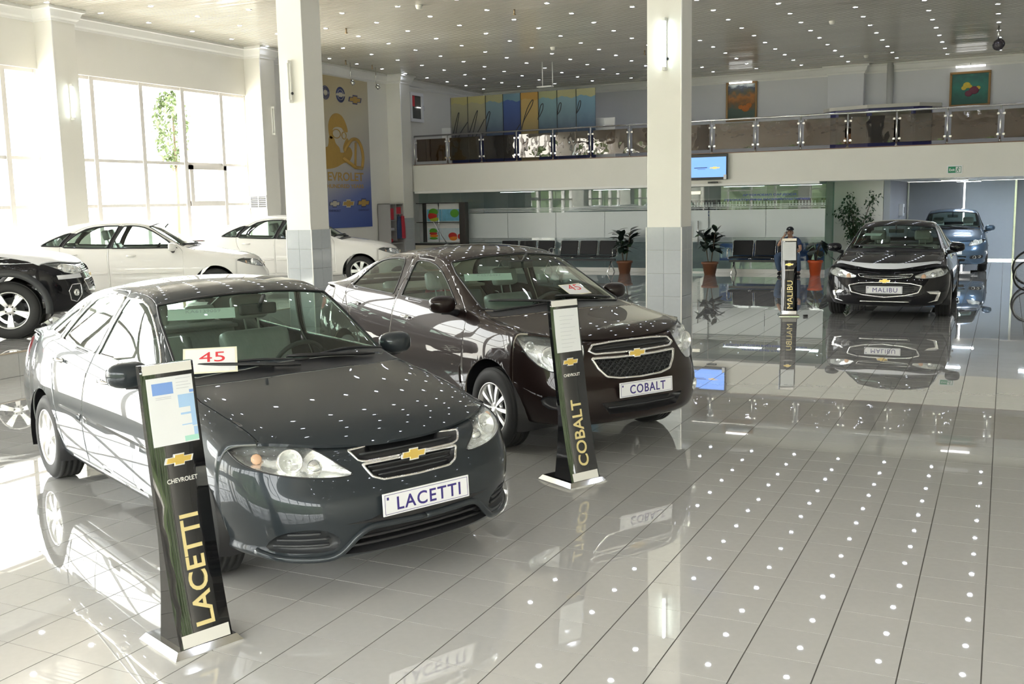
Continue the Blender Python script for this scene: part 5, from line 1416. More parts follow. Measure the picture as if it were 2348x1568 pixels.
mb = MB(); mb.cyl((-.05, 0, 0), (.0, 0, 0), .008, 8); mb.bbox((.0, -.02, -.025), (.05, .02, .025), .006); clamp_me = mb.mesh('clamp', M_CHROME)
px = -15.2; k = 0
while px < XR:
    obj('post', post_me, rail, (px, 0, 0))
    if px + 1.09 < XR:
        obj('glass_panel', pan_me, rail, (px + .545, 0, .09))
        for z in (.17, .62):
            obj('clamp', clamp_me, rail, (px + .045, 0, z)); obj('clamp', clamp_me, rail, (px + 1.045, 0, z), (0, 0, PI))
    px += 1.0725; k += 1

# eight painted boards standing behind the railing
def board_mat(name, top, mid, bot, warm=0.0):
    m = bpy.data.materials.new(name); m.use_nodes = True; t = m.node_tree; b = t.nodes['Principled BSDF']; b.inputs['Roughness'].default_value = .5
    tc = t.nodes.new('ShaderNodeTexCoord'); sp_ = t.nodes.new('ShaderNodeSeparateXYZ'); t.links.new(tc.outputs['Object'], sp_.inputs[0])
    nz = t.nodes.new('ShaderNodeTexNoise'); nz.inputs['Scale'].default_value = 3.0; t.links.new(tc.outputs['Object'], nz.inputs['Vector'])
    a = t.nodes.new('ShaderNodeMath'); a.operation = 'MULTIPLY_ADD'; a.inputs[1].default_value = .22; t.links.new(nz.outputs[0], a.inputs[0])
    r = t.nodes.new('ShaderNodeMapRange'); r.inputs[1].default_value = 0; r.inputs[2].default_value = 1.92
    t.links.new(sp_.outputs[2], r.inputs[0]); t.links.new(r.outputs[0], a.inputs[2])
    cr = t.nodes.new('ShaderNodeValToRGB'); e = cr.color_ramp.elements
    cr.color_ramp.interpolation = 'EASE'; e[0].position = .28; e[0].color = tuple(bot) + (1,); e[1].position = 1.15; e[1].color = tuple(top) + (1,)
    x = e.new(.62); x.color = tuple(mid) + (1,)
    e[1].position = 1.0
    t.links.new(a.outputs[0], cr.inputs[0]); t.links.new(cr.outputs[0], b.inputs['Base Color']); return m
Yl, Yd = (0.36, 0.32, 0.13), (0.30, 0.28, 0.17); Bl, Bd = (0.07, 0.16, 0.36), (0.012, 0.02, 0.10)
BM = [board_mat('board_a', Yl, Yd, Bd), board_mat('board_b', Yl, Yd, Bd), board_mat('board_c', (0.30, .29, .15), (.15, .23, .27), Bd), board_mat('board_d', (.10, .19, .24), (.03, .07, .24), Bd),
      board_mat('board_e', (.38, .21, .035), (.40, .27, .08), (.22, .18, .09)), board_mat('board_f', (.26, .27, .13), (.14, .25, .28), Bd), board_mat('board_g', (.31, .29, .14), (.15, .25, .29), Bd), board_mat('board_h', (.31, .30, .15), (.11, .22, .30), Bd)]
bxs = [-14.51, -13.955, -13.38, -12.83, -12.285, -11.74, -11.178, -10.613, -10.058]
stroke = [[(.05, .9), (.22, 1.45), (.27, 1.52), (.25, 1.4), (.08, .55), (.3, .95), (.55, 1.25)], [(.0, .85), (.22, 1.4), (.3, 1.55), (.28, 1.42), (.08, .6), (.3, .95), (.52, 1.3)], [(.0, 1.3), (.1, 1.5), (.13, 1.42), (.0, 1.0)], [(.3, .75), (.45, 1.0), (.53, 1.1)], [(.02, 1.0), (.2, 1.5), (.38, 1.75), (.36, 1.6), (.1, 1.2), (.02, .95)], [(-.02, 1.2), (.06, 1.55), (.14, 1.62), (.12, 1.45), (.0, 1.25)], [(.0, 1.3), (.06, 1.58), (.12, 1.6), (.09, 1.42), (.0, 1.3)], [(.0, 1.3), (.08, 1.6), (.13, 1.62), (.1, 1.45), (.0, 1.3)]]
bl = ['leftmost yellow painted board with black script behind the railing', 'second board from the left, yellow with a tall black loop', 'third board from the left, yellow fading to blue', 'deep blue painted board in the middle of the row', 'orange painted board with one big black loop', 'green-yellow board just right of the orange one', 'yellow-blue board second from the right end', 'rightmost yellow and blue painted board behind the railing']
for k in range(8):
    w = bxs[k + 1] - bxs[k]; r = empty('display_board', (bxs[k], 26.0, 3.0)); tag(r, bl[k], 'board', 'painted boards on the balcony')
    mb = MB(); mb.bbox((.006, 0, 0), (w - .006, .03, 1.905), .004); mb.build('painted_face', BM[k], r)
    mb = MB(); mb.tube([(x * w / .56, -.004, z - .05) for x, z in smooth_line(stroke[k], 4)], .011, 6); mb.build('script_line', M_BLACK, r)
    mb = MB(); mb.cyl((0, -.012, 0), (0, -.012, 1.91), .008, 6); mb.build('edge_profile', M_BLACK, r)
mb = MB(); mb.bbox((-.24, -.15, 0), (.24, .15, 1.09), .01); tag(mb.build('white_box', M_WHITE, None, (-14.76, 26.45, 3.0)), 'white cardboard box at the left end of the painted boards', 'box')
mb = MB(); mb.bbox((-.28, -.02, 0), (.28, .02, 1.12), .006); tag(mb.build('info_stand', M_WHITE, None, (-9.89, 26.3, 3.0)), 'white info panel right of the painted boards on the balcony', 'panel')

# reception desk on the balcony
M_DESKT = mat('beige_laminate', (0.55, 0.53, 0.47), 0.35, noise=0.03); M_DBLUE = mat('dark_blue_panel', (0.03, 0.03, 0.17), 0.3, noise=0.05)
dk = empty('reception_desk', (-3.0, 26.6, 3.002)); tag(dk, 'dark blue reception desk with a beige top behind the railing', 'desk')
top = [(-1.20, .55), (-1.02, .28), (-.15, -.02), (.95, .06), (1.38, .45), (1.38, .75), (-1.20, .75)]
mb = MB(); mb.prism([(x * 1.08, y * 1.1 - .03) for x, y in top], .085, z0=1.0); mb.build('desk_top', M_DESKT, dk)
mb = MB(); mb.prism([(x * .93, y * .93 + .05) for x, y in top], 1.0); mb.build('desk_body', M_DBLUE, dk)
for (x0, y0), (x1, y1) in (((-1.02, .28), (-.15, -.02)), ((-.15, -.02), (.95, .06)), ((.95, .06), (1.38, .45))):
    d = Vector((x1 - x0, y1 - y0, 0)); L = d.length; M = frame((x0 * .93 + .03 * d.x, y0 * .93 + .05 - .012 + .03 * d.y, .12), d, (0, 0, 1))
    mb = MB(); mb.bbox((.05, .05, 0), (L * .86, .80, .012), .004, M=M); mb.build('glass_front', M_BRONZE, dk)

# paintings with picture lights
def art_mat(name, stops, scale):
    m = bpy.data.materials.new(name); m.use_nodes = True; t = m.node_tree; b = t.nodes['Principled BSDF']; b.inputs['Roughness'].default_value = .4
    tc = t.nodes.new('ShaderNodeTexCoord'); nz = t.nodes.new('ShaderNodeTexNoise'); nz.inputs['Scale'].default_value = scale; nz.inputs['Detail'].default_value = 6
    t.links.new(tc.outputs['Object'], nz.inputs['Vector']); sp_ = t.nodes.new('ShaderNodeSeparateXYZ'); t.links.new(tc.outputs['Object'], sp_.inputs[0])
    a = t.nodes.new('ShaderNodeMath'); a.operation = 'MULTIPLY_ADD'; a.inputs[1].default_value = .55; t.links.new(nz.outputs[0], a.inputs[0]); t.links.new(sp_.outputs[1], a.inputs[2])
    cr = t.nodes.new('ShaderNodeValToRGB'); e = cr.color_ramp.elements
    for i, (p_, c) in enumerate(stops):
        q = e[i] if i < 2 else e.new(p_); q.position = p_; q.color = tuple(c) + (1,)
    t.links.new(a.outputs[0], cr.inputs[0]); t.links.new(cr.outputs[0], b.inputs['Base Color']); return m
M_FRAME = mat('gilded_brown_frame', (0.22, 0.12, 0.04), 0.35, metal=.3, noise=0.3, nscale=60)
def painting(x0, x1, z0, z1, m, label, blooms):
    r = empty('painting', ((x0 + x1) / 2, YB - .03, (z0 + z1) / 2)); tag(r, label, 'painting'); w = x1 - x0; h = z1 - z0
    M = Matrix.Rotation(PI / 2, 4, 'X')
    mb = MB(); mb.box((-w / 2 + .04, -h / 2 + .04, -.01), (w / 2 - .04, h / 2 - .04, .01)); cv = mb.build('canvas', m, r, M=M)
    for lo, hi in (((-w / 2, -h / 2), (w / 2, -h / 2 + .06)), ((-w / 2, h / 2 - .06), (w / 2, h / 2)), ((-w / 2, -h / 2 + .06), (-w / 2 + .06, h / 2 - .06)), ((w / 2 - .06, -h / 2 + .06), (w / 2, h / 2 - .06))):
        mb = MB(); mb.bbox((lo[0], lo[1], -.02), (hi[0], hi[1], .035), .01); mb.build('frame_rail', M_FRAME, r, M=M)
    for x, y, rr, mm in blooms:
        mb = MB(); mb.ball((x, y, .008), rr, n=10, sc=(1, .85, .12)); mb.build('painted_bloom', mm, cv)
    lx = empty('picture_light', ((x0 + x1) / 2, YB - .02, z1 + .18 if z1 < 5.15 else z1 + .03)); tag(lx, 'white picture light above the ' + label.split(' with')[0].split(' of')[0], 'lamp')
    mb = MB(); mb.cyl((-w * .36, -.16, -.06), (w * .36, -.16, -.06), .028, 10); mb.build('tube', M_TUBE2, lx)
    mb = MB(); mb.bbox((-.06, -.03, -.02), (.06, 0, .04), .006); mb.tube([(0, -.02, .01), (0, -.12, .02), (0, -.16, -.04)], .01, 6); mb.build('bracket', M_TRIM, lx)
    mb = MB(); mb.bbox((-w * .38, -.20, -.042), (w * .38, -.12, -.03), .004); mb.build('reflector', M_TRIM, lx)
M_TUBE2 = mat('picture_light_tube', (.9, .9, .9), .4, emit=(1, 1, .97), es=1.6)
MYEL = mat('painted_yellow', (.62, .47, .05), .5, noise=.2, nscale=20); MMAR = mat('painted_maroon', (.16, .03, .06), .5, noise=.2, nscale=20); MORG = mat('painted_orange', (.50, .15, .02), .5, noise=.3, nscale=15); MWHI = mat('painted_cream', (.6, .58, .4), .5, noise=.1)
painting(-7.54, -6.63, 4.12, 5.24, art_mat('landscape_oil', [(.02, (.03, .07, .05)), (.95, (.52, .56, .52)), (.22, (.16, .07, .01)), (.40, (.40, .14, .02)), (.52, (.10, .09, .05)), (.66, (.05, .06, .09)), (.74, (.42, .46, .46))], 5), 'framed autumn landscape painting with orange fields on the back wall', [(.12, -.2, .12, MORG), (.22, -.12, .09, MORG), (-.02, -.16, .08, MORG)])
painting(-1.495, -.495, 4.19, 5.10, art_mat('green_drape_oil', [(.0, (.01, .10, .08)), (.9, (.04, .26, .21)), (.35, (.02, .19, .15)), (.6, (.015, .10, .09))], 4), 'framed still life with yellow flowers on green cloth', [(-.08, .1, .10, MYEL), (-.15, .03, .07, MYEL), (.0, .06, .06, MYEL), (.1, -.04, .13, MMAR), (-.03, -.12, .10, MMAR), (.08, -.06, .05, MWHI), (.2, .02, .06, MYEL)])

# side window of the upper floor with a red notice
sw = empty('window_8', (XW, 25.93, 4.70)); tag(sw, kind='structure')
for y0, y1, z0, z1 in ((-.36, .36, -.42, -.33), (-.36, .36, .33, .42), (-.36, -.27, -.33, .33), (.27, .36, -.33, .33)):
    mb = MB(); mb.bbox((0, y0, z0), (.07, y1, z1), .01); mb.build('window_frame', M_WHITE, sw)
mb = MB(); mb.box((.01, -.27, -.33), (.02, .27, .33)); mb.build('pane', mat('dark_pane', (.10, .10, .09), .05, noise=.2, nscale=4), sw)
mb = MB(); mb.box((.02, -.26, .02), (.026, -.07, .32)); mb.build('red_notice', M_RED, sw)
mb = MB(); mb.cyl((.05, .0, .0), (.05, .2, .0), .012, 8); mb.build('tube', M_TUBE2, sw)  # glowing rod on the pane, standing for a lamp's reflection
mb = MB(); mb.tube([(.07, .32, .05), (.11, .32, .05), (.11, .32, -.08)], .012, 8); mb.build('window_handle', M_WHITE, sw)

# screen on the balcony face
M_SCR = mat('lit_screen', (.1, .2, .5), .2, emit=(.17, .36, .90), es=.62)
tv_ = empty('television', (-6.72, YBAL - .10, 2.67)); tag(tv_, 'wall-mounted television with a blue picture on the balcony front', 'television')
mb = MB(); mb.bbox((-.55, 0, -.32), (.53, .07, .31), .012); mb.build('casing', M_BLACK, tv_)
mb = MB(); mb.box((-.515, -.004, -.255), (.50, .002, .235)); mb.build('screen', M_SCR, tv_)
mb = MB(); mb.prism([(x * .26, y * .14) for x, y in BOW], .002); mb.build('screen_emblem', mat('screen_gold', (.5, .3, .05), .4, emit=(.55, .38, .12), es=.8), tv_, M=frame((.22, -.005, -.03), (1, 0, 0), (0, 0, 1)))
mb = MB(); mb.box((-.3, -.006, -.03), (.03, -.004, -.012)); mb.box((-.22, -.006, -.06), (-.02, -.004, -.052)); mb.build('screen_caption', M_NAVY, tv_)
mb = MB(); mb.bbox((.44, -.01, -.315), (.51, .0, -.20), .004); mb.build('energy_sticker', M_WHITE, tv_)
mb = MB(); mb.bbox((-.12, -.05, -.02), (.12, .05, .02), .008); tag(mb.build('media_box', M_BLACK, None, (-6.55, YBAL - .075, 2.285)), 'small black media box under the television', 'box')
# exit sign
M_EXITG = mat('exit_green', (.02, .26, .13), .4, noise=.02)
ex = empty('exit_sign', (-1.07, YBAL - .012, 2.425)); tag(ex, 'green and white Exit sign on the balcony front', 'sign')
mb = MB(); mb.bbox((-.16, 0, -.092), (.16, .012, .092), .004); mb.build('sign_plate', M_WHITE, ex)
mb = MB(); mb.box((-.135, -.003, -.07), (.135, .0, .07)); mb.build('green_field', M_EXITG, ex)
FX = lambda x, z, d=-.0035: frame((x, d, z), (1, 0, 0), (0, 0, 1))
lettering('Exit', M_WHITE, ex, FX(-.055, 0), size=.06, depth=.0006, bold=.001, width=.115, height=.062)
mb = MB(); mb.box((.02, -.005, -.06), (.125, -.003, .06)); pn = mb.build('pictogram_field', M_WHITE, ex)
mb = MB(); mb.cyl((.075, -.0055, .042), (.075, -.0062, .042), .012, 10); mb.tube([(.07, -.006, .026), (.06, -.006, -.005), (.04, -.006, -.03), (.028, -.006, -.045)], .008, 5); mb.tube([(.06, -.006, -.005), (.08, -.006, -.02), (.078, -.006, -.05)], .008, 5); mb.tube([(.07, -.006, .022), (.095, -.006, .01), (.108, -.006, .022)], .006, 5); mb.tube([(.068, -.006, .024), (.045, -.006, .015), (.04, -.006, -.002)], .006, 5); mb.build('running_figure', M_EXITG, pn)

# ------------------------------------------------------------------ glass partition of the sales office
M_PART = mat_glass('partition_glass', (.80, .86, .85), 1.55)
def film_mat():
    m = bpy.data.materials.new('frosted_film'); m.use_nodes = True; t = m.node_tree; t.nodes.clear()
    o = t.nodes.new('ShaderNodeOutputMaterial'); mx = t.nodes.new('ShaderNodeMixShader'); mx.inputs[0].default_value = .86
    tr = t.nodes.new('ShaderNodeBsdfTransparent'); d = t.nodes.new('ShaderNodeBsdfPrincipled'); d.inputs['Base Color'].default_value = (.74, .79, .80, 1); d.inputs['Roughness'].default_value = .25
    t.links.new(tr.outputs[0], mx.inputs[1]); t.links.new(d.outputs[0], mx.inputs[2]); t.links.new(mx.outputs[0], o.inputs[0]); return m
M_FROST = film_mat()
part = tag(empty('wall_glass_partition', (0, YG, 0)), kind='structure')
def gpanel(x0, x1, y=0.0, door=False):
    mb = MB(); mb.bbox((x0 + .004, y - .006, .10 if not door else .03), (x1 - .004, y + .006, 2.25), .002); g = mb.build('glass_panel', M_PART, part)
    mb = MB(); mb.box((x0 + .006, y - .0085, .90), (x1 - .006, y - .0065, 1.60)); 
    for z in (1.635, 1.675, 1.715): mb.box((x0 + .006, y - .0085, z), (x1 - .006, y - .0065, z + .018))
    for z in (.795, .83, .865): mb.box((x0 + .006, y - .0085, z), (x1 - .006, y - .0065, z + .014))
    mb.build('frosted_film', M_FROST, g); return g
for a, b in ((-15.5, -14.1), (-14.1, -12.6), (-12.6, -11.13), (-11.13, -9.7), (-9.7, -8.3)): gpanel(a, b)
gpanel(-8.3, -7.42); d2 = gpanel(-7.42, -6.85, -.05, True); gpanel(-6.85, -5.4); gpanel(-5.4, XG1)
mb = MB(); mb.bbox((XG1 - .006, YG, .1), (XG1 + .006, YB, 2.25), .002); gs = mb.build('side_glass', mat_glass('green_edge_glass', (.52, .72, .62), 1.55), None); gs.parent = part; gs.location = (0, -YG, 0)
mb = MB(); mb.bbox((-15.5, -.03, 0), (XG1, .05, .10), .004); mb.build('skirting', M_TRIM, part)
for x in (-7.30, -7.10):
    mb = MB(); mb.cyl((x, -.12, .72), (x, -.12, 1.33), .014, 10)
    for z in (.82, 1.23): mb.cyl((x, -.12, z), (x, -.02, z), .009, 8)
    mb.build('door_handle', M_STEEL, part)
mb = MB(); mb.bbox((-7.4, -.08, 2.0), (-7.05, .02, 2.09), .006); mb.build('door_closer', M_STEEL, part)
lettering('АВТОМОБИЛ САВДОСИ', M_LBLUE := mat('blue_vinyl_letters', (.06, .09, .42), .4, noise=.02), part, frame((-5.33, -.012, 1.955), (1, 0, 0), (0, 0, 1)), size=.1, depth=.0008, bold=.003, width=1.32, height=.062)
lettering('ХУЖЖАТЛАРИНИ РАСМИЙЛАШТИРИШ', M_LBLUE, part, frame((-5.40, -.012, 1.852), (1, 0, 0), (0, 0, 1)), size=.1, depth=.0008, bold=.003, width=2.12, height=.066)

# office interior: back shelf with binders, desk panel, lamps
M_OFFW = mat('office_wall', (.60, .63, .65), .6, noise=.03)
mb = MB(); mb.box((XW, YB - .02, 0), (-2.75, YB - .01, 2.25)); o = mb.build('office_wall_panel', M_OFFW, wall_back)
shf = empty('binder_shelf', (-8.6, 29.75, 0)); tag(shf, 'wall shelf full of office binders behind the glass', 'shelf')
for z in (1.35, 1.52, 1.86):
    mb = MB(); mb.bbox((0, -.16, z), (4.2, .18, z + .025), .003); mb.build('shelf_board', M_WHITE, shf)
for x in (0, 1.4, 2.8, 4.18):
    mb = MB(); mb.bbox((x, -.16, .4), (x + .02, .18, 1.9), .003); mb.build('upright', M_WHITE, shf)
mbk = mat('binder_black', (.03, .03, .035), .5, noise=.05); mbb = mat('binder_blue', (.03, .06, .30), .5, noise=.05)
mb = MB(); mb.bbox((0, -.14, 0), (.07, .14, .30), .005, 0); mb.box((.015, -.143, .10), (.055, -.139, .24), 1); bmes = [mb.mesh('binder', [q, M_WHITE]) for q in (mbk, mbb)]
k = 0
for z in (1.545,):
    x = .06
    while x < 4.05:
        if not (1.35 < x < 1.45 or 2.7 < x < 2.84):
            o = obj('binder', bmes[0], None, (-8.6 + x, 29.75, z)); tag(o, 'black office binder on the shelf behind the glass', 'binder', 'black binders on the office shelf'); k += 1
        x += .088 + (0 if k % 9 else .1)
x = .08
while x < 1.25:
    o = obj('binder', bmes[1], None, (-8.6 + x, 29.75, 1.376)); o.scale = (1, 1, .45); tag(o, 'blue office folder on the lower shelf behind the glass', 'binder', 'blue folders on the lower office shelf'); x += .1
M_OFL = mat('office_lamp_diffuser', (.8, .8, .8), .4, emit=(.92, .97, 1), es=6)
for x in (-13.2, -10.2, -6.4, -4.9):
    mb = MB(); mb.bbox((-.55, -.1, -.05), (.55, .1, 0), .01, 0); mb.box((-.53, -.085, -.054), (.53, .085, -.051), 1)
    o = mb.build('office_lamp', [M_TRIM, M_OFL], None, (x, 27.6, 2.248)); tag(o, {-13.2: 'office ceiling lamp above the left end of the glass office', -10.2: 'office ceiling lamp above the middle benches', -6.4: 'office ceiling lamp near the glass door', -4.9: 'office ceiling lamp behind the blue lettering'}[x], 'lamp', 'office ceiling lamps')
mb = MB(); mb.bbox((-6.62, 25.9, .30), (-4.0, 25.93, .74), .004); tag(mb.build('blue_office_panel', mat('mid_blue_panel', (.10, .17, .46), .4, noise=.03)), 'blue low panel standing behind the glass partition', 'panel')

# white return wall, side wall and rear gate
wall_part('wall_return', (XG1 + .02, 26.9, -.1), (-2.76, YB, 2.25), M_WALL)
mb = MB(); mb.box((-2.75, 26.9, 0), (-2.6, 32.0, 2.25)); tag(mb.build('wall_side', mat('grey_side_wall', (.40, .42, .46), .6, noise=.03)), kind='structure')  # the side wall's own grey
M_GATE = mat('grey_gate_sheet', (.36, .38, .41), .45, noise=.03); M_GATE2 = mat('daylit_gate_sheet', (.60, .66, .73), .4, noise=.03)  # second sheet's paler blue paints in the daylight from the slit
gate = tag(empty('gate', (0, 31.7, 0)), 'tall grey sliding gate with a daylight slit in the rear bay', 'gate')
mb = MB(); mb.bbox((-2.6, 0, .03), (-1.10, .05, 2.245), .004); mb.build('gate_leaf', M_GATE, gate)
mb = MB(); mb.bbox((-1.055, -.06, .045), (.22, -.01, 2.245), .004); mb.build('gate_leaf', M_GATE2, gate)
mb = MB(); mb.bbox((.24, -.03, .03), (6.4, .02, 2.245), .004); mb.build('gate_leaf', M_GATE, gate)
mb = MB(); mb.bbox((.20, -.09, 0), (.26, -.035, 2.24), .006); mb.build('gate_post', M_STEEL, gate)
mb = MB(); mb.bbox((-2.59, -.08, 0), (-2.54, -.01, 2.24), .006); mb.build('gate_post', M_STEEL, gate)
eb = empty('electric_box', (-2.6, 29.4, 1.48)); tag(eb, 'pale electric box with a dark window on the side wall', 'electric box')
mb = MB(); mb.bbox((0, -.2, -.16), (.12, .2, .16), .015); mb.build('casing', M_WHITE, eb)
mb = MB(); mb.box((.121, -.02, -.08), (.125, .1, .08)); mb.build('meter_window', M_BLACK, eb)
M_BAY = mat('bay_lamp_diffuser', (.8, .8, .8), .4, emit=(.78, .88, 1), es=55)
for x, yy in ((-1.1, 25.9), (.7, 25.9), (-.9, 29.3), (1.2, 29.3)):  # rear pair is unseen, added to brighten the gate
    mb = MB(); mb.bbox((-.3, -.08, -.05), (.3, .08, 0), .01, 0); mb.box((-.28, -.07, -.054), (.28, .07, -.051), 1)
    o = mb.build('bay_lamp', [M_TRIM, M_BAY], None, (x, yy, 2.248)); tag(o, ('front' if yy < 27 else 'rear') + ' ' + ('left' if x < 0 else 'right') + ' ceiling lamp under the balcony above the rear bay', 'lamp', 'rear bay lamps')

# ------------------------------------------------------------------ wall banner
def grad_mat(name, stops):
    m = bpy.data.materials.new(name); m.use_nodes = True; t = m.node_tree; b = t.nodes['Principled BSDF']; b.inputs['Roughness'].default_value = .4
    tc = t.nodes.new('ShaderNodeTexCoord'); sp_ = t.nodes.new('ShaderNodeSeparateXYZ'); t.links.new(tc.outputs['Object'], sp_.inputs[0])
    a = t.nodes.new('ShaderNodeMath'); a.operation = 'MULTIPLY_ADD'; a.inputs[1].default_value = -.35; t.links.new(sp_.outputs[0], a.inputs[0]); t.links.new(sp_.outputs[1], a.inputs[2])
    r = t.nodes.new('ShaderNodeMapRange'); r.inputs[1].default_value = -2.4; r.inputs[2].default_value = 2.2; t.links.new(a.outputs[0], r.inputs[0])
    cr = t.nodes.new('ShaderNodeValToRGB'); e = cr.color_ramp.elements
    for i, (p_, c) in enumerate(stops):
        q = e[i] if i < 2 else e.new(p_); q.position = p_; q.color = tuple(c) + (1,)
    t.links.new(r.outputs[0], cr.inputs[0]); t.links.new(cr.outputs[0], b.inputs['Base Color']); return m
BC = (XW + .02, 21.94, 3.25)
ban = empty('wall_banner', BC); tag(ban, 'tall gold to blue maker banner with a driver portrait on the left wall', 'banner')
BF = frame((0, 0, 0), (0, 1, 0), (0, 0, 1))
mb = MB(); mb.box((-1.47, -1.93, -.01), (1.47, 1.93, .01)); mb.build('banner_sheet', grad_mat('banner_print', [(.02, (.05, .09, .33)), (1.0, (.46, .36, .18)), (.22, (.11, .15, .38)), (.40, (.42, .40, .38)), (.65, (.52, .48, .38)), (.85, (.50, .42, .25))]), ban, M=BF)
def bp(x, y): return (21.37 + (x - 745) * .01966 - BC[1], 2.65 - (y - 405) * .01125 - BC[2])
M_BGOLD = mat('banner_gold_print', (.42, .26, .06), .45, noise=.1)
M_BPALE = mat('banner_pale_print', (.52, .47, .36), .45, noise=.05)
def flat(pts, m, name, z=.012, smooth=True):
    P = [bp(*q) for q in pts]; P = round_poly(P, 3) if smooth else P
    if sum(P[i - 1][0] * P[i][1] - P[i][0] * P[i - 1][1] for i in range(len(P))) < 0: P = P[::-1]
    b = MB(); b.prism(P, .002, z0=z); return b.build(name, m, ban, M=BF)
flat([(757, 318), (755, 290), (762, 270), (773, 262), (785, 266), (794, 282), (798, 302), (789, 301), (784, 294), (772, 293), (764, 300), (764, 318)], M_BGOLD, 'helmet_print')
flat([(756, 316), (766, 318), (770, 330), (778, 340), (780, 350), (790, 348), (800, 336), (807, 350), (799, 370), (786, 374), (764, 386), (735, 386), (732, 348), (752, 338)], M_BGOLD, 'jacket_print')
flat([(796, 316), (800, 326), (795, 334), (797, 341), (788, 346), (786, 338), (790, 326)], M_BGOLD, 'profile_print')
for cx, cy, rx, ry in ((772, 308, 9, 10), (789, 311, 5, 8)):
    mb = MB(); mb.tube([(bp(cx + rx * math.cos(t), cy + ry * math.sin(t)) + (.016,)) for t in np.linspace(0, 2 * PI, 17)[:-1]], .014, 5, closed=True); mb.build('goggle_print', M_BGOLD, ban, M=BF)
mb = MB(); mb.tube([(bp(x, y) + (.016,)) for x, y in smooth_line([(788, 348), (797, 330), (808, 318), (820, 320), (828, 336), (831, 360), (828, 383)], 4)], .05, 6); mb.build('steering_ring_print', M_BGOLD, ban, M=BF)
mb = MB(); mb.tube([(bp(x, y) + (.016,)) for x, y in ((815, 325), (812, 380))], .04, 6); mb.tube([(bp(x, y) + (.016,)) for x, y in ((784, 362), (812, 383), (828, 384))], .05, 6); mb.build('steering_spoke_print', M_BGOLD, ban, M=BF)
def blet(s, cx, cy, wpx, hpx, m):
    a = bp(cx, cy); return lettering(s, m, ban, BF @ Matrix.Translation((a[0], a[1], .013)), size=.2, depth=.001, bold=.004, width=wpx * .01966, height=hpx * .01125)
blet('CHEVROLET', 775.5, 405, 111, 20, M_BGOLD); blet('A HUNDRED YEARS', 783, 427, 95, 9, M_BGOLD)
M_LOGOB = mat('logo_navy', (.05, .06, .16), .45, noise=.05)
for cx, m_ in ((752, 0), (785, 1)):
    a = bp(cx, 219); b = MB()
    if m_: b.lathe([(.001, .014), (.20, .014), (.20, .012)], 28, M=Matrix.Translation((a[0], a[1], 0)))
    else:
        for q in range(3): b.tube([(a[0] + r_ * math.cos(t), a[1] + r_ * math.sin(t), .014) for t in np.linspace(0, 2 * PI, 25)[:-1] for r_ in (.09 + .035 * q,)], .012, 4, closed=True)
    b.build('emblem_disc', M_LOGOB, ban, M=BF)
    b = MB(); b.prism([(x * .42 + a[0], y * .30 + a[1]) for x, y in BOW], .002, z0=.016); b.build('emblem_bowtie', M_BPALE, ban, M=BF)
    if m_:
        b = MB(); b.tube([(a[0] + .13 * math.cos(t), a[1] + .13 * math.sin(t), .016) for t in np.linspace(0, 2 * PI, 25)[:-1]], .008, 4, closed=True); b.build('emblem_ring', M_BPALE, ban, M=BF)
for cx, cy, wd, mo, mi_ in ((818, 226, .62, M_LOGOB, M_BGOLD), (762, 467, .5, M_LOGOB, M_BPALE), (793, 467, .55, M_BPALE, M_BGOLD), (829, 466, .62, M_LOGOB, M_BGOLD)):
    a = bp(cx, cy); b = MB(); b.prism([(x * wd + a[0], y * wd + a[1]) for x, y in BOW], .002, z0=.012); o = b.build('bowtie_print', mo, ban, M=BF)
    b = MB(); b.prism([(x * wd * .84 + a[0], y * wd * .74 + a[1]) for x, y in BOW], .002, z0=.0145); b.build('bowtie_inlay_print', mi_, ban, M=BF)
for cx in (762, 829): blet('CHEVROLET', cx, 483, 26, 5, M_LOGOB)

# wall ventilation grille on the pilaster
vg = empty('vent_grille', (-15.43, 18.50, 2.01)); tag(vg, 'white louvred vent grille low on the window pilaster', 'vent')
for lo, hi in (((-.24, -.012, -.15), (.24, 0, -.13)), ((-.24, -.012, .13), (.24, 0, .15)), ((-.24, -.012, -.15), (-.22, 0, .15)), ((.22, -.012, -.15), (.24, 0, .15)), ((-.01, -.012, -.15), (.01, 0, .15))):
    mb = MB(); mb.box(lo, hi); mb.build('frame_bar', M_TRIM, vg)
for k in range(6):
    mb = MB(); mb.add([(-.22, -.004, -.125 + k * .044), (.22, -.004, -.125 + k * .044), (.22, -.018, -.112 + k * .044), (-.22, -.018, -.112 + k * .044)], [(0, 1, 2, 3)]); mb.build('louvre', M_TRIM, vg)
mb = MB(); mb.box((-.22, -.002, -.13), (.22, -.0005, .13)); mb.build('dark_duct', M_GREYP, vg)

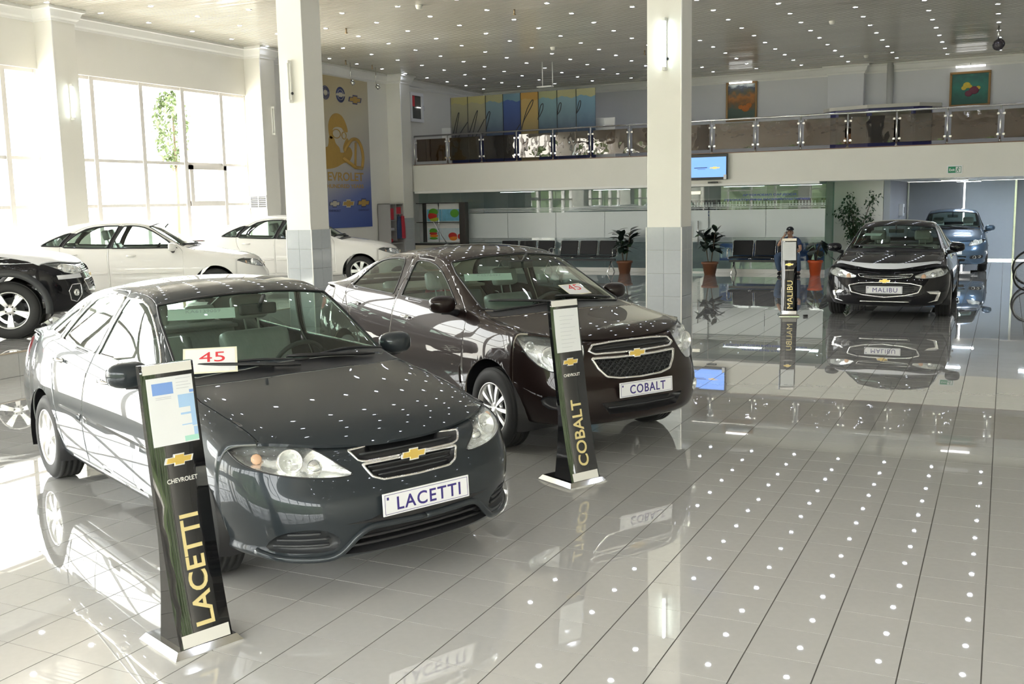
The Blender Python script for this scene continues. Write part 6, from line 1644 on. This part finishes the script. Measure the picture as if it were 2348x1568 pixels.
# ceiling fittings
M_DET = mat('detector_plastic', (.80, .78, .70), .4, noise=.02)
for k, (x, y) in enumerate(((-9.71, 16.32), (-9.66, 22.27), (-3.38, 22.23), (-3.40, 28.07))):
    mb = MB(); mb.lathe([(.001, -.07), (.045, -.065), (.06, -.03), (.065, 0)], 16); tag(mb.build('smoke_detector', M_DET, None, (x, y, ZC)), ['white smoke detector on the ceiling nearest the left pillar', 'white smoke detector on the ceiling above the painted boards', 'white smoke detector on the ceiling left of the still life', 'white smoke detector near the balcony back wall'][k], 'smoke detector', 'smoke detectors')
for k, (x, y) in enumerate(((-8.41, 17.6), (-12.2, 17.6), (-14.85, 21.35), (-14.8, 22.44), (-8.0, 24.0))):
    mb = MB(); mb.cyl((0, 0, 0), (0, 0, -.08), .018, 8); mb.lathe([(.001, -.11), (.03, -.10), (.03, -.085)], 10); tag(mb.build('sprinkler', mat('bronze_fitting', (.35, .26, .16), .4, metal=.6) if k == 0 else bpy.data.materials['bronze_fitting'], None, (x, y, ZC)), 'small bronze sprinkler head on the slatted ceiling', 'sprinkler', 'ceiling sprinklers')
for k, y in enumerate((21.75, 22.9)):
    r = empty('banner_spotlight', (-15.0, y, ZC)); tag(r, ['left', 'right'][k] + ' grey spotlight hanging in front of the wall banner', 'spotlight', 'banner spotlights')
    mb = MB(); mb.cyl((0, 0, 0), (0, 0, -.42), .008, 6); mb.build('stem', M_STEEL, r)
    mb = MB(); mb.lathe([(.02, 0), (.05, .03), (.055, .12), (.048, .125), (.04, .06)], 14, M=Matrix.Translation((0, 0, -.44)) @ Matrix.Rotation(2.4, 4, 'Y')); mb.build('lamp_head', M_STEEL, r)
r = empty('ceiling_camera', (-.30, 24.9, ZC)); tag(r, 'dark round camera housing hanging from the ceiling at top right', 'camera')
mb = MB(); mb.cyl((0, 0, 0), (0, 0, -.30), .02, 8); mb.build('stem', M_STEEL, r)
mb = MB(); mb.ball((0, 0, -.40), .12, n=14); mb.lathe([(.10, .02), (.115, .05), (.10, .10), (.08, .06)], 16, M=Matrix.Translation((0, 0, -.40)) @ Matrix.Rotation(1.2, 4, 'X') @ Matrix.Rotation(.5, 4, 'Y')); mb.build('camera_body', mat('gunmetal', (.10, .09, .10), .25, metal=.6, noise=.05), r)
r = empty('projector_bracket', (-10.77, 24.4, ZC)); tag(r, 'empty white projector bracket hanging from the ceiling', 'bracket')
mb = MB(); mb.cyl((-.12, 0, 0), (-.12, 0, -.62), .012, 8); mb.cyl((.12, .1, 0), (.12, .1, -.62), .012, 8); mb.build('drop_rod', M_TRIM, r)
mb = MB(); mb.bbox((-.28, -.03, -.64), (.14, .13, -.61), .006); mb.build('mount_plate', M_TRIM, r)
# ------------------------------------------------------------------ waiting benches
M_VINYL = mat('black_vinyl', (.012, .012, .014), .45, noise=.06, bump=.1, bscale=40, spec=.25)
def bench(x0, label):
    r = empty('waiting_bench', (x0, 25.30, 0)); tag(r, label, 'bench', 'steel waiting benches')
    mb = MB(); mb.bbox((0, -.03, .30), (1.70, .04, .36), .008); mb.build('beam', M_GREYP, r)
    for k in range(3):
        xx = .04 + k * .56
        mb = MB(); mb.bbox((xx, -.26, .40), (xx + .50, .20, .445), .016); s = mb.build('seat', M_VINYL, r)
        M = Matrix.Translation((xx, .20, .44)) @ Matrix.Rotation(math.radians(-14), 4, 'X')
        mb = MB(); mb.bbox((0.01, -.02, .02), (.49, .025, .40), .014, M=M); mb.build('backrest', M_VINYL, r)
        for sx in (-.004, .504):
            mb = MB(); mb.tube([(xx + sx, -.25, .40), (xx + sx, .0, .392), (xx + sx, .19, .42), (xx + sx, .245, .60), (xx + sx, .30, .83)], .014, 8); mb.build('side_rail', M_CHROME, r)
    for xx in (.12, 1.58):
        mb = MB(); mb.tube([(xx, 0, .33), (xx, -.05, .22), (xx, -.28, .02)], [.022, .02, .018], 8); mb.ball((xx, -.29, .014), .016, n=8); mb.build('front_leg', M_CHROME, r)
        mb = MB(); mb.tube([(xx, 0, .33), (xx, .06, .22), (xx, .24, .02)], [.022, .02, .018], 8); mb.ball((xx, .25, .014), .016, n=8); mb.build('rear_leg', M_CHROME, r)
    for xx in (.0, 1.70):
        mb = MB(); mb.tube([(xx, .18, .45), (xx, .16, .62), (xx, -.05, .64), (xx, -.2, .62), (xx, -.22, .44)], .013, 8); mb.build('armrest', M_CHROME, r)
    return r
bench(-12.78, 'black and chrome waiting bench seen over the roof of the brown sedan')
bench(-10.96, 'black and chrome waiting bench left of the centre pillar')
bench(-6.22, 'black and chrome waiting bench where the man is sitting')

# ------------------------------------------------------------------ plants
M_LEAF = mat('rubber_plant_leaf', (.012, .022, .016), .3, noise=.25, nscale=6); M_LEAF2 = mat('young_leaf_green', (.035, .075, .03), .35, noise=.25, nscale=6); M_STEM = mat('plant_stem', (.10, .07, .04), .6, noise=.1)
M_POT = mat('brown_clay_pot', (.19, .075, .035), .45, noise=.1); M_POTO = mat('orange_pot', (.62, .10, .025), .4, noise=.06); M_SOIL = mat('potting_soil', (.03, .022, .015), .9, noise=.2, nscale=30)
def leaf_mesh(L, w, m, fold=.12, droop=.15):
    b = MB(); n = 7; vs = []
    for i in range(n):
        t = i / (n - 1); hw = w * math.sin(PI * min(1, t * .93 + .07)) ** .8 if 0 < t < 1 else .004; z = -droop * L * t * t
        vs += [(L * t, -hw, z + fold * hw), (L * t, 0, z), (L * t, hw, z + fold * hw)]
    fs = [(i * 3 + k, (i + 1) * 3 + k, (i + 1) * 3 + k + 1, i * 3 + k + 1) for i in range(n - 1) for k in range(2)]
    b.add(vs, fs, 0, True); return b.mesh('leaf', m)
def pot(parent, r, h, m, ribs=False):
    b = MB(); b.lathe([(.001, 0), (r * .68, 0), (r * .95, h * .84), (r * 1.06, h * .85), (r * 1.06, h), (r * .95, h), (r * .90, h * .88)], 28); b.build('pot', m, parent)
    b = MB(); b.lathe([(.001, h * .9), (r * .93, h * .89)], 20); b.build('soil', M_SOIL, parent)
LM = [leaf_mesh(.31, .08, M_LEAF), leaf_mesh(.25, .062, M_LEAF2), leaf_mesh(.34, .06, M_LEAF, droop=.45)]
def rubber_plant(x, y, label, seed):
    rn = random.Random(seed); r = empty('rubber_plant', (x, y, 0)); tag(r, label, 'plant', 'rubber plants in brown pots'); pot(r, .20, .32, M_POT)
    for s in range(4):
        a = s * 1.7 + seed; top = (.19 * math.cos(a), .14 * math.sin(a), 1.0 + .12 * (s % 2)); P = [(.04 * math.cos(a), .04 * math.sin(a), .27), (.10 * math.cos(a), .07 * math.sin(a), .58), top]
        b = MB(); b.tube(P, [.011, .009, .006], 6); b.build('stem', M_STEM, r)
        for k in range(12):
            t = .36 + .64 * k / 11; q = Vector(P[1]).lerp(Vector(top), (t - .3) / .7) if t > .3 else Vector(P[0]).lerp(Vector(P[1]), t / .3)
            o = obj('leaf', LM[0] if (k + s) % 6 else LM[1], r, q, (rn.uniform(-.4, .4), rn.uniform(-.75, .55) - .25 * t, rn.uniform(0, 2 * PI)))
    return r
rubber_plant(-8.93, 25.1, 'rubber plant in a brown pot left of the centre pillar', 1)
rubber_plant(-6.62, 24.95, 'rubber plant in a brown pot beside the glass door handles', 4)
r = empty('potted_plant', (-4.10, 25.22, 0)); tag(r, 'broad-leaved plant in an orange pot beside the seated man', 'plant'); pot(r, .17, .36, M_POTO); rn = random.Random(3)
for k in range(13):
    a = rn.uniform(0, 2 * PI); rr = rn.uniform(.05, .2); zt = rn.uniform(.45, .85); q = (rr * math.cos(a) + .03, rr * .6 * math.sin(a), zt)
    b = MB(); b.tube([(0, 0, .30), (q[0] * .5, q[1] * .5, zt * .8), q], .006, 5); b.build('stem', M_STEM, r)
    o = obj('leaf', LM[2] if k % 2 else LM[0], r, q, (rn.uniform(-.3, .3), rn.uniform(-.3, .9), a)); o.scale = (1, 1.5, 1)
# tall ficus by the white return wall
r = empty('ficus_tree', (-3.33, 26.4, 0)); tag(r, 'tall ficus with small leaves in front of the white wall', 'plant'); pot(r, .2, .34, M_POT); rn = random.Random(11)
b = MB(); f = MB(); tips = []
for s in range(9):
    a = s * 2.39; hgt = rn.uniform(.9, 1.95); sp_ = rn.uniform(.15, .42)
    P = [(0, 0, .3), (.05 * math.cos(a), .05 * math.sin(a), .3 + .35 * (hgt - .3)), (sp_ * .6 * math.cos(a), sp_ * .5 * math.sin(a), .3 + .7 * (hgt - .3)), (sp_ * math.cos(a), sp_ * .8 * math.sin(a), hgt)]
    b.tube(P, [.014, .011, .008, .004], 6); P = smooth_line(P, 6); tips += [Vector(q) for q in P[7:]]
b.build('branches', M_STEM, r)
for k in range(1500):
    c = rn.choice(tips) + Vector((rn.gauss(0, .075), rn.gauss(0, .075), rn.gauss(0, .075))); L = rn.uniform(.06, .12); w = L * .3
    M = Matrix.Translation(c) @ Matrix.Rotation(rn.uniform(0, 2 * PI), 4, 'Z') @ Matrix.Rotation(rn.uniform(.1, 1.3), 4, 'Y')
    f.add([(0, 0, 0), (L * .4, -w, .004), (L, 0, 0), (L * .4, w, .004)], [(0, 1, 2, 3)], 0, False, M)
o = f.build('foliage', M_LEAF2, r); o['kind'] = 'stuff'

# ------------------------------------------------------------------ man on the bench, phone at his ear
M_SKIN = mat('skin', (.46, .26, .17), .5, noise=.05); M_SHIRT = mat('navy_polo', (.03, .055, .13), .8, noise=.08, nscale=20); M_JEANS = mat('blue_denim', (.07, .11, .19), .85, noise=.15, nscale=25); M_CAP = mat('dark_cap', (.015, .016, .022), .7, noise=.1); M_SHOE = mat('black_shoe', (.01, .01, .012), .4, noise=.05)
def skin_mesh(name, chains, m, parent, root=0, sub=2):
    """chains: list of [(x,y,z,r),...]; points shared by coordinates are one vertex"""
    idx = {}; vs = []; rs = []; es = []
    for ch in chains:
        prev = None
        for x, y, z, r_ in ch:
            k = (round(x, 3), round(y, 3), round(z, 3))
            if k not in idx: idx[k] = len(vs); vs.append((x, y, z)); rs.append(r_)
            if prev is not None and prev != idx[k]: es.append((prev, idx[k]))
            prev = idx[k]
    me = bpy.data.meshes.new(name); me.from_pydata(vs, es, []); me.materials.append(m)
    o = obj(name, me, parent)
    md = o.modifiers.new('skin', 'SKIN'); md.use_smooth_shade = True
    if not me.skin_vertices: 
        with bpy.context.temp_override(object=o, active_object=o): bpy.ops.mesh.customdata_skin_add()
    for i, sv in enumerate(me.skin_vertices[0].data): sv.radius = (rs[i], rs[i]) if not isinstance(rs[i], tuple) else rs[i]; sv.use_root = (i == root)
    s = o.modifiers.new('smooth', 'SUBSURF'); s.levels = sub; s.render_levels = sub
    return o
man = empty('person', (-4.70, 25.26, 0)); tag(man, 'seated man in a dark cap, navy polo and jeans talking on a phone', 'person')
hd = (-.01, -.07, 1.03)
body = skin_mesh('body', [
    [(0, .04, .50, .10), (0, .06, .62, (.14, .10)), (0, .05, .76, (.155, .10)), (0, .03, .86, (.10, .07)), (-.005, -.01, .925, (.05, .05)), (-.01, -.035, .965, (.055, .065)), (hd[0], hd[1] + .015, hd[2], (.074, .092)), (hd[0], hd[1] + .02, hd[2] + .07, (.062, .075))],
    [(0, .03, .86, (.10, .07)), (-.15, .03, .845, .052), (-.205, -.01, .815, .045), (-.275, -.13, .715, .036), (-.20, -.15, .85, .031), (-.125, -.14, .955, .024), (-.10, -.135, .995, (.032, .018))],
    [(0, .03, .86, (.10, .07)), (.15, .03, .845, .052), (.205, .0, .80, .045), (.25, -.06, .62, .038), (.15, -.22, .53, .030), (.08, -.28, .525, .024), (.05, -.31, .53, (.03, .017))],
    [(0, .04, .50, .10), (-.10, .0, .49, .085), (-.26, -.36, .48, .06), (-.235, -.28, .27, .05), (-.21, -.18, .09, .036), (-.22, -.30, .045, .03)],
    [(0, .04, .50, .10), (.10, .0, .49, .085), (.23, -.38, .48, .06), (.235, -.30, .27, .05), (.24, -.20, .09, .036), (.24, -.32, .045, .03)]], M_SKIN, man)
def finger(pts): return [(x, y, z, .0085) for x, y, z in pts]
skin_mesh('right_hand_fingers', [finger([(-.105 + dx, -.138, .985), (-.112 + dx, -.155, 1.015 + dz), (-.098 + dx, -.150, 1.045 + dz), (-.085 + dx, -.132, 1.05 + dz)]) for dx, dz in ((-.018, -.012), (-.006, .0), (.006, .003), (.018, -.006))], M_SKIN, body, sub=1)
skin_mesh('right_thumb', [finger([(-.085, -.14, .975), (-.07, -.155, .99), (-.066, -.15, 1.015)])], M_SKIN, body, sub=1)
skin_mesh('left_hand_fingers', [finger([(.055 + dx, -.30, .53), (.045 + dx, -.335, .528), (.04 + dx, -.36, .515)]) for dx in (-.024, -.008, .008, .024)], M_SKIN, body, sub=1)
skin_mesh('polo_shirt', [
    [(0, .04, .49, (.155, .125)), (0, .06, .62, (.16, .125)), (0, .05, .76, (.175, .122)), (0, .03, .865, (.125, .09)), (-.005, .0, .905, (.068, .068))],
    [(0, .03, .865, (.125, .09)), (-.15, .03, .848, .068), (-.21, -.01, .812, .062), (-.235, -.065, .765, .058)],
    [(0, .03, .865, (.125, .09)), (.15, .03, .848, .068), (.21, .0, .80, .062), (.235, -.04, .70, .056)]], M_SHIRT, man)
skin_mesh('jeans', [
    [(0, .06, .52, (.155, .13)), (0, .02, .47, (.14, .11))],
    [(0, .02, .47, (.14, .11)), (-.105, -.02, .485, .10), (-.26, -.37, .485, .082), (-.24, -.285, .27, .07), (-.212, -.19, .10, .058)],
    [(0, .02, .47, (.14, .11)), (.105, -.02, .485, .10), (.23, -.39, .485, .082), (.24, -.305, .27, .07), (.242, -.21, .10, .058)]], M_JEANS, man)
for sx, sy in ((-.215, -.19), (.242, -.21)):
    b = MB(); b.ball((sx, sy - .06, .045), .07, n=14, sc=(.68, 1.9, .62)); b.build('shoe', M_SHOE, man)
b = MB(); b.ball((hd[0], hd[1] + .025, hd[2] + .075), .095, n=18, sc=(.94, 1.08, .78)); b.v = [(x, y, max(z, hd[2] + .055)) for x, y, z in b.v]
b.ball((hd[0], hd[1] - .085, hd[2] + .065), .07, n=14, sc=(1, 1.0, .16)); cp = b.build('cap', M_CAP, man)
b = MB(); b.ball((hd[0], hd[1] - .078, hd[2] + .105), .02, n=8, sc=(1, .3, .5)); b.build('cap_emblem', M_PGREY, cp)
b = MB(); b.ball((hd[0], hd[1] + .055, hd[2] + .0), .082, n=14, sc=(.96, .75, .85)); b.build('hair', M_CAP, man)
b = MB(); b.ball((hd[0], hd[1] - .095, hd[2] - .005), .016, n=8, sc=(.75, 1.1, 1.3)); b.ball((hd[0] - .076, hd[1] + .02, hd[2] - .005), .022, n=8, sc=(.4, .8, 1.3)); b.ball((hd[0] + .076, hd[1] + .02, hd[2] - .005), .022, n=8, sc=(.4, .8, 1.3)); b.build('nose_and_ears', M_SKIN, body)
b = MB()
for s in (-1, 1): b.ball((hd[0] + s * .03, hd[1] - .074, hd[2] + .022), .011, n=8, sc=(1.2, .5, .6))
b.build('eyes', M_CAP, body)
b = MB(); b.ball((hd[0], hd[1] - .075, hd[2] - .045), .02, n=8, sc=(1.2, .4, .3)); b.build('mouth', mat('lips', (.32, .12, .10), .5, noise=.03), body)
b = MB(); b.bbox((-.012, -.032, -.06), (.0, .032, .06), .004); tag(b.build('phone', M_BLACK, None, (-4.793, 25.165, 1.01), (.15, .2, .1)), 'black phone held to the ear of the seated man', 'phone')

# ------------------------------------------------------------------ drinks counter with fruit pictures (left end of the glass office)
M_CREAM = mat('cream_laminate', (.62, .57, .46), .4, noise=.03); M_WENGE = mat('wenge_laminate', (.03, .025, .022), .4, noise=.1, nscale=12)
cu = empty('fruit_shelf_unit', (-15.36, 25.45, 0)); tag(cu, 'dark wood shelf unit with big fruit photographs at the left end of the glass office', 'shelf unit')
mb = MB(); mb.bbox((0, .02, .80), (1.62, .04, 1.93), .003); mb.build('back_panel', M_WHITE, cu)
mb = MB(); mb.bbox((1.43, -.18, 0), (1.62, .04, 1.93), .004); mb.build('side_panel', M_WENGE, cu)
for z in (1.36, 1.905):
    mb = MB(); mb.bbox((-.0, -.16, z), (1.45, .03, z + .022), .003); mb.build('shelf_board', M_WENGE, cu)
mb = MB(); mb.bbox((.22, -.16, .80), (.245, .02, 1.91), .003); mb.build('divider', M_WENGE, cu)
mb = MB(); mb.cyl((.73, -.12, .8), (.73, -.12, 1.93), .012, 8); mb.build('chrome_pole', M_CHROME, cu)
M_WATER = mat('water_splash_print', (.18, .48, .68), .3, noise=.35, nscale=9); M_WATERW = mat('pale_splash_print', (.62, .72, .78), .3, noise=.15, nscale=9)
for x0, x1, z0, z1, m in ((.27, .75, 1.40, 1.74, M_WATER), (.76, 1.42, 1.40, 1.74, M_WATER), (.27, .75, .86, 1.20, M_WATERW), (.76, 1.42, .86, 1.20, M_WATERW)):
    mb = MB(); mb.box((x0, .012, z0), (x1, .019, z1)); mb.build('picture_panel', m, cu)
MRED = mat('print_fruit_red', (.60, .04, .03), .3, noise=.1); MGRN = mat('print_fruit_green', (.12, .38, .04), .3, noise=.15); MYGR = mat('print_fruit_lime', (.50, .60, .06), .3, noise=.1); MORA = mat('print_fruit_orange', (.78, .24, .03), .3, noise=.1)
for x, z, rr, m, sc in ((.48, 1.66, .13, MGRN, (1.2, .05, .8)), (.45, 1.55, .14, MRED, (1.1, .06, .85)), (.50, 1.46, .11, MYGR, (1.4, .07, .6)), (1.18, 1.62, .13, MGRN, (1.1, .05, .9)), (.46, 1.12, .11, MGRN, (1.2, .05, .7)), (.46, 1.05, .11, MRED, (1.2, .06, .45)), (.48, .98, .10, MORA, (1.4, .065, .45)), (.47, .91, .10, MGRN, (1.4, .07, .35)), (1.10, .98, .12, MRED, (1.2, .05, .8)), (1.12, .92, .11, MORA, (1.2, .06, .7)), (1.34, .96, .08, MRED, (1, .05, 1))):
    mb = MB(); mb.ball((x, .010, z), rr, n=16, sc=sc); mb.build('printed_fruit', m, cu)
ct = empty('service_counter', (-15.7, 24.97, 0)); tag(ct, 'cream service counter with a dark top edge in front of the fruit shelf', 'counter')
mb = MB(); mb.bbox((.25, .0, 0), (1.85, .12, .74), .006); mb.build('front_panel', M_CREAM, ct)
mb = MB(); mb.bbox((.22, -.03, .74), (1.88, .22, .785), .006); mb.build('counter_top', M_WENGE, ct)
# open shelf with red goods beside the wall pilaster
os_ = empty('open_shelf', (-15.62, 23.70, .0)); tag(os_, 'grey open shelf of red accessories beside the wall pilaster', 'shelf unit')
M_SHG = mat('grey_laminate', (.42, .41, .40), .5, noise=.03)
for lo, hi, n in (((0, 0, .10), (.40, .02, 1.93), 'side_panel'), ((0, .66, .10), (.40, .68, 1.93), 'side_panel'), ((0, .33, .9), (.38, .35, 1.91), 'divider'), ((0, 0, 1.91), (.40, .68, 1.93), 'top_board'), ((0, 0, .10), (.01, .68, 1.93), 'back_panel'), ((0, .02, 1.46), (.38, .33, 1.48), 'shelf_board'), ((0, .02, 1.18), (.38, .33, 1.20), 'shelf_board'), ((0, .35, 1.62), (.38, .66, 1.64), 'shelf_board'), ((0, .02, .82), (.38, .66, .84), 'shelf_board')):
    mb = MB(); mb.bbox(lo, hi, .003); mb.build(n, M_SHG, os_)
M_GRED = mat('red_goods', (.55, .03, .05), .4, noise=.08)
mb = MB(); mb.bbox((-.1, -.09, 0), (.1, .09, .32), .02); mb.cyl((0, 0, .32), (0, 0, .36), .025, 8); tag(mb.build('red_canister', M_GRED, None, (-15.36, 23.86, 1.48)), 'red canister on the top left of the open shelf', 'canister')
mb = MB(); mb.bbox((-.12, -.12, 0), (.12, .12, .19), .01); tag(mb.build('red_box', M_GRED, None, (-15.38, 24.2, 1.64)), 'red box on the top right of the open shelf', 'box')
mb = MB(); mb.ball((0, 0, .07), .085, n=14, sc=(1, 1.3, .8)); tag(mb.build('red_bag', M_GRED, None, (-15.38, 23.9, .842)), 'small red bag low on the open shelf', 'bag')
mb = MB(); mb.bbox((-.1, -.11, 0), (.1, .11, .06), .01); tag(mb.build('grey_carton', M_PGREY, None, (-15.38, 23.88, 1.20)), 'flat grey carton on the middle left of the open shelf', 'carton')
def jacket(y, m, label, w=.13):
    b = MB(); n = 12; vs = []
    for i in range(7):
        t = i / 6; hw = w * (.45 + .55 * min(1, t * 2.2)); z = 1.58 - .62 * t
        for k in range(n):
            a = 2 * PI * k / n; vs.append((-15.17 + .05 * math.cos(a) * (1 + .15 * math.sin(5 * a + 3 * t)), y + hw * math.sin(a), z))
    fs = [(i * n + k, i * n + (k + 1) % n, (i + 1) * n + (k + 1) % n, (i + 1) * n + k) for i in range(6) for k in range(n)] + [tuple(range(n)), tuple(6 * n + k for k in range(n - 1, -1, -1))]
    b.add(vs, fs, 0, True); b.tube([(-15.17, y, 1.56), (-15.17, y, 1.62), (-15.2, y, 1.625)], .006, 6); return tag(b.build('jacket', m), label, 'clothing')
jacket(24.06, M_SHIRT, 'navy jacket hanging on the open shelf', .10); jacket(24.24, M_GRED, 'red jacket hanging on the open shelf beside the navy one', .12)

# ------------------------------------------------------------------ two bicycles at the right edge
M_SPOKE = mat('spoke_steel', (.5, .5, .5), .3, metal=.9); M_PINK = mat('pink_frame', (.55, .08, .16), .35, coat=.5, noise=.03)
def bicycle(x, y, rz, R, m, label):
    r = empty('bicycle', (x, y, 0), rz); tag(r, label, 'bicycle', 'bicycles at the right edge'); wb = 2.75 * R
    for wx in (0, wb):
        b = MB(); b.tube([(wx + R * .955 * math.cos(t), 0, R + R * .955 * math.sin(t)) for t in np.linspace(0, 2 * PI, 41)[:-1]], R * .05, 8, closed=True); w = b.build('tyre', M_RUBBER, r)
        b = MB(); b.tube([(wx + R * .88 * math.cos(t), 0, R + R * .88 * math.sin(t)) for t in np.linspace(0, 2 * PI, 41)[:-1]], R * .022, 6, closed=True)
        for k in range(20):
            t = 2 * PI * k / 20; b.cyl((wx + .02 * math.cos(t + 1), .02 * (-1) ** k, R + .02 * math.sin(t + 1)), (wx + R * .87 * math.cos(t), 0, R + R * .87 * math.sin(t)), .0016, 4)
        b.cyl((wx, -.04, R), (wx, .04, R), .02, 10); b.build('wheel_rim', M_SPOKE, w)
    bbx, bbz = wb * .42, R * .85; sx, sz = wb * .30, R * 2.0; hx, hz = wb * .82, R * 2.05
    b = MB(); b.tube([(hx, 0, hz), (bbx, 0, bbz), (sx, 0, sz), (hx - .03, 0, hz - .05)], .017, 8); b.tube([(0, .03, R), (bbx, .03, bbz)], .010, 6); b.tube([(0, .03, R), (sx, .0, sz - .05)], .010, 6); b.build('frame', m, r)
    b = MB(); b.tube([(hx - .02, 0, hz + .08), (hx, 0, hz), (wb, .04, R)], .014, 8); b.tube([(hx - .02, 0, hz), (wb, -.04, R)], .012, 8); b.build('fork', m, r)
    b = MB(); b.tube([(hx - .1, -.28, hz + .16), (hx - .03, -.1, hz + .12), (hx - .03, .1, hz + .12), (hx - .1, .28, hz + .16)], .012, 8); b.build('handlebar', M_BLACK, r)
    b = MB(); b.ball((sx - .02, 0, sz + .10), .12, n=12, sc=(1.1, .6, .3)); b.cyl((sx, 0, sz), (sx - .01, 0, sz + .08), .013, 8); b.build('saddle', M_BLACK, r)
    b = MB(); b.lathe([(.001, 0), (R * .28, 0), (R * .28, .006), (.001, .006)], 18, M=Matrix.Translation((bbx, -.045, bbz)) @ Matrix.Rotation(PI / 2, 4, 'X')); b.cyl((bbx, -.06, bbz), (bbx + .1, -.07, bbz - .12), .01, 6); b.build('crank', M_BLACK, r)
bicycle(.46, 21.75, math.radians(14), .30, M_PINK, 'small pink-framed bicycle cut off by the right edge')
bicycle(.52, 23.1, math.radians(12), .37, M_BLACK, 'larger black bicycle behind the pink one at the right edge')

# ------------------------------------------------------------------ outside: paved yard and trees
mb = MB(); mb.box((-60, -50, -.35), (50, 60, -.15)); tag(mb.build('yard', mat('pale_paving', (.55, .53, .48), .8, noise=.08, nscale=.5)), kind='structure')
mb = MB(); mb.box((-60, -49, -.16), (50, -13, -.10)); tag(mb.build('lawn', mat('lawn_green', (.09, .13, .045), .9, noise=.3, nscale=2)), 'lawn outside behind the glazed front', 'lawn', kind='stuff')
M_TREE = mat('tree_leaf', (.075, .11, .04), .6, noise=.35, nscale=3)
def tree(x, y, zc, rx, rz, label, n=1500, seed=0):
    rn = random.Random(seed); r = empty('tree', (x, y, -.15)); tag(r, label, 'tree', 'trees outside the windows')
    b = MB(); b.tube([(0, 0, 0), (.1, 0, zc * .5), (0, .1, zc + rz * .5)], [.05, .05, .03], 8); b.build('trunk', M_STEM, r)
    f = MB()
    for k in range(n):
        v = Vector((rn.gauss(0, 1), rn.gauss(0, 1), rn.gauss(0, 1))).normalized() * rn.uniform(.45, 1) ** .5; c = Vector((v.x * rx, v.y * rx, zc + v.z * rz)); L = rn.uniform(.12, .28); w = L * .32
        M = Matrix.Translation(c) @ Matrix.Rotation(rn.uniform(0, 6.28), 4, 'Z') @ Matrix.Rotation(rn.uniform(-.6, 1.4), 4, 'Y')
        f.add([(0, 0, 0), (L * .45, -w, .02), (L, 0, -.03), (L * .45, w, .02)], [(0, 1, 2, 3)], 0, False, M)
    o = f.build('foliage', M_TREE, r); o['kind'] = 'stuff'
tree(-25.2, 26.0, 4.75, .55, 1.35, 'slim green tree outside the big left window', 700, 1)
hg = MB(); nx, nz = 90, 10; vs = []
for i in range(nx):
    for k in range(nz):
        t = k / (nz - 1); q = rng.normal(0, .25, 3); vs.append((-34 + i * .72 + q[0], -21 - 1.4 * math.sin(t * PI / 2) + q[1], -.15 + 6.0 * t + q[2] * (k > 0)))
hg.add(vs, [(i * nz + k, i * nz + k + 1, (i + 1) * nz + k + 1, (i + 1) * nz + k) for i in range(nx - 1) for k in range(nz - 1)])
o = hg.build('garden_tree_belt', M_TREE); tag(o, 'dense belt of garden trees outside behind the camera', 'trees', kind='stuff')
